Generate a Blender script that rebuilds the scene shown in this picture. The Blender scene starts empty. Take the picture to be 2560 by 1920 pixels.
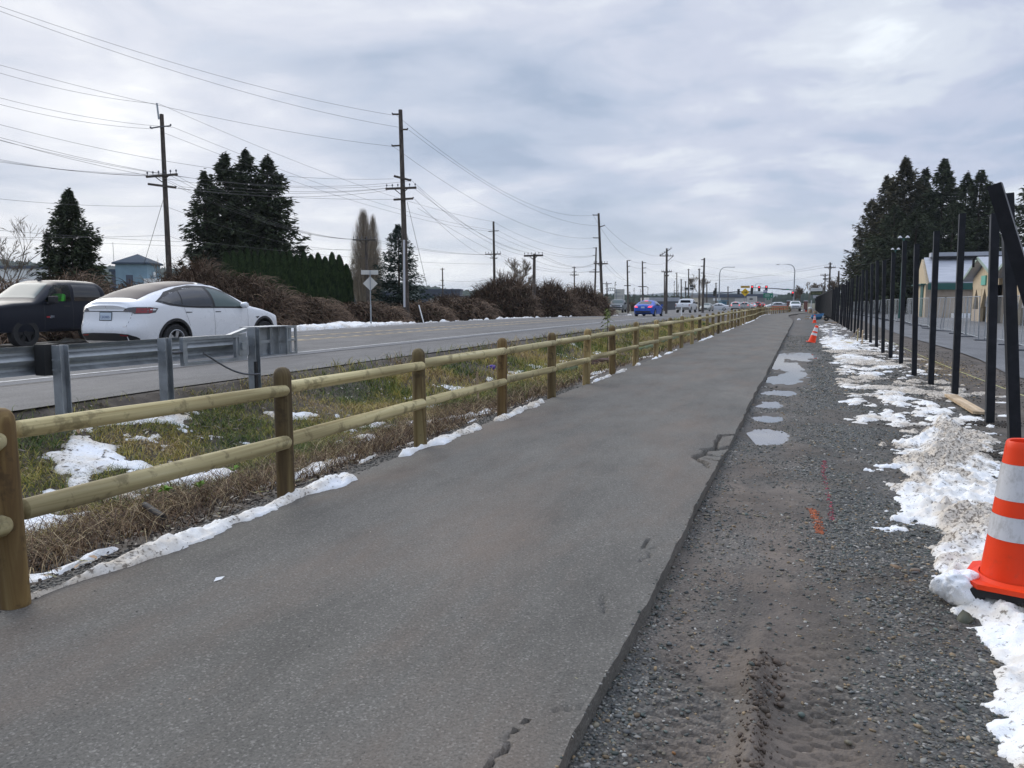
import bpy, math, random
import numpy as np
from mathutils import Vector, Matrix, geometry
R_=math.radians
scene=bpy.context.scene
COL=scene.collection
# ------------------------------------------------------------------ camera
F=1923.;YAW=R_(20.68);PIT=R_(6.17);CAM=np.array([0,0,1.6])
FW=np.array([-math.sin(YAW)*math.cos(PIT),math.cos(YAW)*math.cos(PIT),-math.sin(PIT)])
RT=np.array([math.cos(YAW),math.sin(YAW),0.]);UP=np.cross(RT,FW)
cd=bpy.data.cameras.new('camera');cam=bpy.data.objects.new('camera',cd);COL.objects.link(cam)
cd.sensor_width=36;cd.lens=36*F/2560;cd.clip_end=30000;cd.clip_start=.05
cam.location=CAM;cam.rotation_euler=(R_(90)-PIT,0,YAW);scene.camera=cam
# ------------------------------------------------------------------ world
SUN_EL=R_(27);SUN_AZ=R_(-62)   # azimuth measured from +Y, towards +X
w=bpy.data.worlds.new('World');scene.world=w;w.use_nodes=True
nt=w.node_tree;N=nt.nodes;L=nt.links;N.clear()
def nd(t,**k):
    n=N.new(t)
    for a,b in k.items(): setattr(n,a,b)
    return n
def mth(op,a,b=None,c=None):
    n=N.new('ShaderNodeMath');n.operation=op
    for i,v in enumerate((a,b,c)):
        if v is None: continue
        if hasattr(v,'is_linked') or hasattr(v,'links'): L.new(v,n.inputs[i])
        else: n.inputs[i].default_value=v
    return n.outputs[0]
out=nd('ShaderNodeOutputWorld')
sky=nd('ShaderNodeTexSky',sky_type='NISHITA',sun_disc=False,sun_elevation=SUN_EL,sun_rotation=SUN_AZ)
bgs=nd('ShaderNodeBackground');bgs.inputs[1].default_value=.1;L.new(sky.outputs[0],bgs.inputs[0])
tc=nd('ShaderNodeTexCoord');sx=nd('ShaderNodeSeparateXYZ');L.new(tc.outputs['Generated'],sx.inputs[0])
dx,dy,dz=sx.outputs
zz=mth('ADD',mth('MAXIMUM',dz,0.),.14)
cx=nd('ShaderNodeCombineXYZ');L.new(mth('DIVIDE',dx,zz),cx.inputs[0]);L.new(mth('DIVIDE',dy,zz),cx.inputs[1])
def noise(scale,det,rough,off,dist=0):
    mp=nd('ShaderNodeMapping');mp.inputs[1].default_value=(off,off*1.7,0);L.new(cx.outputs[0],mp.inputs[0])
    n=nd('ShaderNodeTexNoise');n.inputs['Scale'].default_value=scale;n.inputs['Detail'].default_value=det
    n.inputs['Roughness'].default_value=rough;n.inputs['Distortion'].default_value=dist;L.new(mp.outputs[0],n.inputs['Vector']);return n.outputs[0]
n1=noise(.8,7,.5,3.1,.5);n2=noise(2.6,6,.58,11.7,.4)
nn=mth('ADD',mth('MULTIPLY',n1,.74),mth('MULTIPLY',n2,.26))
cr=nd('ShaderNodeValToRGB');L.new(nn,cr.inputs[0])
cr.color_ramp.interpolation='EASE'
e=cr.color_ramp.elements;e[0].position=.36;e[0].color=(.30,.38,.52,1);e[1].position=.64;e[1].color=(.80,.85,.90,1)
for p_,c_ in ((.44,(.39,.46,.60,1)),(.515,(.485,.53,.655,1)),(.575,(.60,.645,.73,1))):
    q=e.new(p_);q.color=c_
# brighter, warmer toward the sun side (left)
sd=mth('ADD',mth('MULTIPLY',dx,math.sin(SUN_AZ)),mth('MULTIPLY',dy,math.cos(SUN_AZ)))
sm=nd('ShaderNodeMapRange');sm.inputs[1].default_value=.35;sm.inputs[2].default_value=1.1;L.new(sd,sm.inputs[0])
wm=nd('ShaderNodeMixRGB');L.new(mth('MULTIPLY',sm.outputs[0],.75),wm.inputs[0]);L.new(cr.outputs[0],wm.inputs[1])
wr=nd('ShaderNodeValToRGB');L.new(nn,wr.inputs[0]);wr.color_ramp.elements[0].position=.36;wr.color_ramp.elements[0].color=(.42,.47,.57,1)
wr.color_ramp.elements[1].position=.62;wr.color_ramp.elements[1].color=(.92,.91,.92,1);L.new(wr.outputs[0],wm.inputs[2])
# pale band just over the horizon
hb=nd('ShaderNodeMapRange');hb.inputs[1].default_value=.14;hb.inputs[2].default_value=.01;L.new(dz,hb.inputs[0])
hm=nd('ShaderNodeMixRGB');L.new(mth('MULTIPLY',hb.outputs[0],mth('ADD',mth('MULTIPLY',sm.outputs[0],.35),.28)),hm.inputs[0]);L.new(wm.outputs[0],hm.inputs[1]);hm.inputs[2].default_value=(.84,.84,.83,1)
zb=nd('ShaderNodeMapRange');zb.interpolation_type='SMOOTHSTEP';zb.inputs[1].default_value=.42;zb.inputs[2].default_value=.95;zb.inputs[3].default_value=1.;zb.inputs[4].default_value=2.1;L.new(dz,zb.inputs[0])
bgc=nd('ShaderNodeBackground');L.new(hm.outputs[0],bgc.inputs[0]);L.new(zb.outputs[0],bgc.inputs[1])
gap=nd('ShaderNodeMapRange');gap.inputs[1].default_value=.36;gap.inputs[2].default_value=.46;gap.inputs[3].default_value=.9;gap.inputs[4].default_value=.97;L.new(n2,gap.inputs[0])
ms=nd('ShaderNodeMixShader');L.new(gap.outputs[0],ms.inputs[0]);L.new(bgs.outputs[0],ms.inputs[1]);L.new(bgc.outputs[0],ms.inputs[2]);L.new(ms.outputs[0],out.inputs[0])
sl=bpy.data.lights.new('sun','SUN');sl.energy=1.4;sl.angle=R_(45);sl.color=(1,.95,.87)
so=bpy.data.objects.new('sun',sl);COL.objects.link(so)
sdv=Vector((math.sin(SUN_AZ)*math.cos(SUN_EL),math.cos(SUN_AZ)*math.cos(SUN_EL),math.sin(SUN_EL)))
so.rotation_euler=sdv.to_track_quat('Z','Y').to_euler()
vs=scene.view_settings;vs.view_transform='Standard';vs.look='None';vs.exposure=.27;vs.gamma=1;vs.use_curve_mapping=False
# ------------------------------------------------------------------ helpers
rng=np.random.default_rng(7)
def ray(u,v): return FW+RT*(u-1280)/F-UP*(v-960)/F
def onz(u,v,z): d=ray(u,v);return CAM+d*(z-CAM[2])/d[2]
def onx(u,v,x): d=ray(u,v);return CAM+d*x/d[0]
def pt(u,v,d): return CAM+ray(u,v)*d
def ss(a,b,x): t=np.clip((np.asarray(x,float)-a)/(b-a),0,1);return t*t*(3-2*t)
def _h(i,j,s):
    n=(i*374761393+j*668265263+s*974634777)&0xffffffff
    n=((n^(n>>13))*1274126177)&0xffffffff
    return ((n^(n>>16))&0xffff)/65535.
def vn(x,y,s=0):
    x=np.asarray(x,float);y=np.asarray(y,float);i=np.floor(x).astype(np.int64);j=np.floor(y).astype(np.int64);a=x-i;b=y-j
    a=a*a*(3-2*a);b=b*b*(3-2*b)
    return (_h(i,j,s)*(1-a)+_h(i+1,j,s)*a)*(1-b)+(_h(i,j+1,s)*(1-a)+_h(i+1,j+1,s)*a)*b
def fbm(x,y,s=0,o=4,g=.5):
    r=0;am=1;t=0
    for k in range(o): r=r+am*vn(x*2**k+k*5.3,y*2**k-k*3.1,s+k);t+=am;am*=g
    return r/t
def tag(o,label=None,cat=None,group=None,kind=None):
    if label:o['label']=label
    if cat:o['category']=cat
    if group:o['group']=group
    if kind:o['kind']=kind
    return o
def empty(name,loc=(0,0,0),rz=0,**k):
    o=bpy.data.objects.new(name,None);COL.objects.link(o);o.location=loc;o.rotation_euler=(0,0,rz);o.empty_display_size=.1
    return tag(o,**k)
def mk(name,v,f,mat,parent=None,smooth=False,col=None,sharp=None,fmat=None,loc=None,**k):
    me=bpy.data.meshes.new(name);v=np.asarray(v,np.float32)
    if isinstance(f,np.ndarray):
        n,m=f.shape;me.vertices.add(len(v));me.vertices.foreach_set('co',v.ravel())
        me.loops.add(n*m);me.loops.foreach_set('vertex_index',f.ravel().astype(np.int32));me.polygons.add(n)
        me.polygons.foreach_set('loop_start',np.arange(0,n*m,m,dtype=np.int32));me.polygons.foreach_set('loop_total',np.full(n,m,np.int32))
        me.update(calc_edges=True)
    else: me.from_pydata([tuple(map(float,a)) for a in v],[],[tuple(map(int,a)) for a in f]);me.update()
    if smooth: me.polygons.foreach_set('use_smooth',np.ones(len(me.polygons),bool))
    if sharp: me.set_sharp_from_angle(angle=R_(sharp))
    if col is not None:
        ca=me.color_attributes.new('Col','FLOAT_COLOR','POINT');c=np.ones((len(v),4),np.float32);c[:,:col.shape[1]]=col;ca.data.foreach_set('color',c.ravel())
    for m_ in (mat if isinstance(mat,(list,tuple)) else [mat]): me.materials.append(m_)
    if fmat is not None: me.polygons.foreach_set('material_index',np.asarray(fmat,np.int32))
    o=bpy.data.objects.new(name,me);COL.objects.link(o)
    if parent:o.parent=parent
    if loc is not None:o.location=loc
    return tag(o,**k)
def copy_tree(o,parent=None):
    c=o.copy();COL.objects.link(c);c.parent=parent
    for ch in [x for x in o.children]: copy_tree(ch,c)
    return c
class MB:
    def __init__(s): s.v=[];s.f=[];s.n=0;s.m=[];s.mi=0
    def add(s,v,f):
        v=np.asarray(v,float);s.v.append(v);s.f+= [tuple(int(i)+s.n for i in a) for a in f];s.m+=[s.mi]*len(f);s.n+=len(v);return s
    def box(s,c,d,rz=0,M=None):
        x,y,z=[a/2. for a in d];v=np.array([(i*x,j*y,k*z) for i in(-1,1) for j in(-1,1) for k in(-1,1)])
        if rz: cs,sn=math.cos(rz),math.sin(rz);v=np.c_[v[:,0]*cs-v[:,1]*sn,v[:,0]*sn+v[:,1]*cs,v[:,2]]
        if M is not None: v=v@np.array(M).T
        return s.add(v+np.array(c),[(0,1,3,2),(4,6,7,5),(0,4,5,1),(2,3,7,6),(0,2,6,4),(1,5,7,3)])
    def bar(s,p,q,w,h=None,up=(0,0,1)):
        p=np.array(p,float);q=np.array(q,float);h=h or w;d=q-p;l=np.linalg.norm(d);d/=l;u=np.array(up,float)
        if abs(d@u)>.98:u=np.array([1.,0,0])
        a=np.cross(d,u);a/=np.linalg.norm(a);b=np.cross(a,d)
        v=[e+a*i*w/2+b*j*h/2 for e in(p,q) for i,j in((-1,-1),(1,-1),(1,1),(-1,1))]
        return s.add(v,[(0,1,2,3),(7,6,5,4),(0,4,5,1),(1,5,6,2),(2,6,7,3),(3,7,4,0)])
    def tube(s,pts,r,n=8,cap=True):
        pts=[np.array(p,float) for p in pts];k=len(pts);rr=r if hasattr(r,'__len__') else [r]*k
        d0=pts[1]-pts[0];u=np.array([0,0,1.]) if abs(d0[2])<.9*np.linalg.norm(d0) else np.array([1.,0,0]);v=[]
        for i,p in enumerate(pts):
            d=pts[min(i+1,k-1)]-pts[max(i-1,0)];d/=np.linalg.norm(d)+1e-9;a=np.cross(d,u);a/=np.linalg.norm(a)+1e-9;b=np.cross(a,d)
            for j in range(n): t=2*math.pi*j/n;v.append(p+(a*math.cos(t)+b*math.sin(t))*rr[i])
        f=[(i*n+j,i*n+(j+1)%n,(i+1)*n+(j+1)%n,(i+1)*n+j) for i in range(k-1) for j in range(n)]
        if cap: f+=[tuple(range(n))[::-1],tuple(range((k-1)*n,k*n))]
        return s.add(v,f)
    def lathe(s,prof,c=(0,0,0),n=24,axis='z',cap=False):
        v=[];
        for r,z in prof:
            for j in range(n):
                t=2*math.pi*j/n;a,b=r*math.cos(t),r*math.sin(t)
                v.append((a,b,z) if axis=='z' else (z,a,b))
        k=len(prof);f=[(i*n+j,i*n+(j+1)%n,(i+1)*n+(j+1)%n,(i+1)*n+j) for i in range(k-1) for j in range(n)]
        if cap:f+=[tuple(range(n))[::-1],tuple(range((k-1)*n,k*n))]
        return s.add(np.array(v)+np.array(c),f)
    def prism(s,poly,a,b,ax=(0,2),ext=1):
        n=len(poly);v=[]
        for e_ in(a,b):
            for p in poly: q=[0,0,0];q[ax[0]]=p[0];q[ax[1]]=p[1];q[ext]=e_;v.append(q)
        return s.add(v,[tuple(range(n)),tuple(range(2*n-1,n-1,-1))]+[(i,(i+1)%n,n+(i+1)%n,n+i) for i in range(n)])
    def xf(s,M):
        M=np.array(M);s.v=[(np.c_[a,np.ones(len(a))]@M.T)[:,:3] for a in s.v];return s
    def build(s,name,mat,parent=None,smooth=False,sharp=40,**k):
        return mk(name,np.vstack(s.v),s.f,mat,parent,smooth=smooth,sharp=sharp if smooth else None,fmat=s.m if isinstance(mat,(list,tuple)) else None,**k)
# ------------------------------------------------------------------ materials
def mat(name,base=(.5,.5,.5),rough=.7,metal=0,spec=.5,fn=None,emit=None):
    m=bpy.data.materials.new(name);m.use_nodes=True;t=m.node_tree;b=t.nodes['Principled BSDF']
    b.inputs['Base Color'].default_value=(*base,1);b.inputs['Roughness'].default_value=rough;b.inputs['Metallic'].default_value=metal
    b.inputs['Specular IOR Level'].default_value=spec
    if emit: b.inputs['Emission Color'].default_value=(*emit[:3],1);b.inputs['Emission Strength'].default_value=emit[3]
    if fn: fn(G(t,b))
    return m
class G:
    def __init__(s,t,b): s.t=t;s.b=b;s.N=t.nodes;s.L=t.links
    def n(s,t,**k):
        n=s.N.new(t)
        for a,b in k.items(): setattr(n,a,b)
        return n
    def pos(s,sc=(1,1,1),obj=True):
        tc=s.n('ShaderNodeTexCoord');m=s.n('ShaderNodeMapping');m.inputs[3].default_value=sc;s.L.new(tc.outputs['Object'],m.inputs[0]);return m.outputs[0]
    def noise(s,vec,scale,det=4,rough=.55,dist=0):
        n=s.n('ShaderNodeTexNoise');s.L.new(vec,n.inputs['Vector']);n.inputs['Scale'].default_value=scale;n.inputs['Detail'].default_value=det;n.inputs['Roughness'].default_value=rough;n.inputs['Distortion'].default_value=dist;return n.outputs[0]
    def vor(s,vec,scale,out='Color',feature='F1'):
        n=s.n('ShaderNodeTexVoronoi',feature=feature);s.L.new(vec,n.inputs['Vector']);n.inputs['Scale'].default_value=scale;return n.outputs[out]
    def ramp(s,f,stops,interp='LINEAR'):
        r=s.n('ShaderNodeValToRGB');s.L.new(f,r.inputs[0]);e=r.color_ramp.elements;r.color_ramp.interpolation=interp
        while len(e)<len(stops): e.new(.5)
        for i,(p,c) in enumerate(stops): e[i].position=p;e[i].color=(*c,1) if hasattr(c,'__len__') else (c,c,c,1)
        return r.outputs[0]
    def m(s,op,a,b=None):
        n=s.n('ShaderNodeMath',operation=op)
        for i,v in enumerate((a,b)):
            if v is None: continue
            if isinstance(v,(int,float)): n.inputs[i].default_value=v
            else: s.L.new(v,n.inputs[i])
        return n.outputs[0]
    def mix(s,f,a,b,mode='MIX'):
        n=s.n('ShaderNodeMixRGB',blend_type=mode)
        for i,v in enumerate((f,a,b)):
            if isinstance(v,(int,float)): n.inputs[i].default_value=v if i==0 else (v,v,v,1)
            elif isinstance(v,tuple): n.inputs[i].default_value=(*v,1)
            else: s.L.new(v,n.inputs[i])
        return n.outputs[0]
    def bump(s,h,st=.5,dist=.01,nrm=None):
        b=s.n('ShaderNodeBump');b.inputs['Strength'].default_value=st;b.inputs['Distance'].default_value=dist;s.L.new(h,b.inputs['Height'])
        if nrm is not None:s.L.new(nrm,b.inputs['Normal'])
        s.L.new(b.outputs[0],s.b.inputs['Normal']);return b.outputs[0]
    def col(s,c): s.L.new(c,s.b.inputs['Base Color'])
    def rough(s,c): s.L.new(c,s.b.inputs['Roughness'])
    def attr(s,name='Col'): a=s.n('ShaderNodeAttribute',attribute_name=name);return a.outputs['Color']
    def rnd(s): return s.n('ShaderNodeObjectInfo').outputs['Random']
def f_asphalt(dark,light,big=.6,speck=1.,brown=0):
    def f(g):
        p=g.pos();a=g.noise(p,60,3,.6);v=g.vor(p,115);sv=g.n('ShaderNodeSeparateColor');g.L.new(v,sv.inputs[0])
        b=g.noise(p,big,5,.6);c=g.ramp(b,[(.3,dark),(.72,light)])
        sp=g.ramp(sv.outputs[0],[(.80,0.),(.97,1.)]);dk=g.ramp(sv.outputs[1],[(.0,1.),(.2,0.)])
        c=g.mix(g.m('MULTIPLY',sp,.4*speck),c,tuple(min(1,x*2.4+.03) for x in light));c=g.mix(g.m('MULTIPLY',dk,.6*speck),c,tuple(x*.4 for x in dark))
        if brown: bm=g.ramp(g.noise(g.pos((1.,.3,1)),1.2,5,.65),[(.46,0.),(.66,1.)]);c=g.mix(g.m('MULTIPLY',bm,brown),c,(.15,.112,.085))
        st=g.ramp(g.noise(g.pos((1,.35,1)),1.1,8,.75),[(.33,.70),(.5,1.),(.66,1.2)]);c=g.mix(1.,c,st,'MULTIPLY');c=g.mix(1.,c,g.ramp(g.noise(p,75,4,.75),[(.34,.62),(.5,1.),(.66,1.22)]),'MULTIPLY')
        g.col(c);g.rough(g.ramp(b,[(.3,.72),(.7,.92)]))
        g.bump(g.m('ADD',g.m('MULTIPLY',a,.5),g.m('MULTIPLY',sv.outputs[0],.5)),.8,.008)
    return f
M={}
M['path']=mat('path asphalt',rough=.85,fn=f_asphalt((.093,.0865,.0735),(.163,.152,.133),.5,.75,.6))
M['road']=mat('road asphalt',rough=.85,fn=f_asphalt((.118,.112,.106),(.168,.160,.152),.35,.6))
M['lane']=mat('worn side road asphalt',rough=.8,fn=f_asphalt((.11,.112,.118),(.185,.185,.19),.25,.5))
def f_ground(g):
    p=g.pos();sc=g.n('ShaderNodeSeparateColor');g.L.new(g.attr(),sc.inputs[0]);gr,mu,we=sc.outputs[:3]
    v=g.vor(p,62);v2=g.vor(p,120);d1=g.vor(p,62,'Distance');sv=g.n('ShaderNodeSeparateColor');g.L.new(v,sv.inputs[0])
    stone=g.ramp(sv.outputs[0],[(0.,(.045,.047,.045)),(.35,(.10,.105,.10)),(.7,(.13,.13,.12)),(.9,(.19,.17,.14)),(1.,(.34,.32,.28))])
    stone=g.mix(g.ramp(d1,[(.25,0.),(.75,.8)]),stone,(.03,.03,.028))
    soil=g.ramp(g.noise(p,7,6,.65),[(.3,(.038,.028,.02)),(.55,(.07,.053,.038)),(.75,(.12,.095,.07))])
    mud=g.ramp(g.noise(p,4,8,.7),[(.3,(.088,.068,.052)),(.7,(.175,.14,.112))])
    c=g.mix(gr,soil,stone);c=g.mix(mu,c,mud)
    c=g.mix(1.,c,g.ramp(g.noise(p,1.3,8,.72),[(.32,.62),(.66,1.3)]),'MULTIPLY')
    far=g.ramp(g.noise(p,.05,4,.6),[(.35,(.07,.07,.035)),(.65,(.12,.105,.06))]);c=g.mix(we,c,far)
    g.col(c);g.rough(g.ramp(g.noise(p,2,3),[(.3,.6),(.7,.9)]))
    h=g.m('ADD',g.m('MULTIPLY',g.m('SUBTRACT',1.,d1),gr),g.m('MULTIPLY',g.noise(p,30,5,.7),.8));g.bump(h,.8,.012)
M['ground']=mat('ground',rough=.9,fn=f_ground)
def f_snow(g):
    p=g.pos();a=g.noise(p,2.2,5,.65);b=g.noise(p,28,4,.7);s=g.vor(p,55);sv=g.n('ShaderNodeSeparateColor');g.L.new(s,sv.inputs[0])
    sc=g.n('ShaderNodeSeparateColor');g.L.new(g.attr(),sc.inputs[0]);dirt=sc.outputs[0]
    c=g.ramp(g.m('ADD',a,g.m('MULTIPLY',dirt,.35)),[(.45,(.90,.92,.95)),(.62,(.84,.82,.78)),(.8,(.62,.55,.46))])
    sp=g.m('MULTIPLY',g.ramp(g.m('ADD',b,g.m('MULTIPLY',dirt,.22)),[(.62,0.),(.72,1.)]),g.ramp(sv.outputs[0],[(.35,0.),(.6,1.)]))
    c=g.mix(g.m('MULTIPLY',sp,.85),c,(.12,.095,.07));g.col(c)
    g.bump(g.m('ADD',g.noise(p,18,5,.65),g.m('MULTIPLY',g.noise(p,90,2,.6),.3)),.6,.02)
M['snow']=mat('old snow',rough=.6,spec=.3,fn=f_snow)
M['snow'].node_tree.nodes['Principled BSDF'].inputs['Subsurface Weight'].default_value=0
def f_wood(c0,c1,c2,ax,vary=.5):
    def f(g):
        sc=[22,22,22];sc[ax]=1.6;p=g.pos(tuple(sc));r=g.rnd()
        ad=g.n('ShaderNodeVectorMath',operation='ADD');g.L.new(p,ad.inputs[0]);cb=g.n('ShaderNodeCombineXYZ');g.L.new(g.m('MULTIPLY',r,40.),cb.inputs[ax]);g.L.new(cb.outputs[0],ad.inputs[1]);p=ad.outputs[0]
        a=g.noise(p,.32,4,.6,1.4);w=g.n('ShaderNodeTexWave',wave_type='RINGS');g.L.new(p,w.inputs[0]);w.inputs['Scale'].default_value=.11;w.inputs['Distortion'].default_value=7.;w.inputs['Detail'].default_value=3
        c=g.ramp(a,[(.36,c0),(.5,c1),(.64,c2)]);c=g.mix(g.m('MULTIPLY',g.ramp(w.outputs[0],[(.0,1.),(.3,0.)]),.42),c,tuple(x*.42 for x in c0))
        q=g.pos((3,3,3) if ax!=1 else (3,7,3));kn=g.ramp(g.noise(q,2.4,6,.65),[(.54,0.),(.62,1.)]);c=g.mix(g.m('MULTIPLY',kn,.6),c,tuple(x*.45 for x in c0))
        c=g.mix(1.,c,g.ramp(r,[(0.,1-vary),(.25,.85),(1.,1.12)]),'MULTIPLY')
        c=g.mix(1.,c,g.n('ShaderNodeObjectInfo').outputs['Color'],'MULTIPLY');g.col(c);g.bump(g.noise(p,1.2,4,.6),.35,.004)
    return f
M['rail']=mat('peeled pine rail',rough=.75,fn=f_wood((.30,.235,.10),(.50,.42,.215),(.60,.52,.30),1,.2))
M['post']=mat('treated pine post',rough=.75,fn=f_wood((.17,.108,.04),(.30,.215,.085),(.45,.365,.175),2,.55))
M['pole']=mat('weathered pole wood',rough=.9,fn=f_wood((.05,.04,.034),(.085,.068,.055),(.13,.105,.085),2,.1))
M['lumber']=mat('fresh lumber',rough=.8,fn=f_wood((.42,.30,.18),(.55,.41,.26),(.62,.48,.33),1,.1))
def f_galv(g):
    p=g.pos();v=g.vor(p,26);sv=g.n('ShaderNodeSeparateColor');g.L.new(v,sv.inputs[0]);a=g.noise(p,5,4,.6)
    g.col(g.mix(g.m('MULTIPLY',sv.outputs[0],.25),g.ramp(a,[(.3,(.23,.25,.265)),(.7,(.38,.405,.43))]),(.42,.45,.48)));g.rough(g.ramp(a,[(.3,.42),(.7,.62)]))
M['galv']=mat('galvanised steel',rough=.5,metal=.75,fn=f_galv)
M['galvd']=mat('dark galvanised steel',(.12,.125,.14),.5,.6)
M['black']=mat('black powder coat',(.012,.013,.017),.42,spec=.22,fn=lambda g:(g.col(g.ramp(g.noise(g.pos(),6,5,.7),[(.4,(.006,.007,.010)),(.75,(.018,.019,.024))])),g.rough(g.ramp(g.noise(g.pos(),3,4,.6),[(.3,.36),(.7,.5)]))))
M['rubber']=mat('black rubber',(.014,.014,.015),.75)
M['mesh']=mat('screen',(.01,.01,.012),.8)
M['white']=mat('white paint',(.78,.78,.76),.5);M['cream']=mat('cream board',fn=lambda g:g.col(g.mix(1.,g.ramp(g.noise(g.pos((9,9,.6)),1,3,.6),[(.35,(.47,.37,.24)),(.65,(.60,.49,.33))]),g.ramp(g.vor(g.pos((3.2,3.2,.01)),1.,'Distance'),[(.0,.92),(.5,1.)]),'MULTIPLY')))
M['tan']=mat('tan siding',(.40,.32,.25),.8,fn=lambda g:g.col(g.ramp(g.noise(g.pos((4,4,.8)),1.5,4,.6),[(.3,(.36,.29,.22)),(.7,(.45,.37,.29))])))
M['roof']=mat('metal roof',(.42,.43,.47),.45,.2,fn=lambda g:g.col(g.ramp(g.noise(g.pos((.4,3,.4)),1.2,4,.6),[(.3,(.35,.37,.41)),(.7,(.47,.48,.52))])))
M['green']=mat('dark green paint',(.018,.10,.085),.5);M['grngrey']=mat('light grey',(.5,.5,.52),.6)
M['bluew']=mat('pale blue wall',(.22,.37,.44),.8,fn=lambda g:g.col(g.ramp(g.noise(g.pos(),.8,4),[(.3,(.17,.26,.32)),(.7,(.23,.34,.41))])))
M['bluer']=mat('blue grey roof',(.05,.072,.10),.8,spec=.2);M['dkblue']=mat('dark slate wall',(.07,.085,.12),.7)
M['dark']=mat('dark void',(.006,.006,.008),.8);M['brick']=mat('brick',fn=lambda g:g.col(g.ramp(g.noise(g.pos(),6,4),[(.3,(.16,.06,.045)),(.7,(.26,.11,.08))])))
def f_cone(g):
    p=g.pos();a=g.noise(p,14,5,.7);b=g.noise(p,3,4,.6);g.col(g.mix(g.m('MULTIPLY',g.ramp(a,[(.55,0.),(.8,1.)]),.35),g.ramp(b,[(.3,(.82,.045,.006)),(.7,(.92,.062,.01))]),(.2,.08,.04)));g.b.inputs['Specular IOR Level'].default_value=.35
M['orange']=mat('orange plastic',(.85,.08,.015),.45,fn=f_cone)
M['refl']=mat('white reflective sleeve',(.62,.62,.62),.35,fn=lambda g:g.col(g.mix(g.m('MULTIPLY',g.ramp(g.noise(g.pos((1,1,.5)),16,6,.75),[(.48,0.),(.68,1.)]),.55),(.64,.64,.65),(.25,.235,.21))))
M['yellow']=mat('sign yellow',(.85,.52,.01),.4);M['signback']=mat('sign back aluminium',(.55,.54,.50),.5,.2);M['sgreen']=mat('sign green',(.0,.21,.12),.4);M['sblue']=mat('sign blue',(.02,.06,.25),.4)
M['ink']=mat('black ink',(.01,.01,.01),.5);M['linew']=mat('white road paint',(.55,.55,.53),.7,fn=lambda g:g.col(g.ramp(g.noise(g.pos(),9,6,.75),[(.38,(.25,.25,.25)),(.55,(.55,.55,.53))])))
M['liney']=mat('yellow road paint',(.5,.38,.2),.7,fn=lambda g:g.col(g.ramp(g.noise(g.pos(),5,6,.75),[(.36,(.22,.19,.15)),(.6,(.56,.42,.22))])))
M['seam']=mat('tar seam',(.02,.02,.022),.6)
M['water']=mat('puddle water',(.05,.045,.04),.02,spec=1.,fn=lambda g:g.bump(g.noise(g.pos(),6,2),.03,.002));M['water'].node_tree.nodes['Principled BSDF'].inputs['IOR'].default_value=3.2
M['wire']=mat('wire',(.06,.06,.065),.6);M['redlit']=mat('lit red lamp',(.6,.02,.02),.4,emit=(1,.04,.06,3.));M['brake']=mat('lit brake lamp',(.5,.02,.02),.3,emit=(1,.06,.05,1.6))
M['signal']=mat('signal housing',(.015,.018,.015),.5)
M['paveo']=mat('orange marking paint',(.62,.16,.05),.8);M['pavep']=mat('pink marking paint',(.55,.08,.13),.8)
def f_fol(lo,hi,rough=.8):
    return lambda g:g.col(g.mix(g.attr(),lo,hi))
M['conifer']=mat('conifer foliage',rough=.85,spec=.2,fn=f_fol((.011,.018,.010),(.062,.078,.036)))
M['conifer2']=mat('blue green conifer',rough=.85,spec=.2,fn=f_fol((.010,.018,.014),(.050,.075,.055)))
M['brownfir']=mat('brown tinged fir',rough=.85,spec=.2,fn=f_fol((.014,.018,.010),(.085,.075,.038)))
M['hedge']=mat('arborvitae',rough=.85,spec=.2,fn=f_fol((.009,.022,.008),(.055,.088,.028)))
M['twig']=mat('brown twigs',rough=.9,spec=.1,fn=f_fol((.032,.021,.015),(.25,.172,.118)))
M['twigp']=mat('pale twigs',rough=.9,spec=.1,fn=f_fol((.09,.075,.06),(.34,.28,.21)))
M['bark']=mat('bark',(.06,.045,.035),.9)
M['grass']=mat('grass blades',rough=.7,spec=.3,fn=lambda g:g.col(g.attr()));M['litter']=mat('leaf litter',rough=.85,fn=lambda g:g.col(g.attr()))
M['stone']=mat('gravel stones',rough=.6,fn=lambda g:g.col(g.attr()))
M['hill']=mat('forested hill',rough=1,spec=0,fn=lambda g:g.col(g.ramp(g.noise(g.pos(),.02,6,.7),[(.35,(.015,.025,.018)),(.65,(.04,.055,.035))])))
M['hillfar']=mat('far ridge',rough=1,spec=0,fn=lambda g:g.col(g.ramp(g.noise(g.pos(),.004,6,.7),[(.35,(.02,.03,.03)),(.65,(.05,.065,.06))])))
M['earth']=mat('red brown earth',fn=lambda g:(g.col(g.ramp(g.noise(g.pos(),9,5,.7),[(.3,(.035,.015,.009)),(.7,(.11,.05,.032))])),g.bump(g.noise(g.pos(),14,5,.7),1.,.05)))
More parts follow.
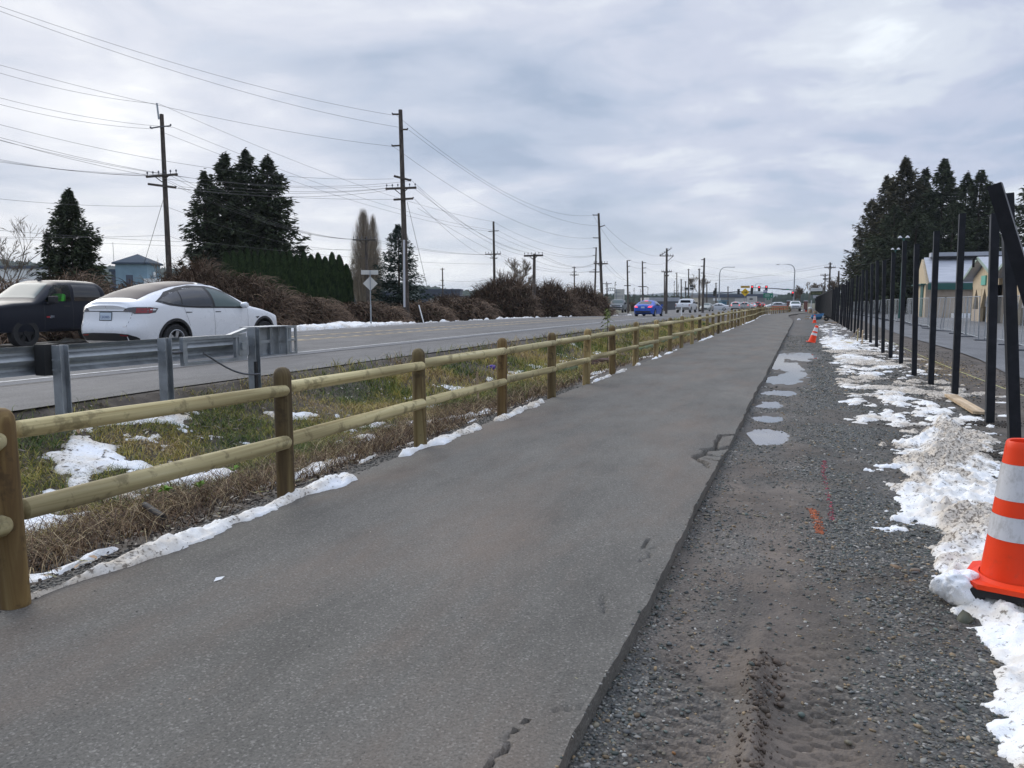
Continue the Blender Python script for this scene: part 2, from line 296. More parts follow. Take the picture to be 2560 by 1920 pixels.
# ------------------------------------------------------------------ ground
def E_(y): return -.4*ss(50,150,y)
def roadz(x,y): return .42*(1-ss(40,110,y))+E_(y)-.10*ss(-15,-20.6,x)-.02*ss(-10,-8.1,x)
PX=[-6000,-60,-26,-21.2,-20.6,-8.25,-8.1,-7.6,-7.0,-6.2,-5.2,-4.5,-4.08,-3.78,-3.70,-.80,-.74,1.0,2.5,4.3,5.2,6000]
PN=[-.1,-.1,.12,.20,.22,.385,.385,.15,-.06,-.25,-.24,-.13,-.035,-.02,-.14,-.14,-.085,-.08,-.07,-.06,-.09,-.09]
PF=[-.1,-.1,-.2,-.2,-.2,-.08,-.03,-.06,-.1,-.12,-.12,-.08,-.04,-.03,-.14,-.14,-.08,-.08,-.08,-.06,-.09,-.09]
PUD=[(-.40,10.08,.36,.62),(-.42,11.7,.22,.42),(-.42,13.2,.26,.5),(-.38,15.0,.36,.55),(-.50,17.4,.26,1.2),(-.16,19.0,.34,2.8),(-.40,21.5,.45,1.8),(-.1,25.3,.62,2.2),(-.62,24,.2,3.)]
def fencex(y): return -3.9-1.0*ss(60,105,y)+2.6*ss(108,150,y)
def H(x,y):
    x=np.asarray(x,float);y=np.asarray(y,float);xs=x-(fencex(y)+3.9)*(ss(-8,-5,x)*(1-ss(-3.5,-1.,x)))
    t=ss(40,110,y);z=np.interp(xs,PX,PN)*(1-t)+np.interp(xs,PX,PF)*t+E_(y)
    near=(y<70)
    ditch=ss(-8.1,-7.6,x)*(1-ss(-4.3,-4.0,x));z=z+ditch*(.10*(fbm(x*1.5,y*1.5,3)-.5)+.05*(fbm(x*8,y*8,5)-.5))
    gv=ss(-.74,-.6,x)*(1-ss(4.0,4.4,x));z=z+gv*(.022*(fbm(x*2.2,y*1.1,9)-.5)+.018*(fbm(x*14,y*14,11,3)-.5))
    v=ss(-20.6,-22,x);z=z+v*.25*(fbm(x*.3,y*.3,13)-.5)
    # tyre ruts near the camera and on along the shoulder
    rx=x-.03*np.sin(y*1.3);
    for c,wd,dp in ((-.37,.19,.018),(.12,.17,.026)):
        k=np.exp(-((rx-c)/wd)**4)*(1-ss(3.3,4.2,y));z=z-k*dp
        ph=y/.085+np.floor((rx-c)/.075)*.5+.5*fbm(x*9,y*9,31,2);z=z-k*.034*ss(.62,.9,ph%1)*(1-ss(.9,1.,ph%1))*ss(.3,.55,fbm(x*6,y*6,32,2))
    rid=np.exp(-((rx+.11)/.05)**2)*(1-ss(3.3,4.3,y));z=z+rid*.05*(.6+.8*fbm(x*16,y*16,33,2))
    for c in (-.42,-.28): z=z-.012*np.exp(-((x-c)/.018)**2)*ss(3.2,3.8,y)*(1-ss(5.4,6.6,y))*fbm(x*3,y*2,35)
    for px,py,rx_,ry_ in PUD:
        r=np.sqrt(((x-px)/rx_)**2+((y-py)/ry_)**2)+.95*(fbm(x*4.5,y*2.4,21)-.5);z=z-.026*(1-ss(.75,1.15,r))
    return z
def seg(a,b,s): return list(np.arange(a,b-1e-6,s))
gx=np.array([-6000,-3000,-1500,-700,-350,-180,-110]+seg(-60,-21.2,3)+seg(-21.2,-8.25,2)+seg(-8.25,-3.65,.06)+seg(-3.65,-.86,.5)+seg(-.86,.9,.0155)+seg(.9,2.4,.022)+seg(2.4,5.2,.08)+seg(5.2,40,3)+[45,70,110,200,400,900,2000,6000])
gy=np.array([-3000,-500,-100,-30,-10,-3,0]+seg(.8,1.6,.05)+seg(1.6,4.3,.0125)+seg(4.3,8.5,.026)+seg(8.5,20,.06)+seg(20,42,.15)+seg(42,90,.7)+seg(90,200,5)+[200,240,300,400,600,900,1500,3000,8000])
XX,YY=np.meshgrid(gx,gy,indexing='ij');ZZ=H(XX,YY)
def gridfaces(nx,ny):
    i=np.arange(nx*ny).reshape(nx,ny);return np.stack([i[:-1,:-1],i[1:,:-1],i[1:,1:],i[:-1,1:]],-1).reshape(-1,4)
xr,yr=XX.ravel(),YY.ravel()
grav=ss(-.9,-.7,xr)*(1-ss(1.0+1.2*fbm(xr*0+3,yr*.4,41),3.2,xr));grav=grav*(.35+.65*ss(.3,.6,fbm(xr*1.8,yr*1.2,43)))
grav=np.maximum(grav,.75*ss(-3.85,-4.0,-xr*0+xr)*0+.7*np.exp(-((xr-fencex(yr)+.12)/.14)**2))
mud=np.clip(np.exp(-((xr+.04)/.54)**4)*(1-ss(3.0,3.9,yr+.5*fbm(xr*4,yr*4,45))),0,1)
mud=np.maximum(mud,.9*np.exp(-((xr+.28)/.46)**4)*ss(3.,3.6,yr)*(1-.6*ss(6,12,yr))*(.45+.55*ss(.35,.55,fbm(xr*3,yr*1.5,47))))
mud=np.maximum(mud,.35*ss(.45,.6,fbm(xr*1.5,yr*1.5,49))*ss(1.,1.5,xr))
wet=np.maximum(ss(-23,-26,xr),ss(40,60,xr));wet=np.maximum(wet,ss(200,260,yr))
mk('ground',np.c_[xr,yr,ZZ.ravel()],gridfaces(len(gx),len(gy)),M['ground'],smooth=True,col=np.c_[grav,mud,wet],kind='structure')
# path slab, cracked near its gravel edge
def path():
    xs=np.array([-3.86,-3.83]+seg(-3.7,-1.9,.1)+seg(-1.9,-.735,.0165)+[-.735]);ys=np.array([-6,-2]+seg(0,2,.1)+seg(2,12,.024)+seg(12,40,.2)+seg(40,160,2)+[160])
    X,Y=np.meshgrid(xs,ys,indexing='ij');Z=0.006*(fbm(X*1.5,Y*1.,61)-.5)+E_(Y)
    t=(X+3.86)/(3.86-.735);off=fencex(Y)+3.9
    edge=.03*(fbm(X*0+1,Y*5,63,4)-.5)+.05*(fbm(X*0+9,Y*.8,64,2)-.5)
    bite=np.zeros_like(Y)
    def cr(pts,wd,dp):
        nonlocal Z
        P=[onz(a,b,0)[:2] for a,b in pts];d=np.full(X.shape,9.)
        jx=X+.05*(fbm(X*14,Y*14,65,3)-.5);jy=Y+.06*(fbm(X*11,Y*11,66,3)-.5)
        for (ax,ay),(bx,by) in zip(P[:-1],P[1:]):
            vx,vy=bx-ax,by-ay;tt=np.clip(((jx-ax)*vx+(jy-ay)*vy)/(vx*vx+vy*vy),0,1);d=np.minimum(d,np.hypot(jx-ax-tt*vx,(jy-ay-tt*vy)*.8))
        Z=Z-dp*(1-ss(.35,1.,d/wd))
    cr([(1832,1084),(1800,1085),(1790,1098),(1792,1107),(1770,1118),(1756,1133),(1736,1143),(1770,1160)],.028,.07)
    cr([(1826,1109),(1795,1112),(1762,1118)],.06,.08);cr([(1782,1130),(1760,1130),(1742,1138)],.05,.07)
    cr([(1785,1133),(1830,1136)],.02,.05);cr([(1765,1142),(1800,1152),(1815,1150)],.02,.05);cr([(1735,1143),(1775,1170)],.02,.04)
    cr([(1225,1918),(1237,1906),(1250,1882),(1262,1868),(1282,1838),(1310,1806)],.0085,.06);cr([(1390,1780),(1420,1770),(1458,1768)],.008,.02)
    cr([(1495,1484),(1501,1505),(1512,1530)],.008,.02);cr([(1596,1400),(1618,1388),(1624,1372),(1640,1370)],.010,.02);cr([(1618,1348),(1612,1360),(1605,1368)],.010,.025)
    # broken pieces have sunk
    sk=np.exp(-(((X+.82)/.22)**2))*np.exp(-((Y-8.75)/.75)**4);Z=Z-sk*(.045+.03*(vn(X*5,Y*2.4,71)-.5))
    Xe=X+off+edge*ss(-2.2,-.8,X)+.03*(1-ss(-3.86,-3.5,X))*(fbm(X*0+2,Y*2,69)-.5)*2
    n=len(ys);V=np.c_[Xe.ravel(),Y.ravel(),Z.ravel()];F=gridfaces(len(xs),n)
    rb=np.c_[Xe[-1]-.004+.012*fbm(Y[-1]*0,Y[-1]*9,75),Y[-1],np.full(n,-.17)+E_(Y[-1])];lb=np.c_[Xe[0],Y[0],np.full(n,-.17)+E_(Y[0])]
    b=len(V);i=np.arange(n-1);r0=(len(xs)-1)*n
    F=np.vstack([F,np.stack([r0+i,b+i,b+i+1,r0+i+1],-1),np.stack([i,i+1,b+n+i+1,b+n+i],-1)])
    o=mk('path',np.vstack([V,rb,lb]),F,M['path'],smooth=True,kind='structure');o.data.set_sharp_from_angle(angle=R_(50))
path()
# main road, markings
def strip(name,x0,x1,ys,zf,dz,m,wob=0,seed=0,nx=2,**k):
    xs=np.linspace(0,1,nx);ys=np.asarray(ys,float);V=[]
    for t in xs:
        x=(x0(ys) if callable(x0) else x0)*(1-t)+x1*t+(wob*(fbm(ys*0+seed+(t>.5)*7,ys*.7,seed+90)-.5) if wob else 0);V.append(np.c_[x+0*ys,ys,zf(x+0*ys,ys)+dz])
    return mk(name,np.vstack(V),gridfaces(nx,len(ys)),m,smooth=True,**(k or dict(kind='structure')))
ry=np.array([-60,-20]+seg(0,120,2)+seg(120,400,20)+[400,700])
strip('road',lambda y:-20.6-8*ss(80,104,y)-1.7*ss(22,18,y),-8.1,ry,roadz,0,M['road'],.25,3,14)
def ln(a,y0,y1,wd,m,dz,b=None,step=4):
    ys=np.append(np.arange(y0,y1,step),y1);b=a if b is None else b;t=ss(0,60,ys);xc=a+(b-a)*t
    V=np.vstack([np.c_[xc-wd/2,ys,roadz(xc,ys)+dz],np.c_[xc+wd/2,ys,roadz(xc,ys)+dz]]);return V,gridfaces(2,len(ys))
def join(L_):
    V=[];F=[];n=0
    for v,f in L_: V.append(v);F.append(f+n);n+=len(v)
    return np.vstack(V),np.vstack(F)
v,f=join([ln(-10.95,-40,62,.11,M['linew'],.004,-10.35),ln(-19.6,-40,130,.11,M['linew'],.004),ln(-10.3,78,140,.11,M['linew'],.004)]);mk('road_edge_lines',v,f,M['linew'],kind='structure')
v,f=join([ln(-14.25,-40,120,.11,M['liney'],.004,-13.3),ln(-16.4,-40,120,.11,M['liney'],.004,-14.9)]+[ln(-14.55+.9*float(ss(0,60,y)),y,y+.35,.22,M['liney'],.005,step=1) for y in np.arange(0,60,.75)]+[ln(-16.1+1.4*float(ss(0,60,y)),y,y+.35,.22,M['liney'],.005,step=1) for y in np.arange(0,60,.75)]);mk('road_centre_lines',v,f,M['liney'],kind='structure')
v,f=join([ln(-10.35,-40,90,.05,M['seam'],.004,-9.9)]);mk('road_seam',v,f,M['seam'],kind='structure')
mk('road_shoulder_band',*join([ln(-10.6,-40,90,.36,M['lane'],.0035,-10.1)]),M['lane'],kind='structure')
strip('side_road',4.6,60,[-10,0,5,10,15,20,25,30,40,50,60,70,80,100,130,160],lambda x,y:-.045+E_(y),0,M['lane'],.7,5,4)
for i,(px,py,rx_,ry_) in enumerate([(-.2,18.7,.95,9.8)]):
    a=np.linspace(0,2*math.pi,25)[:-1];V=np.c_[px+rx_*np.cos(a)*.9,py+ry_*np.sin(a),np.full(24,-.1035)];V=np.r_[V,[[px,py,-.1035]]];V[:,0]=np.clip(V[:,0],-.72,1.2)
    mk('puddle_water',V,[(j,(j+1)%24,24) for j in range(24)],M['water'],kind='structure')
# ------------------------------------------------------------------ snow
def base(x,y):
    z=H(x,y);off=fencex(y)+3.9;onp=(x>-3.86+off)&(x<-.735);return np.where(onp,np.maximum(z,E_(y)),z)
def snow(name,x0,x1,y0,y1,rx,ry,th,dirt,label,kind='stuff',bz=base,group=None,drop=-.03):
    xs=np.arange(x0,x1,rx);ys=np.arange(y0,y1,ry);X,Y=np.meshgrid(xs,ys,indexing='ij');T=th(X,Y);T=T*1.;T[:2]=T[-2:]=-.01;T[:,:2]=T[:,-2:]=-.01
    Z=bz(X,Y)+np.where(T>0,T,drop)
    F=gridfaces(len(xs),len(ys));tr=T.ravel();k=(tr[F]>0).any(1);F=F[k];u,inv=np.unique(F,return_inverse=True)
    D=dirt(X,Y).ravel()[u];V=np.c_[X.ravel(),Y.ravel(),Z.ravel()][u]
    return mk(name,V,inv.reshape(-1,4),M['snow'],smooth=True,col=np.c_[D,D,D],label=label,cat='snow',kind=kind,group=group)
def lump(X,Y,s=0): return .5*fbm(X*3.5,Y*3.5,s,3)+.35*fbm(X*11,Y*11,s+3,3)+.15*fbm(X*34,Y*34,s+7,2)
def th_bank(X,Y):
    # ploughed bank between gravel and posts
    cxs=np.interp(Y,[2.2,3.2,3.9,4.4,4.7,5.6,7,8.5,9.5,10.3,11.2],[.92,.98,1.04,1.08,1.05,1.25,1.35,1.40,1.52,1.62,1.85])
    wd=np.interp(Y,[2.2,3.0,3.8,4.15,4.4,4.8,5.6,7,8.5,9.5,10.3,11.,11.8],[.28,.30,.26,.14,.22,.30,.52,.60,.62,.62,.55,.45,.1])
    m=.9-np.abs(X-cxs)/wd+1.5*(fbm(X*3.2,Y*2.6,101,4)-.52)+.7*(fbm(X*13,Y*11,103,3)-.5)
    return np.where(m>.12,np.clip(m-.12,0,1)**.75*(.02+.27*lump(X*1.2,Y*1.2,105)**1.8)-.002,-.01)
snow('snow_bank',.35,2.6,2.0,12.3,.014,.018,th_bank,lambda X,Y:.3+.65*ss(.40,.62,fbm(X*2.2,Y*1.8,107)),'grainy bank of dirty white snow heaped beside the black posts and near cone')
def th_scat(X,Y):
    m=fbm(X*2.6,Y*2.4,111,5)*.55+fbm(X*8,Y*8,112,3)*.3+.15*fbm(X*.8,Y*.5,116,2)+.10*np.exp(-((X-1.55)/.8)**2)-.05-.25*ss(.9,.35,X)-.3*ss(3.1,3.8,X)-.4*ss(11.6,11.0,Y)
    m=m+.13*np.exp(-((X-1.25)/.75)**2-((Y-32.5)/3.2)**2)-.10*ss(36,40,Y)+.05*(fbm(X*9,Y*6,113,3)-.5)
    return np.where(m>.53,np.clip((m-.53)*6,0,1)**.7*(.012+.10*lump(X,Y,115)**1.4),-.01)
snow('snow_scatter',.2,4.2,10.8,62,.045,.06,th_scat,lambda X,Y:.4+.7*ss(.4,.6,fbm(X*.6,Y*.4,117))*(1-ss(27,31,Y)),'thin broken patches of brownish old snow on the dirt verge')
def th_edge(X,Y):
    off=fencex(Y)+3.9;c=-3.84+off+.09*(fbm(Y*.9,Y*0,121)-.5);wd=.15*np.interp(Y,[2,3.0,3.3,3.8,4.6,5.1,5.25,5.5,6.2,7.2,7.4,7.7,9,11,20,60],[.1,.3,.6,1.05,.8,.35,.25,1.25,1.2,.4,.3,1.0,.75,.55,.5,.7])
    m=1-np.abs(X-c)/np.maximum(wd,.02)+1.6*(fbm(X*5,Y*3.2,123)-.5)-1.3*ss(.55,.68,fbm(X*0+7,Y*1.1,126,2))+.5*(fbm(X*17,Y*13,124,2)-.5)-1.1*ss(.56,.66,fbm(X*0+3,Y*.45,125,2))*ss(8,12,Y)-2*ss(-4.08,-4.2,X-off)
    m=m-.6*ss(3.6,3.0,Y)-.25*ss(9,14,Y)
    return np.where(m>.15,np.clip(m-.15,0,1)**.55*(.012+.11*lump(X*1.6,Y*1.6,127)**1.3),-.01)
snow('snow_strip',-4.25,-3.3,2.6,20,.012,.02,th_edge,lambda X,Y:.05+.5*ss(.42,.6,fbm(X*5,Y*1.5,129))+.6*ss(4.2,3.4,Y),'narrow lumpy strip of snow along the fence side of the path')
snow('snow_strip_far',-5.2,-1.6,20,118,.05,.12,th_edge,lambda X,Y:.1+0*X,'far dashed line of snow along the fenced path edge')
def th_ditch(X,Y):
    m=fbm(X*1.7+5,Y*1.4,131,5)+.07*(fbm(X*13,Y*13,133,3)-.5)
    m=m-.03+.19*np.exp(-((X+5.9)/.45)**2-((Y-4.35)/.35)**2)+.17*np.exp(-((X+6.15)/.28)**2-((Y-5.75)/.42)**2)+.1*np.exp(-((X+5.5)/.3)**2-((Y-5.1)/.25)**2)-.04*ss(7,12,Y)+.05*(fbm(X*22,Y*22,134,2)-.5)
    return np.where((m>.60)&(X<-4.2),np.clip((m-.60)*7,0,1)**.6*(.02+.05*lump(X,Y,135)),-.01)
snow('snow_ditch',-7.7,-4.2,2.2,26,.025,.03,th_ditch,lambda X,Y:.1+.4*ss(.42,.6,fbm(X*3,Y*3,137)),'melting snow patches lying in the grassy ditch')
def th_berm(X,Y):
    c=-21.5;m=1-np.abs(X-c)/np.interp(Y,[10,20,24,27,33,37,40,60,120],[.2,.3,1.0,1.7,1.7,.8,.3,.25,.3])+1.3*(fbm(X*1.2,Y*.9,141)-.55)-.5*ss(38,42,Y)-.4*ss(24,20,Y)+.7*(fbm(X*3,Y*2.5,142,2)-.5)
    return np.where(m>.1,np.clip(m-.1,0,1)**.6*(.06+.42*lump(X*.4,Y*.4,143)),-.02)
snow('snow_berm',-24,-19.9,8,125,.1,.14,th_berm,lambda X,Y:.2+.3*fbm(X,Y,145),'ploughed snow berm along the far road edge under the brambles',bz=lambda x,y:H(x,y)+.12*ss(-21.5,-20.5,x)*(1-ss(40,110,y)),drop=-.3)
# loose lump of snow leaning on the cone
def blob(name,c,r,seed,m,n=24,am=.35,flat=0,**k):
    V=[];nn=n
    for i in range(nn+1):
        ph=math.pi*i/nn
        for j in range(2*nn): t=math.pi*j/nn;V.append((math.sin(ph)*math.cos(t),math.sin(ph)*math.sin(t),math.cos(ph)))
    V=np.array(V);q=1+am*(fbm(V[:,0]*1.7+seed,V[:,1]*1.7+V[:,2]*1.3,seed,4)*2-1);P=V*q[:,None]
    P=np.sign(P)*np.abs(P)**.85;P=P*np.array(r)+np.array(c);F=[]
    for i in range(nn):
        for j in range(2*nn): F.append((i*2*nn+j,i*2*nn+(j+1)%(2*nn),(i+1)*2*nn+(j+1)%(2*nn),(i+1)*2*nn+j))
    return mk(name,P,np.array(F),m,smooth=True,col=np.full((len(P),3),.15),**k)
sl_=onz(2385,1500,-.06)
blob('snow_chunk',(sl_[0]+.02,sl_[1]+.02,.01),(.11,.085,.09),9,M['snow'],44,.6,label='smooth white chunk of snow leaning on the nearest cone',cat='snow')
for (u,v,r) in ((2030,797,.16),(2052,797,.2),(2005,775,.12),(1997,800,.1)):
    p=onz(u,v,-.3 if v<790 else -.15);blob('snow_heap',(p[0],p[1],H(p[0],p[1])+r*.3),(r*1.6,r*1.6,r),int(u),M['snow'],10,label={2030:'little snow heap behind the tilting cone',2052:'biggest little snow heap below the wheelbarrow',2005:'snow heap farthest along in front of the white pickup',1997:'flat little snow heap nearer the path edge'}[u],cat='snow',group='little snow heaps on the shoulder')
# ------------------------------------------------------------------ loose gravel, twigs, leaves, grass
ICO_V=np.array([(0,0,1),(.89,0,.45),(.28,.85,.45),(-.72,.53,.45),(-.72,-.53,.45),(.28,-.85,.45),(.72,.53,-.45),(-.28,.85,-.45),(-.89,0,-.45),(-.28,-.85,-.45),(.72,-.53,-.45),(0,0,-1)])
ICO_F=np.array([(0,1,2),(0,2,3),(0,3,4),(0,4,5),(0,5,1),(1,6,2),(2,7,3),(3,8,4),(4,9,5),(5,10,1),(2,6,7),(3,7,8),(4,8,9),(5,9,10),(1,10,6),(6,11,7),(7,11,8),(8,11,9),(9,11,10),(10,11,6)])
def stones(name,x,y,size,label,flat=.5,pal=None,sink=.1):
    n=len(x);V=ICO_V[None]*(1+.5*(rng.random((n,12,1))-.5))
    sc=size[:,None]*np.c_[rng.uniform(.7,1.5,n),rng.uniform(.6,1.,n),rng.uniform(flat*.7,flat*1.3,n)];V=V*sc[:,None,:]
    a=rng.uniform(0,6.28,n);ca,sa=np.cos(a)[:,None],np.sin(a)[:,None];t=rng.normal(0,.25,n);ct,st=np.cos(t)[:,None],np.sin(t)[:,None]
    z=V[...,2]*ct+V[...,0]*st;X=V[...,0]*ct-V[...,2]*st;Y=V[...,1];V=np.stack([X*ca-Y*sa,X*sa+Y*ca,z],-1)
    V=V+np.stack([x,y,base(x,y)+size*flat*(.5-sink)],-1)[:,None,:]
    P=np.array(pal if pal is not None else [(.07,.08,.08),(.11,.125,.12),(.15,.165,.155),(.19,.20,.20),(.13,.12,.10),(.22,.20,.15),(.27,.27,.25),(.30,.22,.13),(.45,.44,.42),(.09,.12,.11),(.10,.105,.11)])
    c=P[rng.choice(len(P),n,p=None)]*rng.uniform(.38,1.02,(n,1))*np.array([1.03,1.,.94]);C=np.repeat(c[:,None,:],12,1).reshape(-1,3)
    F=(ICO_F[None]+12*np.arange(n)[:,None,None]).reshape(-1,3)
    return mk(name,V.reshape(-1,3),F,M['stone'],col=C,label=label,cat='gravel',kind='stuff')
def scat(n,x0,x1,y0,y1,den,pw=1.):
    x=rng.uniform(x0,x1,n);y=y0+(y1-y0)*rng.random(n)**pw;k=rng.random(n)<den(x,y);return x[k],y[k]
def dgrav(x,y):
    d=.25+.75*ss(.35,.55,fbm(x*1.8,y*1.2,43))
    rut=np.exp(-((x+.02)/.54)**4)*(1-ss(2.9,3.9,y+.5*fbm(x*4,y*4,45)-.2))
    d=d*(1-.985*rut)*(1-.72*np.exp(-((x+.28)/.42)**4)*ss(3.,3.6,y)*(1-.6*ss(5.,10,y)))
    d=np.maximum(d,.95*np.exp(-((x+.62)/.14)**2)*(1-ss(3,3.6,y)));d=np.maximum(d,np.exp(-((x-.62)/.3)**2-((y-4.6)/1.)**2));d=np.maximum(d,.9*np.exp(-((x-.35)/.22)**2-((y-7.3)/.8)**2))
    for px,py,a,b in PUD: d=d*(1-np.exp(-(((x-px)/a)**2+((y-py)/b)**2)**2))
    return d*(1-.6*ss(.9,1.6,x))
x,y=scat(52000,-.74,1.9,1.6,6.2,dgrav,1.25);stones('gravel_near',x,y,rng.lognormal(-5.15,.45,len(x)).clip(.0025,.02),'loose grey green stones of the gravel shoulder in the foreground')
x,y=scat(40000,-.74,2.4,6.2,15,dgrav,1.3);stones('gravel_far',x,y,rng.lognormal(-5.0,.42,len(x)).clip(.004,.022),'loose grey stones of the gravel shoulder beyond the cone')
x,y=scat(36000,-.72,2.9,15,40,lambda x,y:.3+.7*dgrav(x,y)-2*(1-np.prod([1-np.exp(-(((x-a)/c)**2+((y-b)/d)**2)**2) for a,b,c,d in PUD],axis=0)),1.4);stones('gravel_distant',x,y,rng.lognormal(-4.55,.45,len(x)).clip(.006,.035),'loose grey stones of the shoulder around the far puddle')
x,y=scat(9000,-4.35,-3.8,2.2,14,lambda x,y:np.exp(-((x+4.02)/.13)**2),1.5);stones('gravel_fence',x,y,rng.lognormal(-4.9,.4,len(x)).clip(.004,.02),'dark crushed stone at the foot of the log fence',pal=[(.04,.04,.04),(.07,.07,.07),(.11,.11,.105),(.15,.145,.13)])
x,y=scat(500,-3.7,-.8,1.5,12,lambda x,y:np.ones_like(x),1.4);stones('path_grit',x,y,rng.uniform(.002,.0045,len(x)),'pale grit specks scattered over the asphalt path',pal=[(.06,.06,.06),(.3,.28,.22),(.12,.11,.1),(.45,.42,.36)])
for i,(u,v,s,c) in enumerate([(2240,1410,.05,(.30,.20,.12)),(2290,1420,.055,(.16,.12,.09)),(2385,1562,.045,(.14,.12,.10)),(2395,1395,.04,(.13,.10,.08)),(1685,1862,.018,(.45,.2,.06)),(2410,1540,.08,(.07,.075,.05))]):
    p=onz(u,v,-.06);r=stones('rock',p[:1],p[1:2],np.array([s*.55]),['tan rounded rock at the snow bank foot','dark brown oval rock against the snow bank','flat grey rock below the snow chunk','muddy brown clod on the snow bank','small orange pebble in the mud','mossy rock under the snow chunk beside the cone'][i],.6,[c]);del r['kind'];r['category']='rock'
def blades(n,x,y,h,wd,lean,col,name,label,cat,m='grass',seg_=3,zoff=0,curl=1.):
    a=rng.uniform(0,6.283,n);b=rng.uniform(0,6.283,n);dx_,dy_=np.cos(a),np.sin(a);V=np.zeros((n,(seg_+1)*2,3));z0=base(x,y)+zoff
    for k in range(seg_+1):
        t=k/seg_;r=lean*h*(t**1.6);zz_=h*t*np.sqrt(np.clip(1-(lean*.9*t)**2,.02,1))*(1-.35*curl*lean*t*t);w_=wd*(1-t*.85)
        px=x+dx_*r;py=y+dy_*r;V[:,2*k]=np.stack([px-np.sin(b)*w_,py+np.cos(b)*w_,z0+zz_],-1);V[:,2*k+1]=np.stack([px+np.sin(b)*w_,py-np.cos(b)*w_,z0+zz_],-1)
    q=np.array([(2*k,2*k+1,2*k+3,2*k+2) for k in range(seg_)]);F=(q[None]+(seg_+1)*2*np.arange(n)[:,None,None]).reshape(-1,4)
    return mk(name,V.reshape(-1,3),F,M[m],col=np.repeat(col[:,None,:],(seg_+1)*2,1).reshape(-1,3),smooth=True,label=label,cat=cat,kind='stuff')
def gcol(x,y,n,dry=0):
    P=np.array([(.04,.085,.016),(.085,.13,.022),(.19,.205,.04),(.34,.29,.06),(.46,.36,.10),(.46,.33,.16)])
    t=np.clip(fbm(x*1.1,y*.9,151,3)*1.6-.35+dry+rng.normal(0,.22,n),0,.999)*5;i=t.astype(int).clip(0,4);f_=(t-i)[:,None];return (P[i]*(1-f_)+P[i+1]*f_)*rng.uniform(.75,1.25,(n,1))
nosn=lambda x,y:(th_ditch(x,y)<=0)
dg=lambda x,y:nosn(x,y)*ss(-4.75,-5.5,x+.5*(fbm(x*1.2,y*.8,153)-.5))*(.35+.65*ss(.36,.5,fbm(x*1.6,y*1.1,155)))*(1-.8*ss(-7.6,-8.0,x))
x,y=scat(80000,-8.1,-4.3,2.6,12,dg,1.2);n=len(x);blades(n,x,y,rng.uniform(.05,.19,n),rng.uniform(.0018,.005,n),rng.uniform(.6,1.4,n),gcol(x,y,n),'grass','flattened green and yellow grass in the roadside ditch near the log fence','grass')
x,y=scat(70000,-8.2,-4.3,12,60,lambda x,y:(1-.85*ss(-7.5,-7.9,x))*ss(-4.4,-5.2,x)*(.35+.65*ss(.34,.5,fbm(x*.9,y*.4,155))),1.5);n=len(x);blades(n,x,y,rng.uniform(.08,.3,n),.003+.00025*y,rng.uniform(.3,1.2,n),gcol(x,y,n,.08),'grass_far','yellow green grass along the ditch further up the road','grass')
def bcol(n,pale=.3):
    P=np.array([(.035,.02,.012),(.085,.045,.024),(.16,.092,.048),(.27,.18,.095),(.45,.35,.20)]);return P[rng.choice(5,n,p=[.26,.24,.2,.15,.15])]*rng.uniform(.7,1.3,(n,1))
db=lambda x,y:nosn(x,y)*np.exp(-((x+4.85-.2*np.sin(y))/.6)**2)
x,y=scat(40000,-6.8,-4.2,2.4,14,db,1.3);n=len(x);blades(n,x,y,rng.uniform(.1,.5,n),rng.uniform(.0015,.004,n),rng.uniform(.7,1.5,n),bcol(n),'dead_stems','tangle of dead brown stems between the log fence and the grass','dead stems',m='litter',seg_=4)
x,y=scat(24000,-8.1,-4.2,14,60,lambda x,y:.6*np.exp(-((x+5.0)/.8)**2)+.3*ss(.5,.62,fbm(x*.7,y*.5,157)),1.5);n=len(x);blades(n,x,y,rng.uniform(.1,.45,n),.003+.0002*y,rng.uniform(.7,1.5,n),bcol(n),'dead_stems_far','dead brown stems among the grass further up the ditch','dead stems',m='litter')
def leaves(n,x,y,s,col,name,label,zo=.01,tilt=.5):
    a=rng.uniform(0,6.283,n);l=s*rng.uniform(.7,1.8,n);w_=s*rng.uniform(.25,.5,n);ux,uy=np.cos(a),np.sin(a);tz=rng.normal(0,tilt,n);cz=rng.normal(0,tilt,n);z0=base(x,y)+zo+rng.uniform(0,.03,n)
    pts=[(-1,0),(-.3,1),(.5,.8),(1,0),(.5,-.8),(-.3,-1)];V=np.stack([np.stack([x+ux*l*p-uy*w_*q,y+uy*l*p+ux*w_*q,z0+l*p*tz*.5+np.abs(w_*q*cz)],-1) for p,q in pts],1)
    F=(np.arange(6)[None]+6*np.arange(n)[:,None]);return mk(name,V.reshape(-1,3),F,M['litter'],col=np.repeat(col[:,None,:],6,1).reshape(-1,3),label=label,cat='leaves',kind='stuff')
x,y=scat(5200,-8.0,-4.1,2.4,13,lambda x,y:.25+.6*np.exp(-((x+4.7)/.5)**2)+.7*np.exp(-((x+7.1)/.4)**2),1.3);n=len(x)
P=np.array([(.42,.38,.31),(.26,.22,.18),(.16,.11,.08),(.09,.065,.05),(.30,.28,.16),(.36,.24,.15)]);leaves(n,x,y,rng.uniform(.012,.042,n),P[rng.choice(6,n,p=[.2,.22,.22,.2,.1,.06])]*rng.uniform(.7,1.2,(n,1)),'leaf_litter','pale and brown fallen leaves lying in the ditch')
x,y=scat(420,-3.6,2.,1.9,11,lambda x,y:.3+0*x,1.5);n=len(x);leaves(n,x,y,rng.uniform(.003,.009,n),P[rng.choice(6,n)],'debris_bits','tiny leaf scraps scattered on path and gravel',.002,.1)
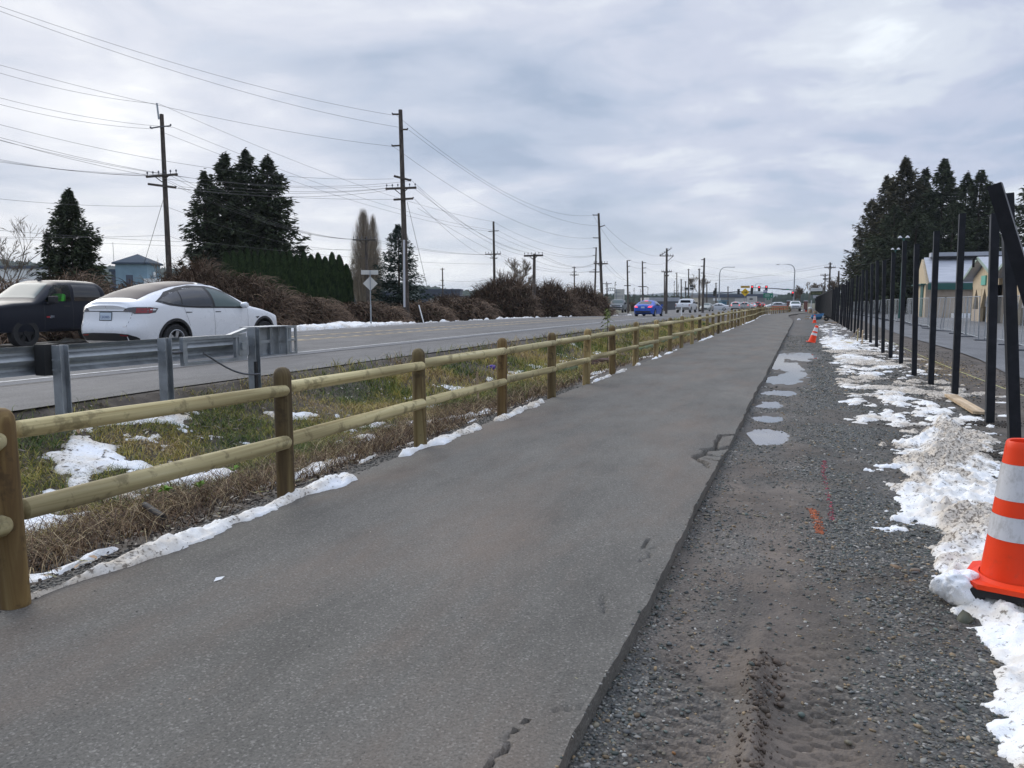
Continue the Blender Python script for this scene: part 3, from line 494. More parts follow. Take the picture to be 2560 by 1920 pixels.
# clods / mud crumbs at the foot of the fence and verge
x,y=scat(6000,-4.9,-4.1,2.3,16,lambda x,y:.6+0*x,1.5);stones('soil_crumbs',x,y,rng.uniform(.004,.016,len(x)),'dark soil crumbs beside the log fence',.8,[(.03,.022,.016),(.05,.038,.028),(.075,.058,.042)])
x,y=scat(9000,.9,4.4,5.,34,lambda x,y:.5+0*x,1.5);stones('verge_crumbs',x,y,rng.uniform(.006,.022,len(x)),'dark dirt and gravel crumbs around the black posts',.6,[(.045,.036,.028),(.07,.058,.045),(.1,.09,.075),(.16,.155,.14)])
x,y=-.11+rng.normal(0,.05,700),rng.uniform(1.7,3.7,700);stones('mud_clods',x,y,rng.lognormal(-5.1,.5,700).clip(.003,.02),'brown mud clods squeezed up between the tyre tracks',.8,[(.09,.062,.045),(.13,.095,.072),(.16,.12,.09)],.2)
# litter items
p=onz(548,1448,0);mk('paper_scrap',np.array([(0,.045,.003),(.018,.0,.003),(.008,-.055,.006),(-.014,-.01,.012)])+p,[(0,1,2,3)],M['white'],label='small translucent scrap of paper on the asphalt path',cat='litter')
p=onz(322,1399,.01);mk('red_scrap',np.array([(-.04,.02,.0),(.05,.05,.01),(.04,.02,.02),(-.03,-.02,.01)])+p,[(0,1,2,3)],mat('red plastic',(.4,.05,.05),.5),label='red plastic scrap at the end of the snow strip',cat='litter')
a,b=onz(362,1268,-.02),onz(410,1300,-.02);MB().tube([a+[0,0,.02],b+[0,0,.02]],.024,12).build('pipe',M['rubber'],smooth=True,label='short black plastic pipe lying in the dead stems',cat='pipe')
p=onz(1228,928,-.1);blob('purple_litter',p+[0,0,.08],(.12,.1,.08),5,mat('purple plastic',(.07,.03,.25),.5),10,label='purple plastic bag caught in the ditch grass',cat='litter')
p=onz(1575,1013,.0);
# weed sprigs
for (u,v,z_) in ((415,1235,-.02),(500,1225,-.05),(585,1185,-.1),(580,1160,-.1)):
    p=onz(u,v,z_);b=MB()
    for k in range(9):
        a=rng.uniform(0,6.28);l=rng.uniform(.04,.09);q=p+np.array([math.cos(a)*l,math.sin(a)*l,rng.uniform(.02,.09)]);s_=np.array([-math.sin(a),math.cos(a),0])*.018
        m_=(p+[0,0,.03]+q)/2;b.add([p+[0,0,.03],m_+s_+[0,0,.02],q,m_-s_+[0,0,.015]],[(0,1,2,3)])
    b.tube([p,p+[0,0,.07]],.002,4);b.build('weed',mat('fresh weed leaf',(.16,.30,.03),.6),label={415:'leafy bright green weed sprouting left of the black pipe',500:'bright green weed sprouting behind the black plastic pipe',585:'bright green weed sprouting close left of the second fence post',580:'tallest yellowish green weed before the second fence post'}[u],cat='weed',group='bright green weeds in the dead stems')
# ------------------------------------------------------------------ log fence
FY=[2.74,5.12,7.47,9.95,12.2,14.4,16.7,19.2,21.9,24.5];
while FY[-1]<148: FY.append(FY[-1]+2.44)
fence=empty('log_fence',(-3.9,2.74,0),label='long two rail log fence of round pine between path and ditch',cat='fence')
def post_mesh(n,nr):
    b=MB();b.lathe([(.072,-.3),(.072,0),(.0715,.3),(.0705,.7),(.0700,1.01),(.066,1.045),(.052,1.072),(.03,1.087),(.001,1.092)],n=n);o=b.build('post',M['post'],fence,True,50);return o.data,o
def rail_mesh(r,n):
    b=MB();b.tube([(0,-.5,0),(0,-.493,0),(0,-.3,.0),(0,0,.003),(0,.3,0),(0,.485,0),(0,.498,0)],[r*.75,r*.97,r*1.02,r,r*.97,r*.93,r*.62],n);o=b.build('rail',M['rail'],fence,True,50);return o.data,o
pm,po=post_mesh(20,0);pml,pol=post_mesh(8,0);rm,ro=rail_mesh(.054,18);rml,rol=rail_mesh(.054,7);tmp=[po,pol,ro,rol]
rr=random.Random(3);pts_=[]
for y_ in [.35]+FY:
    x_=float(fencex(y_));pts_.append((x_+rr.uniform(-.02,.02) if y_>3 else x_+.06,y_,float(E_(y_))))
stuffb=MB();nr_=0
for i,(x_,y_,z_) in enumerate(pts_):
    if i>0:
        o=bpy.data.objects.new('post',pm if y_<25 else pml);COL.objects.link(o);o.parent=fence;o.location=(x_+3.9,y_-2.74,z_-.02+rr.uniform(-.02,.02));o.rotation_euler=(rr.gauss(0,.012),rr.gauss(0,.012),rr.uniform(0,6.28));o.scale=(1+rr.uniform(-.04,.06),)*2+(1,);o.color=(*{1:(.62,.54,.44),2:(.80,.76,.68),3:(1.1,1.1,1.05),4:(.95,.8,.6),5:(.5,.48,.44),7:(.5,.45,.38)}.get(i,(rr.uniform(.6,1.1),)*3),1)
    if i==len(pts_)-1:break
    x2,y2,z2=pts_[i+1]
    for zr in (.905,.475):
        a=np.array([x_-.048,y_+.10,z_+zr+rr.uniform(-.02,.02)]);b=np.array([x2+.052,y2-.015,z2+zr+rr.uniform(-.02,.02)]);d=b-a;l=np.linalg.norm(d)
        if y_<.5: a=a-d*.02
        if nr_<99:
            o=bpy.data.objects.new('rail',rm if y_<25 else rml);COL.objects.link(o);o.parent=fence;o.location=(a+b)/2-np.array([-3.9,2.74,0]);o.rotation_mode='QUATERNION';o.rotation_quaternion=Vector(d).to_track_quat('Y','Z')@Matrix.Rotation(rr.uniform(0,6.28),4,'Y').to_quaternion();s_=rr.uniform(.9,1.1);o.scale=(s_,l,s_)
        else: stuffb.tube([a-np.array([-3.9,2.74,0]),b-np.array([-3.9,2.74,0])],.052,6)
        nr_+=1
for o in tmp: bpy.data.objects.remove(o)
if stuffb.n: stuffb.build('rail',M['rail'],fence,kind='stuff')
# ------------------------------------------------------------------ guardrail
GX=-7.8;gr=empty('guardrail',(GX,4,.2),label='galvanised steel guardrail with boxed end terminal beside the road',cat='guardrail')
def gloc(o): o.location=Vector(o.location)-gr.location if o.type!='EMPTY' else o.location;return o
def wbeam(y0,y1,zc,x0,th=.008):
    pr=[(0,-.156),(.02,-.15),(.075,-.11),(.082,-.085),(.075,-.06),(.012,-.02),(0,0),(.012,.02),(.075,.06),(.082,.085),(.075,.11),(.02,.15),(0,.156)]
    b=MB();P=[(x0-p,zc+q) for p,q in pr]+[(x0-p+th,zc+q) for p,q in pr[::-1]]
    return b.prism(P,y0,y1,(0,2),1)
def yfor(u,X,z=.35):
    k=(u-1280)/F;a,b=RT[0]-k*FW[0],RT[1]-k*FW[1];c=k*FW[2]*(z-1.6);return (c-a*X)/b
G1,G2_,G3=yfor(151,GX+.22,1.),yfor(412,GX+.22,1.),yfor(634,GX+.17,1.);DG=G3-9.08
b=wbeam(-14,G2_+.3,.955,GX-.02);gloc(b.build('beam',M['galv'],gr,True,30));b=wbeam(G2_+.2,G3+.1,.96,GX-.035);gloc(b.build('beam',M['galv'],gr,True,30))
def ipost(y,top,bot,x=GX+.22,w_=.125,d_=.10):
    b=MB();b.box((x,y-d_/2,(top+bot)/2),(w_,.009,top-bot));b.box((x,y+d_/2,(top+bot)/2),(w_,.009,top-bot));b.box((x,y,(top+bot)/2),(.009,d_-.012,top-bot))
    for zz_ in (top-.16,top-.27):
        for s_ in(-1,1): b.lathe([(.012,-.006),(.012,.006)],(x+s_*.045,y-d_/2-.008,zz_),8,'z',True)
    gloc(b.build('post',M['galv'],gr))
for y_ in (-9.4,-7.5,-5.6,-3.7,-1.8,.1,2.,3.95):
    ipost(y_,1.12,-.2);gloc(MB().box((GX+.06,y_-.1,.96),(.15,.19,.34)).build('blockout',M['rubber'],gr))
ipost(G1,1.12,-.1);gloc(MB().box((GX+.06,G1-.03,.96),(.15,.19,.34)).build('blockout',M['rubber'],gr));ipost(G2_,1.13,-.1,w_=.13)
# terminal frame, head and cable
tx=GX+.16;b=MB()
b.box((tx,8.28+DG,1.10),(.07,1.22,.045));b.box((tx,8.28+DG,.765),(.07,1.22,.045));b.box((tx,7.70+DG,.93),(.06,.075,.29));b.box((tx,8.80+DG,.93),(.05,.24,.29));b.box((tx+.03,8.83+DG,.95),(.02,.2,.26));b.box((tx+.05,8.80+DG,.95),(.05,.09,.1))
gloc(b.build('feeder_frame',M['galv'],gr))
b=MB();b.prism([(8.55+DG,1.122),(8.93+DG,1.21),(8.93+DG,1.16),(8.6+DG,1.11)],tx-.04,tx+.04,(1,2),0);gloc(b.build('brace_plate',M['galv'],gr))
ipost(G3,1.215,-.1,x=tx+.01,w_=.14);gloc(MB().box((tx+.10,9.0+DG,.50),(.03,.05,.42)).build('cable_anchor',M['rubber'],gr))
b=MB();hx=GX+.02
for (c,d) in (((hx,9.55+DG,1.205),(.34,.80,.012)),((hx,9.55+DG,.765),(.34,.80,.012)),((hx,9.4+DG,.985),(.012,.5,.428)),((hx+.165,9.93+DG,.985),(.012,.06,.428)),((hx-.165,9.93+DG,.985),(.012,.06,.428)),((hx,9.62+DG,.985),(.10,.06,.428)),((hx,9.75+DG,.985),(.2,.04,.428)),((hx,9.93+DG,.985),(.31,.04,.05)),((hx+.11,9.30+DG,.985),(.05,.34,.045)),((hx,9.955+DG,.985),(.33,.012,.0445*0+.43))): b.box(c,d)
for z_ in (1.19,.985,.78): b.box((hx+.19,9.93+DG,z_),(.03,.26,.035))
for y_ in (9.82+DG,10.04+DG): b.box((hx+.19,y_,.985),(.032,.035,.37))
gloc(b.build('impact_head',M['galv'],gr))
b=MB();pp=[np.array([tx+.02,7.98+DG,.90])*(1-t)+np.array([tx+.12,9.0+DG,.53])*t+np.array([.05,0,-.12*math.sin(math.pi*t)*(.6+.4*t)]) for t in np.linspace(0,1,14)];b.tube(pp,.013,8);b.tube([(tx,7.5+DG,.93),(tx,7.72+DG,.93)],.022,8);gloc(b.build('cable',M['galvd'],gr,True))
# ------------------------------------------------------------------ cones, posts, string, timber
def cone(name,loc,h,r0,label,rot=(0,0,0),group=None,slab=.0,n=40):
    t=empty(name,loc,label=label,cat='traffic cone',group=group);t.rotation_euler=rot
    rt=h*.085;f=lambda z:r0+(rt-r0)*(z-slab)/(h-slab)
    zs=[slab+.02,.42*h,.56*h,.655*h,.865*h,h-.012]
    def sec(nm,a,b,m,o=.0,cap=False):
        p=[(f(z)+o,z) for z in np.linspace(a,b,5)]
        if cap: p+=[(rt-.006,h),(rt-.016,h-.004),(rt-.02,h-.06)]
        MB().lathe(p,n=n).build(nm,m,t,True,60)
    b=MB();b.lathe([(f(z),z) for z in np.linspace(slab+.02,zs[1],8)],n=n);b.lathe([(r0+.004,slab+.03),(r0+.03,slab+.018),(r0+.045,slab+.012),(r0+.045,slab)],n=n);s_=r0*1.33
    b.prism([(-s_,-s_*.62),(-s_*.62,-s_),(s_*.62,-s_),(s_,-s_*.62),(s_,s_*.62),(s_*.62,s_),(-s_*.62,s_),(-s_,s_*.62)],slab-.012,slab+.016,(0,1),2)
    b.build('cone_body',M['orange'],t,True,45)
    sec('reflective_band',zs[1],zs[2],M['refl'],.002);sec('orange_band',zs[2],zs[3],M['orange']);sec('reflective_band',zs[3],zs[4],M['refl'],.002);sec('cone_tip',zs[4],zs[5],M['orange'],0,True)
    if slab>.03:
        b=MB()
        for i in(-1,1):
            for j in(-1,1): b.box((i*s_*.72,j*s_*.72,slab/2-.01),(s_*.45,s_*.45,slab-.02))
        b.box((0,0,slab*.75),(s_*1.9,s_*1.9,slab*.3));b.build('rubber_base',M['rubber'],t)
    return t
cp=onz(2562,1538,-.07);cone('traffic_cone',(cp[0]-.005,cp[1]+.17,-.07),.92,.18,'large muddy orange traffic cone with two white bands nearest the camera',(R_(1.5),R_(-1),R_(-20)),'orange traffic cones',.135)
c2=onz(2029,857,-.1);cone('traffic_cone',(c2[0],c2[1],-.09),.72,.15,'orange traffic cone tilting to the right beside the far puddle',(0,R_(15),.3),'orange traffic cones',.0,20)
c3=onz(2036,810,-.2);cone('traffic_cone',(c3[0],c3[1],H(c3[0],c3[1])),.6,.14,'small orange cone standing beneath the wheelbarrow handles',(0,0,.3),'orange traffic cones',.0,16)
def ground_at(u,v,z0=-.08):
    p=onz(u,v,z0)
    for _ in range(6): p=onz(u,v,float(H(p[0],p[1])))
    return p
PB=[((2537,1142),(2518,485)),((2473.6,1060),(2487,535)),((2386.6,987),(2406,534.7)),((2326.7,963),(2341.8,578.5)),((2285,939),(2292,610.7)),((2252,910),(2261.9,602.9)),((2226,896),(2234.3,631.7)),((2207,883),(2210.7,651)),((2191,869.5),(2193.7,651)),((2176,858),(2180.6,660)),((2165,850),(2167,676)),((2153,843),(2157.5,675))]
ordn=['first','second','third','fourth','fifth','sixth','seventh','eighth','ninth','tenth','eleventh','twelfth','thirteenth','fourteenth','fifteenth','sixteenth','seventeenth','eighteenth','nineteenth','twentieth']
pl=[]
for (b_,t_) in PB:
    p=ground_at(*b_);d=(p-CAM)@FW;q=pt(t_[0],t_[1],d);pl.append((p,q))
y_=pl[-1][0][1]
while y_<76:
    y_+=2.44;x_=2.5+rr.uniform(-.03,.03);z_=float(H(x_,y_));h_=2.85+rr.uniform(-.15,.2);pl.append((np.array([x_,y_,z_]),np.array([x_+rr.uniform(-.04,.05),y_,z_+h_])))
for i,(p,q) in enumerate(pl):
    w_=.102 if i else .108;b=MB();dn=(q-p);pp_=p-dn*.06
    b.bar((0,0,0),q-pp_,w_,w_,up=(0,1,0))
    lb=('black steel post standing right behind the nearest cone' if i==0 else f'{ordn[i-1]} black square fence post counting back from the one behind the cone' if i<14 else 'thin black fence post in the dense far part of the row')
    b.build('fence_post',M['black'],loc=Vector(pp_),label=lb,cat='fence post',group='black fence posts along the verge')
a=pt(2487,462,6.1);b_=onz(2742,1290,-.05);MB().bar((0,0,0),b_-a,.098,.098,up=(.35,1,0)).build('fence_post',M['black'],loc=Vector(a),label='thick black steel post leaning out of the frame at right',cat='fence post',group='black fence posts along the verge')
# holes dug at some posts: dark earth rings
for i in (1,0):
    p=pl[i][0];x,y=p[0]+rng.normal(0,.16,500),p[1]+rng.normal(0,.13,500);stones('spoil',x,y,rng.uniform(.006,.022,500),['loose dark spoil around the post behind the cone','loose dark spoil around the post by the lying board'][i],.8,[(.03,.022,.016),(.055,.04,.028)])
b=MB();sp=[ground_at(2205,856),ground_at(2300,905),ground_at(2386,945),ground_at(2480,985),ground_at(2600,1035)]
sp=[s+[0,0,.18] for s in sp];b.tube(sp,.004,4);b.build('string_line',mat('mason line',(.6,.62,.25),.6),label='taut yellow string line running behind the black posts',cat='string')
a,b_=ground_at(1238,1160-0,-.0),ground_at(1085,1210,0);MB().tube([a+[0,0,.06],b_+[0,0,.04],ground_at(640,1235,0)+[0,0,.02]],.0035,4).build('string_line',mat('mason line 2',(.55,.55,.2),.6),label='thin yellow string lying along the path side snow strip',cat='string')
a,b_=ground_at(2376,994),ground_at(2450,1040);bb=MB().bar(a+[0,0,.04],b_+[0,0,.045],.19,.038);bb.build('board',M['lumber'],label='pale raw timber board lying beside the black posts',cat='board')
for k,(u,v,h_) in enumerate(((2143,856,.50),(2155,858,.52))):
    p=ground_at(u,v);MB().bar(p-[0,0,.1],p+[.01,0,h_],.14,.04).build('timber_stake',M['lumber'] if k else M['rail'],label=['brownish timber board upright among the distant posts','pale timber board upright among the distant posts'][k],cat='timber stake')
a,b_=ground_at(2128,846),ground_at(2146,846)+[0,0,.45];MB().bar(a+[0,0,.02],b_,.03,.03).build('timber_lath',M['lumber'],label='thin lath propped diagonally against the timber stakes',cat='timber lath')
a,b_=ground_at(2132,861),ground_at(2100,852);MB().bar(a+[0,0,.03],b_+[0,0,.03],.14,.04).build('board',M['rail'],label='dark board lying in the snow by the timber stakes',cat='board')
p=ground_at(2076,845);MB().lathe([(.055,-.05),(.055,.42),(.045,.42),(.045,.3)],p,14).build('pipe',M['grngrey'],smooth=True,label='short grey plastic pipe upright in the snow patch',cat='pipe')
a,b_=ground_at(2062,806),ground_at(2096,807);MB().bar(a+[0,0,.03],b_+[0,0,.03],.1,.04).build('board',M['lumber'],label='pale timber lying across the verge beside the wheelbarrow',cat='board')
x=rng.normal(3.3,.3,1500);y=rng.normal(22,2.4,1500);leaves(1500,x,y,rng.uniform(.012,.03,1500),np.array([(.40,.27,.10)])*rng.uniform(.5,1.1,(1500,1)),'straw','thin scatter of yellow straw behind the black posts')
# spray paint marks on gravel: coloured stones
def paint(pts,n,c,label,wd=.015):
    P=[onz(a,b,-.08)[:2] for a,b in pts];k=rng.integers(0,len(P)-1,n);t=rng.random(n);P=np.array(P);q=P[k]*(1-t)[:,None]+P[k+1]*t[:,None]+rng.normal(0,wd,(n,2))
    stones('paint_mark',q[:,0],q[:,1],rng.uniform(.003,.009,n),label,.6,[c,tuple(x*.6 for x in c)],-.25)
paint([(2028,1272),(2042,1300),(2050,1335)],420,(.62,.17,.06),'orange spray paint line on the gravel',.018);paint([(2063,1150),(2058,1185),(2075,1262),(2082,1305)],230,(.50,.08,.13),'pink spray paint line on the gravel',.012)
# dug soil, wattles, sapling
for (u,v,r,lab) in ((1505,912,(.62,.5,.2),'red brown mound of dug soil behind the log fence beside the sapling'),(1565,893,(.3,.4,.13),'small dug soil mound further along the fence'),(1618,868,(.5,.8,.16),'far brown soil mound behind the fence'),(1190,1020,(.16,.14,.05),'little dark soil clod heap near a thin stake')):
    p=ground_at(u,v);blob('soil_mound',p+[-.1,0,0],r,int(u),M['earth'],16,.45,label=lab,cat='soil mound')
wt=mat('netted straw wattle',rough=.9,fn=lambda g:(g.col(g.mix(g.ramp(g.vor(g.pos(),30,'Distance'),[(.0,1.),(.35,0.)]),(.10,.14,.07),(.20,.22,.12))),g.bump(g.vor(g.pos(),30,'Distance'),.8,.02)))
for (u1,v1,u2,v2,lab) in ((1396,938,1448,928,'short green netted straw wattle lying in the ditch'),(1588,884,1640,872,'netted straw wattle lying beside the far soil mound'),(1650,862,1700,848,'farther straw wattle stretched along the ditch'),(1715,846,1748,836,'farthest straw wattle near the white marker')):
    a,b_=ground_at(u1,v1),ground_at(u2,v2);d=b_-a;pts=[a+d*t+np.array([.06*math.sin(t*5),0,.09]) for t in np.linspace(0,1,9)];MB().tube(pts,[.03,.1,.115,.11,.12,.11,.115,.1,.03],12).build('straw_wattle',wt,smooth=True,label=lab,cat='wattle')
sap=ground_at(1517,910);t=empty('sapling',sap,label='young staked sapling with a few green leaves behind the fence',cat='sapling')
MB().tube([(0,0,-.1),(.02,0,.7),(0,0,1.5)],[.013,.01,.006],6).build('stem',M['bark'],t,True);MB().bar((.06,0,-.1),(.06,0,1.05),.03).build('stake',M['lumber'],t)
b=MB()
for k in range(90):
    a=rng.uniform(0,6.28);z=rng.uniform(1.0,1.62);r=rng.uniform(.02,.2)*(1.7-z)*1.6;q=np.array([math.cos(a)*r,math.sin(a)*r,z]);s_=np.array([-math.sin(a),math.cos(a),.3])*.03;e=q+np.array([math.cos(a)*.09,math.sin(a)*.09,-.05]);b.add([q,(q+e)/2+s_,e,(q+e)/2-s_],[(0,1,2,3)])
b.build('leaves',mat('sapling leaf',(.13,.16,.03),.6),t)
p=ground_at(1196,1018);MB().bar(p-[0,0,.05],p+[-.02,0,.62],.028).build('garden_stake',M['lumber'],label='thin bare wooden stake between the third and fourth fence posts',cat='stake')
for k,(u,v,h_,lab) in enumerate(((1703,806,1.15,'tall white flexible marker behind the log fence'),(1876,780,1.3,'farther white marker behind the log fence'),(1503-0,0,0,''))):
    if not v: continue
    p=ground_at(u,v,.0);MB().box((0,0,h_/2),(.1,.03,h_)).build('marker_post',M['white'],loc=Vector(p),label=lab,cat='marker post')
p=onz(1061,827,.25);p=np.array([-21.2,(p[1]/p[0])*-21.2,.25]);b=MB().bar((0,0,-.1),(-.35,0,1.1),.10,.03);b.build('marker_post',M['white'],loc=Vector(p),label='white marker post leaning left across the road',cat='marker post')
p=onz(1576,785,.05);p=np.array([-21.,p[1]/p[0]*-21.,0.]);MB().bar((0,0,0),(-.1,0,1.1),.1,.03).build('marker_post',mat('cream marker',(.6,.55,.4),.6),loc=Vector(p),label='cream marker post between the silver pickup and blue sedan',cat='marker post')
# ------------------------------------------------------------------ vehicles
GLASS=mat('tinted glass',(.012,.014,.018),.06,spec=.8);GLASSL=mat('light reflecting glass',(.10,.13,.125),.16,spec=.3);RIM=mat('alloy rim',(.45,.46,.48),.3,.8);RIMB=mat('black rim',(.02,.02,.022),.35,.5)
TYRE=mat('tyre',(.018,.018,.019),.85);TRIM=mat('black trim',(.015,.015,.017),.55);CHROME=mat('chrome',(.5,.5,.5),.2,.9);LAMPR=mat('red lamp lens',(.22,.012,.018),.15,spec=.8);LAMPD=mat('smoked lamp',(.06,.05,.055),.12,spec=.9);LAMPW=mat('clear lamp',(.6,.6,.58),.1,spec=.9);PLATE=mat('plate',(.50,.58,.66),.5);INKB=mat('plate ink',(.04,.07,.2),.5);GAP=mat('panel gap',(.04,.045,.05),.8)
def paintm(n,c,r=.28): 
    m=mat(n,c,r,fn=lambda g:(g.rough(g.ramp(g.noise(g.pos(),3,4,.6),[(.3,r*.8),(.7,r*1.6)]))));m.node_tree.nodes['Principled BSDF'].inputs['Coat Weight'].default_value=.25;m.node_tree.nodes['Principled BSDF'].inputs['Coat Roughness'].default_value=.08;return m
def smoothi(x,xp,fp,w=.05):
    o=np.linspace(-1,1,7)*w;return sum(np.interp(x+d,xp,fp) for d in o)/7
class Car:
    def __init__(s,L,W,top,belt,bot,width,a=2.6,b=1.9,warp=None,sm=.06):
        s.L,s.W,s._t,s._b,s._s,s._w,s.a,s.bb,s.sm=L,W,top,belt,bot,width,a,b,sm;s.warp=warp or (lambda P:P)
    def top(s,y): return smoothi(y,*zip(*s._t),s.sm)
    def belt(s,y): return np.minimum(smoothi(y,*zip(*s._b),s.sm),s.top(y)-.05)
    def bot(s,y): return smoothi(y,*zip(*s._s),s.sm)
    def wid(s,y): return smoothi(y,*zip(*s._w),.04)*s.W/2
    def f(s,t): return .935+.065*np.sin(math.pi*(.12+.62*np.clip(t,0,1)))
    def hw(s,y,z):
        y=np.asarray(y,float);z=np.asarray(z,float);zb,zt,zs=s.belt(y),s.top(y),s.bot(y);W=s.wid(y);t=(z-zs)/(zb-zs);lo=W*s.f(t);h=np.clip((z-zb)/(zt-zb),0,1)
        hi=W*s.f(1)*(1-h**s.bb)**(1/s.a);r=np.where(z<=zb,lo,hi);return np.where((z>zt)|(z<zs),-1,r)
    def ztop(s,x,y):
        zb,zt=s.belt(y),s.top(y);W=s.wid(y)*s.f(1);q=np.clip(np.abs(x)/W,0,1);return zb+(zt-zb)*(1-q**s.a)**(1/s.bb)
    def yend(s,x,z,sg):
        y0=sg*s.L/2;res=np.full(np.shape(x),np.nan)
        for k in range(400):
            y=y0-sg*k*.005;ok=np.isnan(res)&(s.hw(np.full(np.shape(x),y),z)>=np.abs(x)-1e-6);res=np.where(ok,y,res)
        return np.where(np.isnan(res),y0-sg*2,res)
    def body(s,mats,wheels,r,parent,name='body',well=.07,ny=70):
        ys=-s.L/2*np.cos(np.linspace(0,math.pi,ny))*1.0;ys=np.unique(np.r_[ys,np.linspace(-s.L/2,s.L/2,ny)]);V=[];m=None
        for y in ys:
            zs,zb,zt,W=[float(q(y)) for q in (s.bot,s.belt,s.top,s.wid)];P=[(0,zs),(W*.6,zs),(W*.86,zs+.005)]
            for t in np.linspace(0,1,9): P.append((W*float(s.f(t)),zs+.02+(zb-zs-.02)*t))
            for a_ in np.linspace(0,1,13)[1:]:
                h=math.sin(a_*math.pi/2)**1.2;P.append((W*float(s.f(1))*max(0,1-h**s.bb)**(1/s.a),zb+(zt-zb)*h))
            P=P+[(-x,z) for x,z in P[-2:0:-1]];m=len(P);V+=[(x,y,z) for x,z in P]
        V=np.array(V);V=s.warp(V);n=len(ys);F=[(i*m+j,i*m+(j+1)%m,(i+1)*m+(j+1)%m,(i+1)*m+j) for i in range(n-1) for j in range(m)]
        hf=m//2
        for o_,fl in ((0,0),((n-1)*m,1)):
            for i in range(hf):
                q=[o_+i,o_+i+1]+([o_+m-i-1] if i+1<hf else [])+([o_+m-i] if i>0 else []);F.append(tuple(q[::-1] if fl else q))
        o=mk(name,V,F,mats,smooth=True);bm_cut=MB()
        for y in wheels:
            for sg in(-1,1): bm_cut.lathe([(r+well,sg*.50*s.W/1.9),(r+well,sg*1.3)],(0,y,r+.005),36,'x',True)
        c=bm_cut.build('cut',[TRIM]);md=o.modifiers.new('b','BOOLEAN');md.object=c;md.operation='DIFFERENCE';md.solver='EXACT';md.use_self=True
        md.material_mode='TRANSFER'
        if s.extra: 
            m2=o.modifiers.new('c','BOOLEAN');m2.object=s.extra;m2.operation='DIFFERENCE';m2.solver='EXACT';m2.material_mode='TRANSFER'
        dg_=bpy.context.evaluated_depsgraph_get();me=bpy.data.meshes.new_from_object(o.evaluated_get(dg_));o.modifiers.clear();o.data=me;bpy.data.objects.remove(c)
        if s.extra: bpy.data.objects.remove(s.extra);s.extra=None
        me.polygons.foreach_set('use_smooth',np.ones(len(me.polygons),bool));me.set_sharp_from_angle(angle=R_(32));o.parent=parent;return o
    extra=None
    def patch(s,kind,poly,off,m,name,parent,sg=1,res=.05,th=.0):
        P=np.array(poly,float);n=len(P);
        Q=[];
        for i in range(n):
            a,b=P[i],P[(i+1)%n];k=max(1,int(np.hypot(*(b-a))/res))
            for j in range(k): Q.append(a+(b-a)*j/k)
        nb=len(Q);mn,mx=P.min(0),P.max(0);gxx,gyy=np.meshgrid(np.arange(mn[0]+res/2,mx[0],res),np.arange(mn[1]+res/2,mx[1],res));
        pts=[Vector(q) for q in Q]+[Vector((a,b)) for a,b in zip(gxx.ravel(),gyy.ravel())]
        v,_,f,*_r=geometry.delaunay_2d_cdt(pts,[],[list(range(nb))],1,1e-5)
        v=np.array([(a[0],a[1]) for a in v])
        if kind=='side': X=s.hw(v[:,0],v[:,1])+off;V=np.c_[sg*X,v]
        elif kind in('rear','front'):
            d=-1 if kind=='rear' else 1;Y=s.yend(v[:,0],v[:,1],d)+d*off;V=np.c_[v[:,0],Y,v[:,1]]
        else: Z=s.ztop(v[:,0],v[:,1])+off;V=np.c_[v,Z]
        V=s.warp(V);f=np.array([tuple(t) for t in f]);u_,iv=np.unique(f,return_inverse=True);V=V[u_];f=iv.reshape(-1,3)
        return mk(name,V,f,m,parent,smooth=True)
def wheel(parent,x,y,r,w_,rim,spokes,n=28,name='wheel'):
    sg=1 if x>0 else -1;t=empty('wheel',(x,y,r));t.parent=parent
    p=[(r*.62,-w_/2),(r*.93,-w_/2),(r*.985,-w_*.4),(r,-w_*.25),(r,w_*.25),(r*.985,w_*.4),(r*.93,w_/2),(r*.74,w_/2),(r*.68,w_*.46),(r*.62,w_*.3),(r*.62,-w_/2)]
    ty=MB().lathe(p,(0,0,0),n,'x');ty.build('tyre',TYRE,t,True,40)
    b=MB();o=sg*w_*.36;b.lathe([(r*.62,o*.2),(r*.68,sg*w_*.49),(r*.635,sg*w_*.5),(r*.60,sg*w_*.36),(r*.58,-o)],(0,0,0),n,'x');b.lathe([(.001,o+sg*.01),(r*.16,o+sg*.012),(r*.18,o-sg*.02)],(0,0,0),12,'x')
    b.mi=0
    for k in range(spokes):
        a=2*math.pi*k/spokes;ca,sa=math.cos(a),math.sin(a);q=[(.12,-.09),(.62,-.13),(.62,.13),(.12,.09)]
        f_=lambda u,v,o_:(o_,r*(u*ca-v*sa),r*(u*sa+v*ca))
        b.add([f_(u,v,o) for u,v in q]+[f_(u,v,o-sg*.03) for u,v in q],[(0,1,2,3),(7,6,5,4),(0,4,5,1),(1,5,6,2),(2,6,7,3),(3,7,4,0)])
    b.build('rim',rim,t);MB().lathe([(.001,0),(r*.6,0)],(o-sg*.06,0,0),16,'x').build('brake_disc',TRIM,t)
    return t
def place(o,uref,vref,yl,X,z,rz,xl=0): pass
def yfor(u,X,z=.35):
    # Y of the vertical line through pixel column u at lateral X
    k=(u-1280)/F;a,b=RT[0]-k*FW[0],RT[1]-k*FW[1];c=k*FW[2]*(z-1.6);return (c-a*X)/b
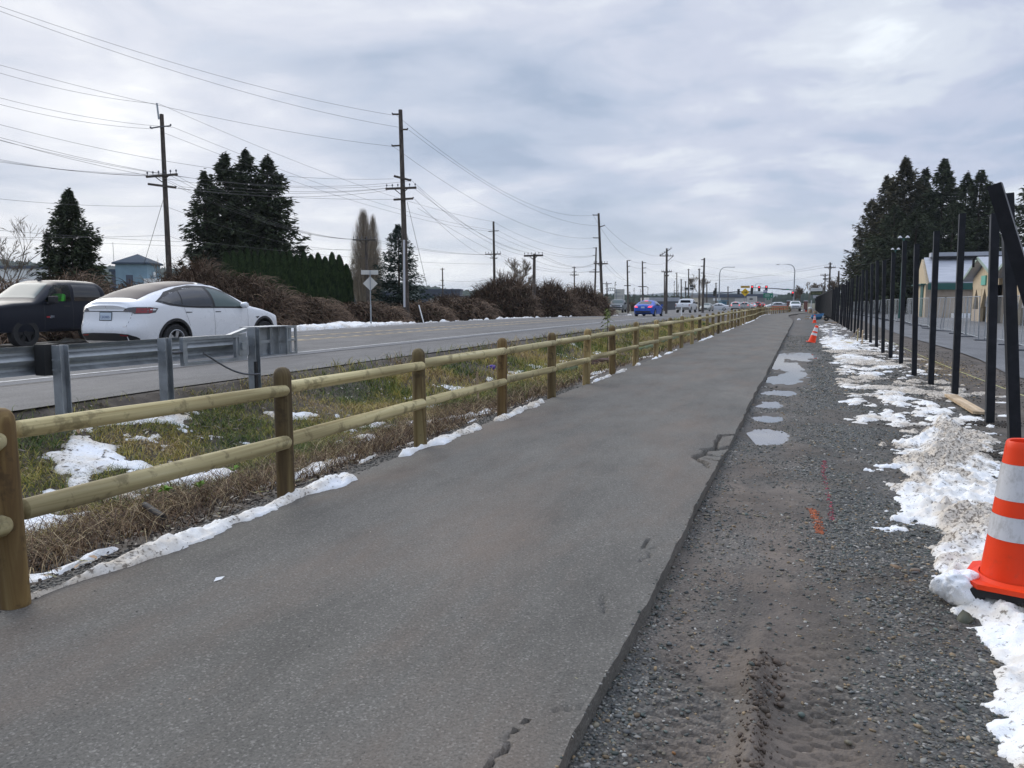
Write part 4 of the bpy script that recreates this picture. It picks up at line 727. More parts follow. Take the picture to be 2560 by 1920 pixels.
# --- white electric crossover
ev=Car(4.75,1.93,[(-2.375,1.06),(-2.32,1.15),(-2.24,1.18),(-2.05,1.235),(-1.65,1.41),(-1.15,1.55),(-.6,1.615),(-.1,1.62),(.3,1.565),(.74,1.36),(1.18,1.11),(1.55,1.03),(2.1,.90),(2.3,.76),(2.375,.62)],
 [(-2.375,.98),(-1.9,1.05),(-1.2,1.03),(0,1.0),(1.0,.98),(1.5,.93),(2.1,.80),(2.375,.55)],[(-2.375,.36),(-2.1,.25),(-1.8,.20),(1.8,.19),(2.2,.2),(2.375,.3)],
 [(-2.375,.60),(-2.33,.72),(-2.24,.82),(-2.08,.90),(-1.8,.965),(-1.45,1.),(-1.,.985),(0,.975),(1.,.98),(1.45,.985),(1.8,.94),(2.1,.86),(2.28,.72),(2.375,.5)],2.7,1.75)
def evw(V):
    V=np.array(V,float);z=V[:,2];k=ss(-1.7,-2.25,V[:,1]);d=np.interp(z,[.2,.36,.5,.62,.70,.80,.97,1.0,1.12,1.17,1.25,1.3],[.14,.07,.0,-.005,.02,.06,.075,.085,.045,.0,0.,0.]);V[:,1]+=k*d;return V
ev.warp=evw
def build_ev():
    t=empty('electric_car',label='white electric crossover driving away behind the steel guardrail',cat='car')
    wp=paintm('pearl white paint',(.74,.75,.77),.25);wp.node_tree.nodes['Principled BSDF'].inputs['Coat Weight'].default_value=.7;ev.body([wp,TRIM],(-1.40,1.49),.345,t)
    win=[(-1.80,1.19),(-1.5,1.11),(-1.1,1.07),(-.6,1.05),(.0,1.045),(.74,1.035),(.84,1.05),(.70,1.18),(.42,1.35),(.12,1.45),(-.15,1.49),(-.6,1.495),(-1.0,1.44),(-1.4,1.34)]
    for sg in(1,-1):
        ev.patch('side',[(a-.0+(-.03 if a<-.5 else .03 if a>.5 else 0),b+(.03 if b>1.2 else -.028)) for a,b in win],.003,TRIM,'window_frame',t,sg)
        ev.patch('side',[(-1.74,1.19),(-1.5,1.125),(-1.22,1.085),(-1.12,1.39),(-1.4,1.32)],.007,GLASS,'window',t,sg)
        ev.patch('side',[(-1.19,1.08),(-.9,1.065),(-.26,1.055),(-.29,1.475),(-.6,1.478),(-1.08,1.40)],.007,GLASS,'window',t,sg)
        ev.patch('side',[(-.19,1.055),(.70,1.045),(.78,1.06),(.66,1.175),(.40,1.33),(.10,1.43),(-.19,1.475)],.007,GLASSL,'window',t,sg)
        for y0 in (-1.4,1.49):
            a=np.linspace(-.12,math.pi+.12,26);ri,ro=.405,.465;ev.patch('side',[(y0+ro*math.cos(q),.35+ro*math.sin(q)) for q in a]+[(y0+ri*math.cos(q),.35+ri*math.sin(q)) for q in a[::-1]],.006,TRIM,'arch_trim',t,sg,.04)
        ev.patch('side',[(-.95,.20),(1.05,.20),(1.05,.255),(-.95,.255)],.005,TRIM,'sill',t,sg)
        for y0 in (-1.1,-.2):
            ev.patch('side',[(y0,.925),(y0+.18,.927),(y0+.18,.943),(y0,.947)],.006,GAP,'handle',t,sg,.02)
        for a,b in (((-.22,.27),(-.25,1.02)),((.86,.27),(.88,1.0)),((-1.0,.65),(-1.15,1.04))): ev.patch('side',[a,(a[0]+.006,a[1]),(b[0]+.006,b[1]),b],.003,GAP,'door_gap',t,sg,.1)
        ev.patch('side',[(1.14,.80),(1.30,.815),(1.22,.76)],.006,TRIM,'repeater',t,sg,.03)
        b=MB();b.tube([(sg*.93,.66,1.03),(sg*1.02,.66,1.05)],.025,6);mb=b.build('mirror',TRIM,t,True);b=MB();b.lathe([(.001,-.10),(.055,-.09),(.075,-.03),(.078,.03),(.06,.07),(.001,.08)],(0,0,0),14,'x');o=b.build('mirror_cap',wp,mb,True);o.location=(sg*1.04,.67,1.08);o.scale=(1,.9,.95)
        # tail lamps wrap the corner
        X=lambda p:[(sg*a,b) for a,b in p]
        ev.patch('rear',X([(.44,.96),(.50,1.01),(.58,1.045),(.74,1.058),(.86,1.055),(.91,1.03),(.90,.94),(.86,.915),(.70,.915),(.65,.95)]),.008,LAMPD,'tail_lamp',t,1,.025)
        ev.patch('rear',X([(.72,.93),(.72,1.035),(.88,1.035),(.88,.935)]),.011,LAMPR,'lamp_lens',t,1,.025)
        ev.patch('rear',X([(.42,.50),(.62,.485),(.62,.46),(.44,.47)]),.014,LAMPR,'rear_reflector',t,1,.025)
    ev.patch('rear',[(-.80,.36),(.80,.36),(.74,.45),(.62,.505),(.3,.525),(-.3,.525),(-.62,.505),(-.74,.45)],.008,TRIM,'diffuser',t,1,.06)
    ev.patch('rear',[(-.50,.958),(.50,.958),(.50,.974),(-.50,.974)],.004,GAP,'tailgate_gap',t,1,.06)
    for sg in(-1,1): ev.patch('rear',[(sg*.66,.93),(sg*.668,.93),(sg*.60,.66),(sg*.592,.66)],.003,GAP,'tailgate_gap',t,1,.06)
    ev.patch('top',[(-.56,-2.03),(.56,-2.03),(.57,-1.5),(.53,-.85),(.48,-.3),(-.48,-.3),(-.53,-.85),(-.57,-1.5)],.004,mat('rear glass',(.06,.05,.058),.35,spec=.04),'rear_window',t,1,.08)
    ev.patch('top',[(-.48,-.25),(.48,-.25),(.48,.15),(-.48,.15)],.004,GLASS,'glass_roof',t,1,.08);ev.patch('top',[(-.5,.28),(.5,.28),(.62,1.05),(-.62,1.05)],.004,GLASS,'windscreen',t,1,.08)
    pl_=ev.patch('rear',[(-.155,.79),(.155,.79),(.155,.94),(-.155,.94)],.012,PLATE,'number_plate',t,1,.06);ev.patch('rear',[(-.17,.775),(.17,.775),(.17,.953),(-.17,.953)],.009,GAP,'plate_frame',t,1,.06)
    MB().box((0,-2.31,1.085),(.10,.004,.012)).box((0,-2.31,1.06),(.014,.004,.04)).build('emblem',CHROME,t)
    ev.patch('rear',[(.50,.655),(.60,.655),(.60,.665),(.50,.665)],.004,CHROME,'badge',t,1,.06)
    MB().tube([(0,-.1,1.6),(0,-.17,1.66)],[.03,.008],6).build('antenna',TRIM,t)
    for y0 in(-1.40,1.49):
        for sg in(-1,1): wheel(t,sg*.84,y0,.345,.235,RIM,5)
    tx=bpy.data.curves.new('t','FONT');tx.body='CJR3005';tx.size=.075;tx.align_x='CENTER';to=bpy.data.objects.new('t',tx);COL.objects.link(to)
    me=bpy.data.meshes.new_from_object(to.evaluated_get(bpy.context.evaluated_depsgraph_get()));bpy.data.objects.remove(to)
    o=bpy.data.objects.new('plate_text',me);COL.objects.link(o);o.parent=pl_;o.location=(0,-2.345,.825);o.rotation_euler=(R_(90),0,0);me.materials.append(INKB)
    return t
evo=build_ev();evo.location=(-12.95,0,0);Yw=(yfor(434,-12.0)+yfor(649,-12.0))/2-.045;evo.location=(-13.4,14.2,.42)
# --- pickups and distant cars
def lamp(c,kind,polys,off,m,t,nm='tail_lamp',res=.05):
    for sg in(1,-1): c.patch(kind,[(sg*a,b) for a,b in polys],off,m,nm,t,1,res)
def pickup(lbl,pm_,near=False,front_detail=True,rim=RIMB,scale=1.,tr=.40,brake=False,group=None,bodyname='pickup_truck'):
    c=Car(5.85,2.03,[(-2.92,1.0),(-2.88,1.28),(-2.7,1.30),(-.98,1.30),(-.90,1.36),(-.76,1.82),(-.62,1.89),(.1,1.92),(.6,1.90),(.90,1.80),(1.40,1.40),(1.55,1.31),(2.1,1.28),(2.6,1.20),(2.82,1.10),(2.925,.9)],
     [(-2.92,.95),(-2.8,1.22),(-1.3,1.24),(-1.1,1.22),(1.,1.20),(1.4,1.15),(2.5,1.06),(2.92,.8)],[(-2.92,.6),(-2.6,.5),(-1,.42),(1,.42),(2.5,.42),(2.92,.5)],
     [(-2.92,.93),(-2.8,.97),(-1.2,.985),(1,.985),(2.,.99),(2.5,.96),(2.8,.88),(2.92,.78)],4.6,4.4,sm=.03)
    t=empty(bodyname,label=lbl,cat='pickup truck',group=group);wn=[(-1.78),(1.86)]
    fr=[(1.24,1.29),(.40,1.29),(.42,1.77),(.82,1.76),(1.0,1.62)]
    if near: c.extra=MB().prism(fr,-1.3,-.12,(1,2),0).build('x',[mat('cab interior',(.045,.045,.05),.8)])
    c.body([pm_,TRIM]+([bpy.data.materials['cab interior']] if near else []),wn,tr,t,well=.09,ny=90 if near else 60)
    for sg in(1,-1):
        g=GLASS
        if near and sg<0: g=mat('clear side glass',(.02,.03,.03),.04,spec=.8);g.node_tree.nodes['Principled BSDF'].inputs['Transmission Weight'].default_value=0;nt_=g.node_tree;tp=nt_.nodes.new('ShaderNodeBsdfTransparent');tp.inputs[0].default_value=(.8,.9,.87,1);mx=nt_.nodes.new('ShaderNodeMixShader');mx.inputs[0].default_value=.28;nt_.links.new(tp.outputs[0],mx.inputs[1]);nt_.links.new(nt_.nodes['Principled BSDF'].outputs[0],mx.inputs[2]);nt_.links.new(mx.outputs[0],nt_.nodes['Material Output'].inputs[0])
        c.patch('side',fr,.004,g,'window',t,sg,.06);c.patch('side',[(.30,1.29),(-.66,1.29),(-.56,1.68),(-.48,1.76),(.31,1.77)],.004,GLASS,'window',t,sg,.06)
        if near:
            for a,b in (((.36,.5),(.355,1.28)),((1.28,.5),(1.27,1.27)),((-.74,.5),(-.76,1.28))): c.patch('side',[a,(a[0]+.01,a[1]),(b[0]+.01,b[1]),b],.003,GAP,'door_gap',t,sg,.1)
            c.patch('side',[(.46,1.13),(.66,1.135),(.66,1.165),(.46,1.165)],.02,TRIM,'handle',t,sg,.03)
            c.patch('side',[(-1.15,.42),(1.15,.42),(1.15,.50),(-1.15,.50)],.03,TRIM,'sill',t,sg,.1)
        for y0 in wn:
            a=np.linspace(-.05,math.pi+.05,20);q=[(y0+(tr+.15)*math.cos(k),tr+.02+(tr+.13)*min(1,1.15*math.sin(k))) for k in a]+[(y0+(tr+.075)*math.cos(k),tr+(tr+.07)*math.sin(k)) for k in a[::-1]];near or c.patch('side',q,.012,pm_,'arch_trim',t,sg,.06)
        b=MB();b.box((sg*1.16,1.12,1.33),(.28,.13,.21)).bar((sg*.96,1.18,1.24),(sg*1.12,1.12,1.22),.06);mo=b.build('mirror',TRIM,t);md=mo.modifiers.new('b','BEVEL');md.width=.03;md.segments=3
        for y0 in wn: wheel(t,sg*.86,y0,tr,.27,rim,6,24 if near else 14)
    c.patch('top',[(-.66,.86),(.66,.86),(.80,1.42),(-.80,1.42)],.006,GLASSL if front_detail else GLASS,'windscreen',t,1,.08)
    c.patch('rear' ,[(-.72,1.36),(.72,1.36),(.62,1.70),(-.62,1.70)],.005,GLASS,'rear_window',t,1,.08)
    c.patch('front',[(-.62,.80),(.62,.80),(.62,1.05),(-.62,1.05)],.01,TRIM,'grille',t,1,.08);c.patch('front',[(-.60,.905),(.60,.905),(.60,.94),(-.60,.94)],.02,CHROME,'grille_bar',t,1,.08)
    c.patch('front',[(-.85,.52),(.85,.52),(.85,.70),(-.85,.70)],.02,CHROME if not near else TRIM,'bumper',t,1,.08)
    lamp(c,'front',[(.64,.88),(.86,.88),(.84,1.04),(.64,1.04)],.012,LAMPW,t,'headlight')
    lamp(c,'rear',[(.84,.88),(.95,.88),(.95,1.2),(.84,1.2)],.012,M['brake'] if brake else LAMPR,t)
    c.patch('rear',[(-.9,.58),(.9,.58),(.9,.78),(-.9,.78)],.04,CHROME,'bumper',t,1,.08);c.patch('rear',[(-.1,1.14),(.1,1.14),(.1,1.18),(-.1,1.18)],.01,TRIM,'tailgate_handle',t,1,.05)
    c.patch('rear',[(-.8,.8),(-.79,.8),(-.79,1.25),(-.8,1.25)],.01,GAP,'tailgate_gap',t,1,.3);return t
BPM=mat('black blue paint',(.010,.012,.020),.38,spec=.25);blk=pickup('black pickup truck with lit green vest driver facing left in the far lane'.replace('lit ',''),BPM,True,tr=.41)
b=MB();b.tube([(0,.62,1.88),(0,.55,1.97)],[.05,.02],8);b.box((0,.57,1.95),(.05,.09,.04));b.build('roof_aerial',TRIM,blk)
b=MB();b.box((-1.022,1.19,.845),(.012,.10,.045));o=b.build('badge',mat('badge red',(.35,.02,.03),.4),blk)
for s_,x0,mm in (('Z71',1.15,PLATE),):
    tx=bpy.data.curves.new('t','FONT');tx.body=s_;tx.size=.085;tx.shear=.3;to=bpy.data.objects.new('t',tx);COL.objects.link(to);me=bpy.data.meshes.new_from_object(to.evaluated_get(bpy.context.evaluated_depsgraph_get()));bpy.data.objects.remove(to)
    o=bpy.data.objects.new('badge_text',me);COL.objects.link(o);o.parent=blk;o.location=(-1.03,x0,.82);o.rotation_euler=(R_(90),0,R_(-90));me.materials.append(mm)
XB=-21.1;blk.location=(XB,yfor(66,XB+.95)+1.86,.30);blk.rotation_euler=(0,0,math.pi);Yb=blk.location.y
# driver: one skinned figure in a lime vest
def figure(name,joints,edges,rad,mats,label,cat='person',root=0,sub=2,**k):
    me=bpy.data.meshes.new(name);me.from_pydata(joints,edges,[]);o=bpy.data.objects.new(name,me);COL.objects.link(o);sk=o.modifiers.new('s','SKIN');sk.use_smooth_shade=True
    for i,r_ in enumerate(rad): d=me.skin_vertices[0].data[i];d.radius=r_ if hasattr(r_,'__len__') else (r_,r_);d.use_root=(i==root)
    sb=o.modifiers.new('u','SUBSURF');sb.levels=sub;sb.render_levels=sub
    m2=bpy.data.meshes.new_from_object(o.evaluated_get(bpy.context.evaluated_depsgraph_get()));o.modifiers.clear();o.data=m2
    for m_ in mats: m2.materials.append(m_)
    return tag(o,label,cat,**k)
SKIN=mat('skin',(.35,.2,.14),.6);VEST=mat('lime vest',(.10,.75,.04),.6);VEST.node_tree.nodes['Principled BSDF'].inputs['Emission Strength'].default_value=0;HAIR=mat('dark hair',(.02,.015,.01),.8)
jt=[(0,0,.0),(0,-.02,.22),(0,-.03,.42),(0,-.02,.55),(0,0,.68),(0,.02,.78),(.2,0,.48),(.26,.12,.26),(.16,.36,.30),(.15,.44,.32),(-.2,0,.48),(-.26,.12,.26),(-.16,.36,.30),(-.15,.44,.32),(.12,.38,.0),(-.12,.38,.0)]
ed=[(0,1),(1,2),(2,3),(3,4),(4,5),(2,6),(6,7),(7,8),(8,9),(2,10),(10,11),(11,12),(12,13),(0,14),(0,15)]
dr=figure('person',jt,ed,[(.17,.13),(.16,.12),(.17,.11),.055,(.08,.10),(.055,.07),.065,.05,.04,.035,.065,.05,.04,.035,.08,.08],[SKIN,VEST],'driver in a bright lime green vest seated inside the black pickup')
z_=np.array([v.co.z for v in dr.data.vertices]);dr.data.polygons.foreach_set('material_index',np.array([1 if (sum(z_[list(p.vertices)])/len(p.vertices))<.53 and p.center[1]<.22 else 0 for p in dr.data.polygons],np.int32))
h_=MB();h_.lathe([(.001,.12),(.06,.10),(.095,.04),(.1,-.02),(.085,-.06)],(0,-.02,.74),16);h_.build('cap',HAIR,dr,True);b=MB();b.box((-.03,.105,.71),(.014,.01,.008)).box((.03,.105,.71),(.014,.01,.008));b.build('eyes',HAIR,dr);MB().tube([(0,.10,.70),(0,.125,.675)],[.01,.014],6).build('nose',SKIN,dr,True)
# sits behind the near window of the truck (world +X side)
dr.location=(XB+.56,yfor(150,XB+.6,1.6),.30+.98);dr.rotation_euler=(0,0,math.pi)
def car(kind,col,lbl,brake=False,group='cars further up the road'):
    if kind=='sedan':
        c=Car(4.6,1.84,[(-2.3,.85),(-2.25,1.02),(-1.9,1.08),(-1.6,1.12),(-1.0,1.38),(-.4,1.45),(.2,1.42),(.9,1.05),(1.1,.98),(2.,.85),(2.25,.7),(2.3,.55)],[(-2.3,.8),(-1.6,.95),(0,.92),(1.2,.86),(2.3,.5)],[(-2.3,.35),(-1.9,.2),(1.9,.2),(2.3,.3)],[(-2.3,.72),(-2.15,.88),(-1.7,.98),(0,1),(1.6,.97),(2.1,.85),(2.3,.6)],2.7,2.)
        rw=[(-.58,1.06),(.58,1.06),(.48,1.34),(-.48,1.34)];ws=[(-.5,.25),(.5,.25),(.62,.85),(-.62,.85)];sw=[[(.8,.97),(.02,.95),(.02,1.32),(.3,1.30)],[(-.04,.95),(-1.35,1.0),(-.9,1.28),(-.4,1.35),(-.04,1.34)]];tl=[(.42,.80),(.82,.82),(.80,.95),(.5,.92)]
    else:
        c=Car(4.6,1.86,[(-2.3,.9),(-2.26,1.2),(-2.1,1.55),(-1.9,1.66),(-.5,1.70),(.1,1.66),(.85,1.18),(1.05,1.08),(2.,.98),(2.25,.8),(2.3,.6)],[(-2.3,.85),(-2.1,1.08),(0,1.02),(1.2,.98),(2.3,.55)],[(-2.3,.4),(-1.9,.25),(1.9,.25),(2.3,.35)],[(-2.3,.82),(-2.15,.92),(-1.7,.98),(0,1),(1.6,.97),(2.1,.87),(2.3,.66)],3.2,2.6)
        rw=[(-.62,1.16),(.62,1.16),(.54,1.52),(-.54,1.52)];ws=[(-.55,.2),(.55,.2),(.66,.82),(-.66,.82)];sw=[[(.75,1.08),(.02,1.07),(.02,1.56),(.2,1.54)],[(-.04,1.07),(-1.7,1.12),(-1.6,1.5),(-.04,1.57)]];tl=[(.60,.92),(.88,.92),(.86,1.16),(.72,1.14)]
    t=empty('car',label=lbl,cat='car',group=group);pm_=paintm('paint '+lbl[:20],col);c.body([pm_,TRIM],(-1.35,1.4),.33,t,ny=40)
    for sg in(1,-1):
        for q in sw: c.patch('side',q,.005,GLASS,'window',t,sg,.1)
        for y0 in(-1.35,1.4): wheel(t,sg*.8,y0,.33,.21,RIM,5,12)
        MB().box((sg*1.0,.72,1.0),(.16,.1,.12)).build('mirror',pm_,t)
    c.patch('top',[(a,b) for a,b in ws],.005,GLASSL,'windscreen',t,1,.12)
    if kind=='sedan':c.patch('top',[(-.5,-1.05),(.5,-1.05),(.6,-1.75),(-.6,-1.75)],.005,GLASS,'rear_window',t,1,.12)
    else: c.patch('rear',rw,.005,GLASS,'rear_window',t,1,.12)
    lamp(c,'rear',tl,.012,M['brake'] if brake else LAMPR,t,res=.08);lamp(c,'front',[(.5,.66),(.8,.68),(.78,.78),(.55,.76)],.012,LAMPW,t,'headlight',.08)
    if brake: c.patch('rear' if kind!='sedan' else 'top',[(-.16,1.56),(.16,1.56),(.16,1.6),(-.16,1.6)] if kind!='sedan' else [(-.16,-1.08),(.16,-1.08),(.16,-1.0),(-.16,-1.0)],.012,M['brake'],'brake_lamp',t,1,.1)
    c.patch('rear',[(-.16,.74),(.16,.74),(.16,.88),(-.16,.88)],.012,PLATE,'number_plate',t,1,.1);c.patch('rear',[(-.7,.36),(.7,.36),(.7,.5),(-.7,.5)],.01,TRIM,'diffuser',t,1,.1);c.patch('front',[(-.6,.4),(.6,.4),(.55,.58),(-.55,.58)],.01,TRIM,'grille',t,1,.1)
    return t
def put(o,u,d,z=None,rz=0,v=None):
    p=pt(u,752,d);z=float(roadz(p[0],p[1])) if z is None else z
    if v is not None: z=1.6-(v-752)*d/F+ (0)
    o.location=(p[0],p[1],z);o.rotation_euler=(0,0,rz);return o
put(car('sedan',(.02,.10,.50),'blue sedan with lit brake lights driving away up the road',True),1623,69,rz=R_(-3))
put(pickup('white pickup truck driving away seen from behind on the main road',paintm('white paint',(.72,.73,.74)),rim=RIM,front_detail=False),1717,106,z=-.02,rz=R_(-3))
put(pickup('dark grey pickup with chrome front facing the camera by the brambles',paintm('grey paint',(.07,.09,.10)),rim=RIM),1546,112,z=-.1,rz=R_(186))
put(pickup('white pickup parked facing the camera at the end of the path',paintm('white paint 2',(.72,.73,.76)),rim=RIM,tr=.42),1988,146,z=1.6-25.5*146/F,rz=R_(183))
put(car('sedan',(.36,.37,.33),'pale silver sedan facing the camera at the junction'),1767,135,z=-.22,rz=R_(176))
put(car('sedan',(.66,.67,.68),'white sedan turning side on behind the silver sedan'),1793,150,z=-.3,rz=R_(95))
put(car('suv',(.50,.50,.50),'white sport utility with bright brake lights at the back of the queue',True),1841,150,z=-.25)
put(car('suv',(.42,.42,.40),'light grey sport utility with brake lights second in the queue',True),1863,160,z=-.3)
put(car('sedan',(.66,.66,.66),'small white sedan with brake lights before the box truck',True),1881,175,z=-.3)
put(car('suv',(.20,.02,.02),'dark red sport utility with brake lights right of the box truck',True),1895,200,z=-.35)
put(car('sedan',(.30,.02,.02),'low red sedan rightmost in the waiting queue',True),1907,215,z=-.35)
put(car('suv',(.55,.56,.58),'silver sport utility side on behind the orange barrier'),1935,190,z=-.4,rz=R_(120))
put(car('sedan',(.40,.42,.45),'grey sedan far behind the orange barrier near the brick pillar'),1957,215,z=-.4,rz=R_(150))
put(car('suv',(.05,.06,.07),'black sport utility far off beside the brick pillar'),1949,240,z=-.4,rz=R_(180))
def boxtruck(lbl,u,d,z,w_,h_,l_,logo=True,rz=0):
    t=empty('box_truck',label=lbl,cat='truck');b=MB();b.box((0,0,.95+h_/2),(w_,l_,h_));bx=b.build('cargo_box',mat('truck box',(.52,.50,.46),.6),t)
    b=MB()
    for x in(-w_/2+.06,w_/2-.06,0): b.box((x,-l_/2-.01,.95+h_/2),(.07,.03,h_-.1))
    for zz_ in (1.0,.95+h_-.08): b.box((0,-l_/2-.01,zz_),(w_,.03,.1))
    b.build('door_frame',M['grngrey'],t)
    if logo:
        a=np.linspace(0,2*math.pi,21)[:-1];MB().prism([(.52*math.cos(q),.95+h_*.66+.26*math.sin(q)) for q in a],-l_/2-.04,-l_/2-.02,(0,2),1).build('emblem',mat('emblem',(.10,.10,.09),.6),t)
    MB().box((0,-l_/2+.2,.8),(w_*.95,.5,.16)).box((0,0,.8),(.8,l_+2,.2)).build('chassis',TRIM,t);MB().box((0,l_/2+1.1,1.6),(w_*.92,1.8,1.9)).build('cab',M['white'],t)
    for y in(-l_/2+1.2,l_/2+1.2):
        for sg in(-1,1): wheel(t,sg*(w_/2-.2),y,.45,.28,RIMB,6,14)
    for sg in(-1,1): MB().box((sg*(w_/2-.2),-l_/2-.05,.8),(.25,.05,.12)).build('tail_lamp',M['brake'],t)
    return put(t,u,d,z,rz)
boxtruck('cream box truck with oval emblem on its rear doors in the queue',1879.5,215,-.35,2.45,2.25,6)
boxtruck('white box truck ahead of the queued sport utility',1851,200,-.3,2.3,1.6,6,False)
def place(*a): pass
# --- wheelbarrow etc.
p=ground_at(2046,806,-.2);t=empty('wheelbarrow',(p[0],p[1],p[2]+.03),R_(-35),label='blue wheelbarrow tipped on its side on the verge',cat='wheelbarrow');
b=MB();
def ringp(w_,l_,z,y0=0): return [(-w_/2,y0-l_/2,z),(w_/2,y0-l_/2,z),(w_/2,y0+l_/2,z),(-w_/2,y0+l_/2,z)]
V=ringp(.42,.5,.26)+ringp(.68,.95,.56)+ringp(.64,.91,.56)+ringp(.38,.46,.29);b.add(V,[(0,1,2,3)]+[(i,4+i,4+(i+1)%4,(i+1)%4) for i in range(4)]+[(4+i,8+i,8+(i+1)%4,4+(i+1)%4) for i in range(4)]+[(8+i,12+i,12+(i+1)%4,8+(i+1)%4) for i in range(4)]+[(12,13,14,15)])
tray=b.build('tray',mat('blue tray',(.02,.13,.27),.35),t);MB().lathe([(.08,-.04),(.18,-.05),(.2,0),(.18,.05),(.08,.04),(.08,-.04)],(0,.62,.2),18,'x').build('wheel',TYRE,t,True)
for sg in(-1,1): MB().bar((sg*.08,.66,.22),(sg*.32,-.95,.52),.04).build('handle',M['lumber'],t);MB().bar((sg*.2,-.25,.28),(sg*.22,-.3,.0),.03).build('leg',TRIM,t)
t.rotation_euler=(R_(8),R_(18),R_(-100))
def drum(u,v,r,h_,lbl,top):
    p=ground_at(u,v,-.2);t=empty('drum',p,label=lbl,cat='drum');MB().lathe([(.001,0),(r*.9,0),(r,.03),(r,h_*.5),(r*1.02,h_*.52),(r,h_*.55),(r,h_),(r*.9,h_),(r*.88,h_-.05),(.001,h_-.05)],(0,0,0),18).build('drum_body',mat('tan fibre '+lbl[:4],(.45,.31,.19),.8),t,True)
    return p
p=drum(2025,783,.27,.62,'tan fibre drum standing on the shoulder under a white bag',1);blob('bag',p+[0,0,.82],(.3,.28,.24),9,M['white'],10,.4,label='bulging white plastic bag on top of the tan drum',cat='bag')
p=drum(2038,784,.24,.42,'short tan drum with rubble beside the black mesh fence',1)
p=ground_at(2015,781,-.2);t=empty('plate_compactor',p,label='small black and orange plate compactor beside the drum',cat='machine');MB().box((0,0,.06),(.5,.6,.08)).build('base_plate',TRIM,t);MB().box((0,0,.3),(.34,.4,.28)).build('engine',M['orange'],t);MB().lathe([(.001,.2),(.16,.2),(.17,0),(.001,0)],(0,0,.44),12).build('fuel_tank',TRIM,t,True)
for sg in(-1,1): MB().tube([(sg*.16,-.2,.3),(sg*.16,-.6,.85),(sg*.0,-.65,.9)],.02,6).build('handle',TRIM,t,True)
p=pt(1948,768,170);t=empty('barrier',(p[0],p[1],-.45),R_(10),label='row of orange plastic barrier netting by the junction',cat='barrier')
for i in range(4):
    b=MB();x=-1.35+i*.92
    b.prism([(-.22,0),(.22,0),(.16,.35),(.09,.95),(-.09,.95),(-.16,.35)],x-.43,x+.43,(1,2),0);b.build('barrier_block',mat('faded orange',(.62,.16,.08),.6) if i==0 else bpy.data.materials['faded orange'],t)
for (u,d,lab) in ((1972,185,'left brick gate pillar behind the parked white pickup'),(2014.5,185,'right brick gate pillar beside the black mesh fence')):
    p=pt(u,752,d);t=empty('brick_pillar',(p[0],p[1],-.4),label=lab,cat='pillar');MB().box((0,0,.95),(.85,.85,1.9)).build('shaft',M['brick'],t);MB().box((0,0,1.95),(1.05,1.05,.14)).box((0,0,2.07),(.8,.8,.1)).build('cap',M['grngrey'],t)
# ------------------------------------------------------------------ utility poles
PM={}
def pole(lbl,top,bot,d,r0=.17,arms=(),cat='utility pole',name='utility_pole',m='pole',grp='utility poles',ins=True):
    T=pt(*top,d);B=pt(*bot,d);dr_=(B-T)/(T[2]-B[2]);gz=float(H(B[0],B[1]));G_=T+dr_*(T[2]-gz+.3)
    t=empty(name,G_,label=lbl,cat=cat,group=grp);b=MB();b.tube([(0,0,0),(T-G_)*.5,T-G_],[r0,r0*.85,r0*.65],10);b.build('pole_shaft',M[m],t,True)
    for a in arms:
        (u1,v1),(u2,v2),th=a[:3];A=pt(u1,v1,d)-G_;Bq=pt(u2,v2,d)-G_;off=np.array([0,-.16,0])
        bb=MB();bb.bar(A+off,Bq+off,th);L_=np.linalg.norm(Bq-A)
        if L_>1.6 and len(a)<4:
            mid=(A+Bq)/2
            for s_ in(-1,1): bb.bar(mid+off+(Bq-A)*.24*s_,mid+off+np.array([0,0,-L_*.2]),th*.4)
        ca=bb.build('crossarm',M['pole'] if th>.07 else M['galvd'],t)
        if L_>1.6 and ins:
            for q in (.04,.22,.4,.6,.78,.96):
                P=A+(Bq-A)*q+off;MB().lathe([(.02,0),(.02,.1),(.055,.12),(.045,.2),(.001,.24)],P+[0,0,th/2],6).build('insulator',M['galvd'],ca)
        elif ins: MB().lathe([(.02,0),(.05,.03),(.05,.08),(.03,.1)],Bq+off,6).build('insulator',M['galvd'],ca)
    return t
pole('tall pole left of the conifer cluster with two offset crossarms',(404,286),(423,683),44,.17,[((408,318),(382,322),.06),((408,318),(432,316),.06),((371,443),(449,437),.12),((376,461),(445,470),.12)])
A_=pt(399,260,44);MB().bar(pt(404,300,44)-[0,.2,0],A_-[0,.2,0],.07).build('pole_extension',M['galv'],label='metal extension bracket topping the tall left pole',cat='bracket')
pole('tallest weathered pole in the middle with three stacked crossarms',(1001,275),(1014,700),50,.20,[((1001,287),(984,287),.09),((1003,325),(1022,325),.09),((1003,365),(983,366),.09),((988,441),(1030,452),.13),((967,473),(1044,470),.13),((987,500),(1036,497),.12)])
pole('grey pole with T crossarm in front of the bare poplar',(914,594),(920,760),66,.15,[((884,600),(942,600),.12)])
pole('slender pole with two small crossarms behind the bramble mound',(1233.8,554),(1236,700),92,.18,[((1222,579),(1234,578),.08),((1234,578),(1247,577.5),.08),((1214,636),(1254,635),.13),((1226,645),(1244,646),.1)])
pole('thick low pole with a wide T crossarm above the brambles',(1336,634.7),(1335,712),75,.2,[((1311,640),(1359,638.5),.17)])
pole('tall pole with three short side arms left of the grey pickup',(1496.5,533.4),(1504,720),95,.2,[((1497,538),(1483,538),.1),((1499,568),(1512,564),.1),((1499,595),(1484,595),.1),((1485,659),(1520,659.5),.15)])
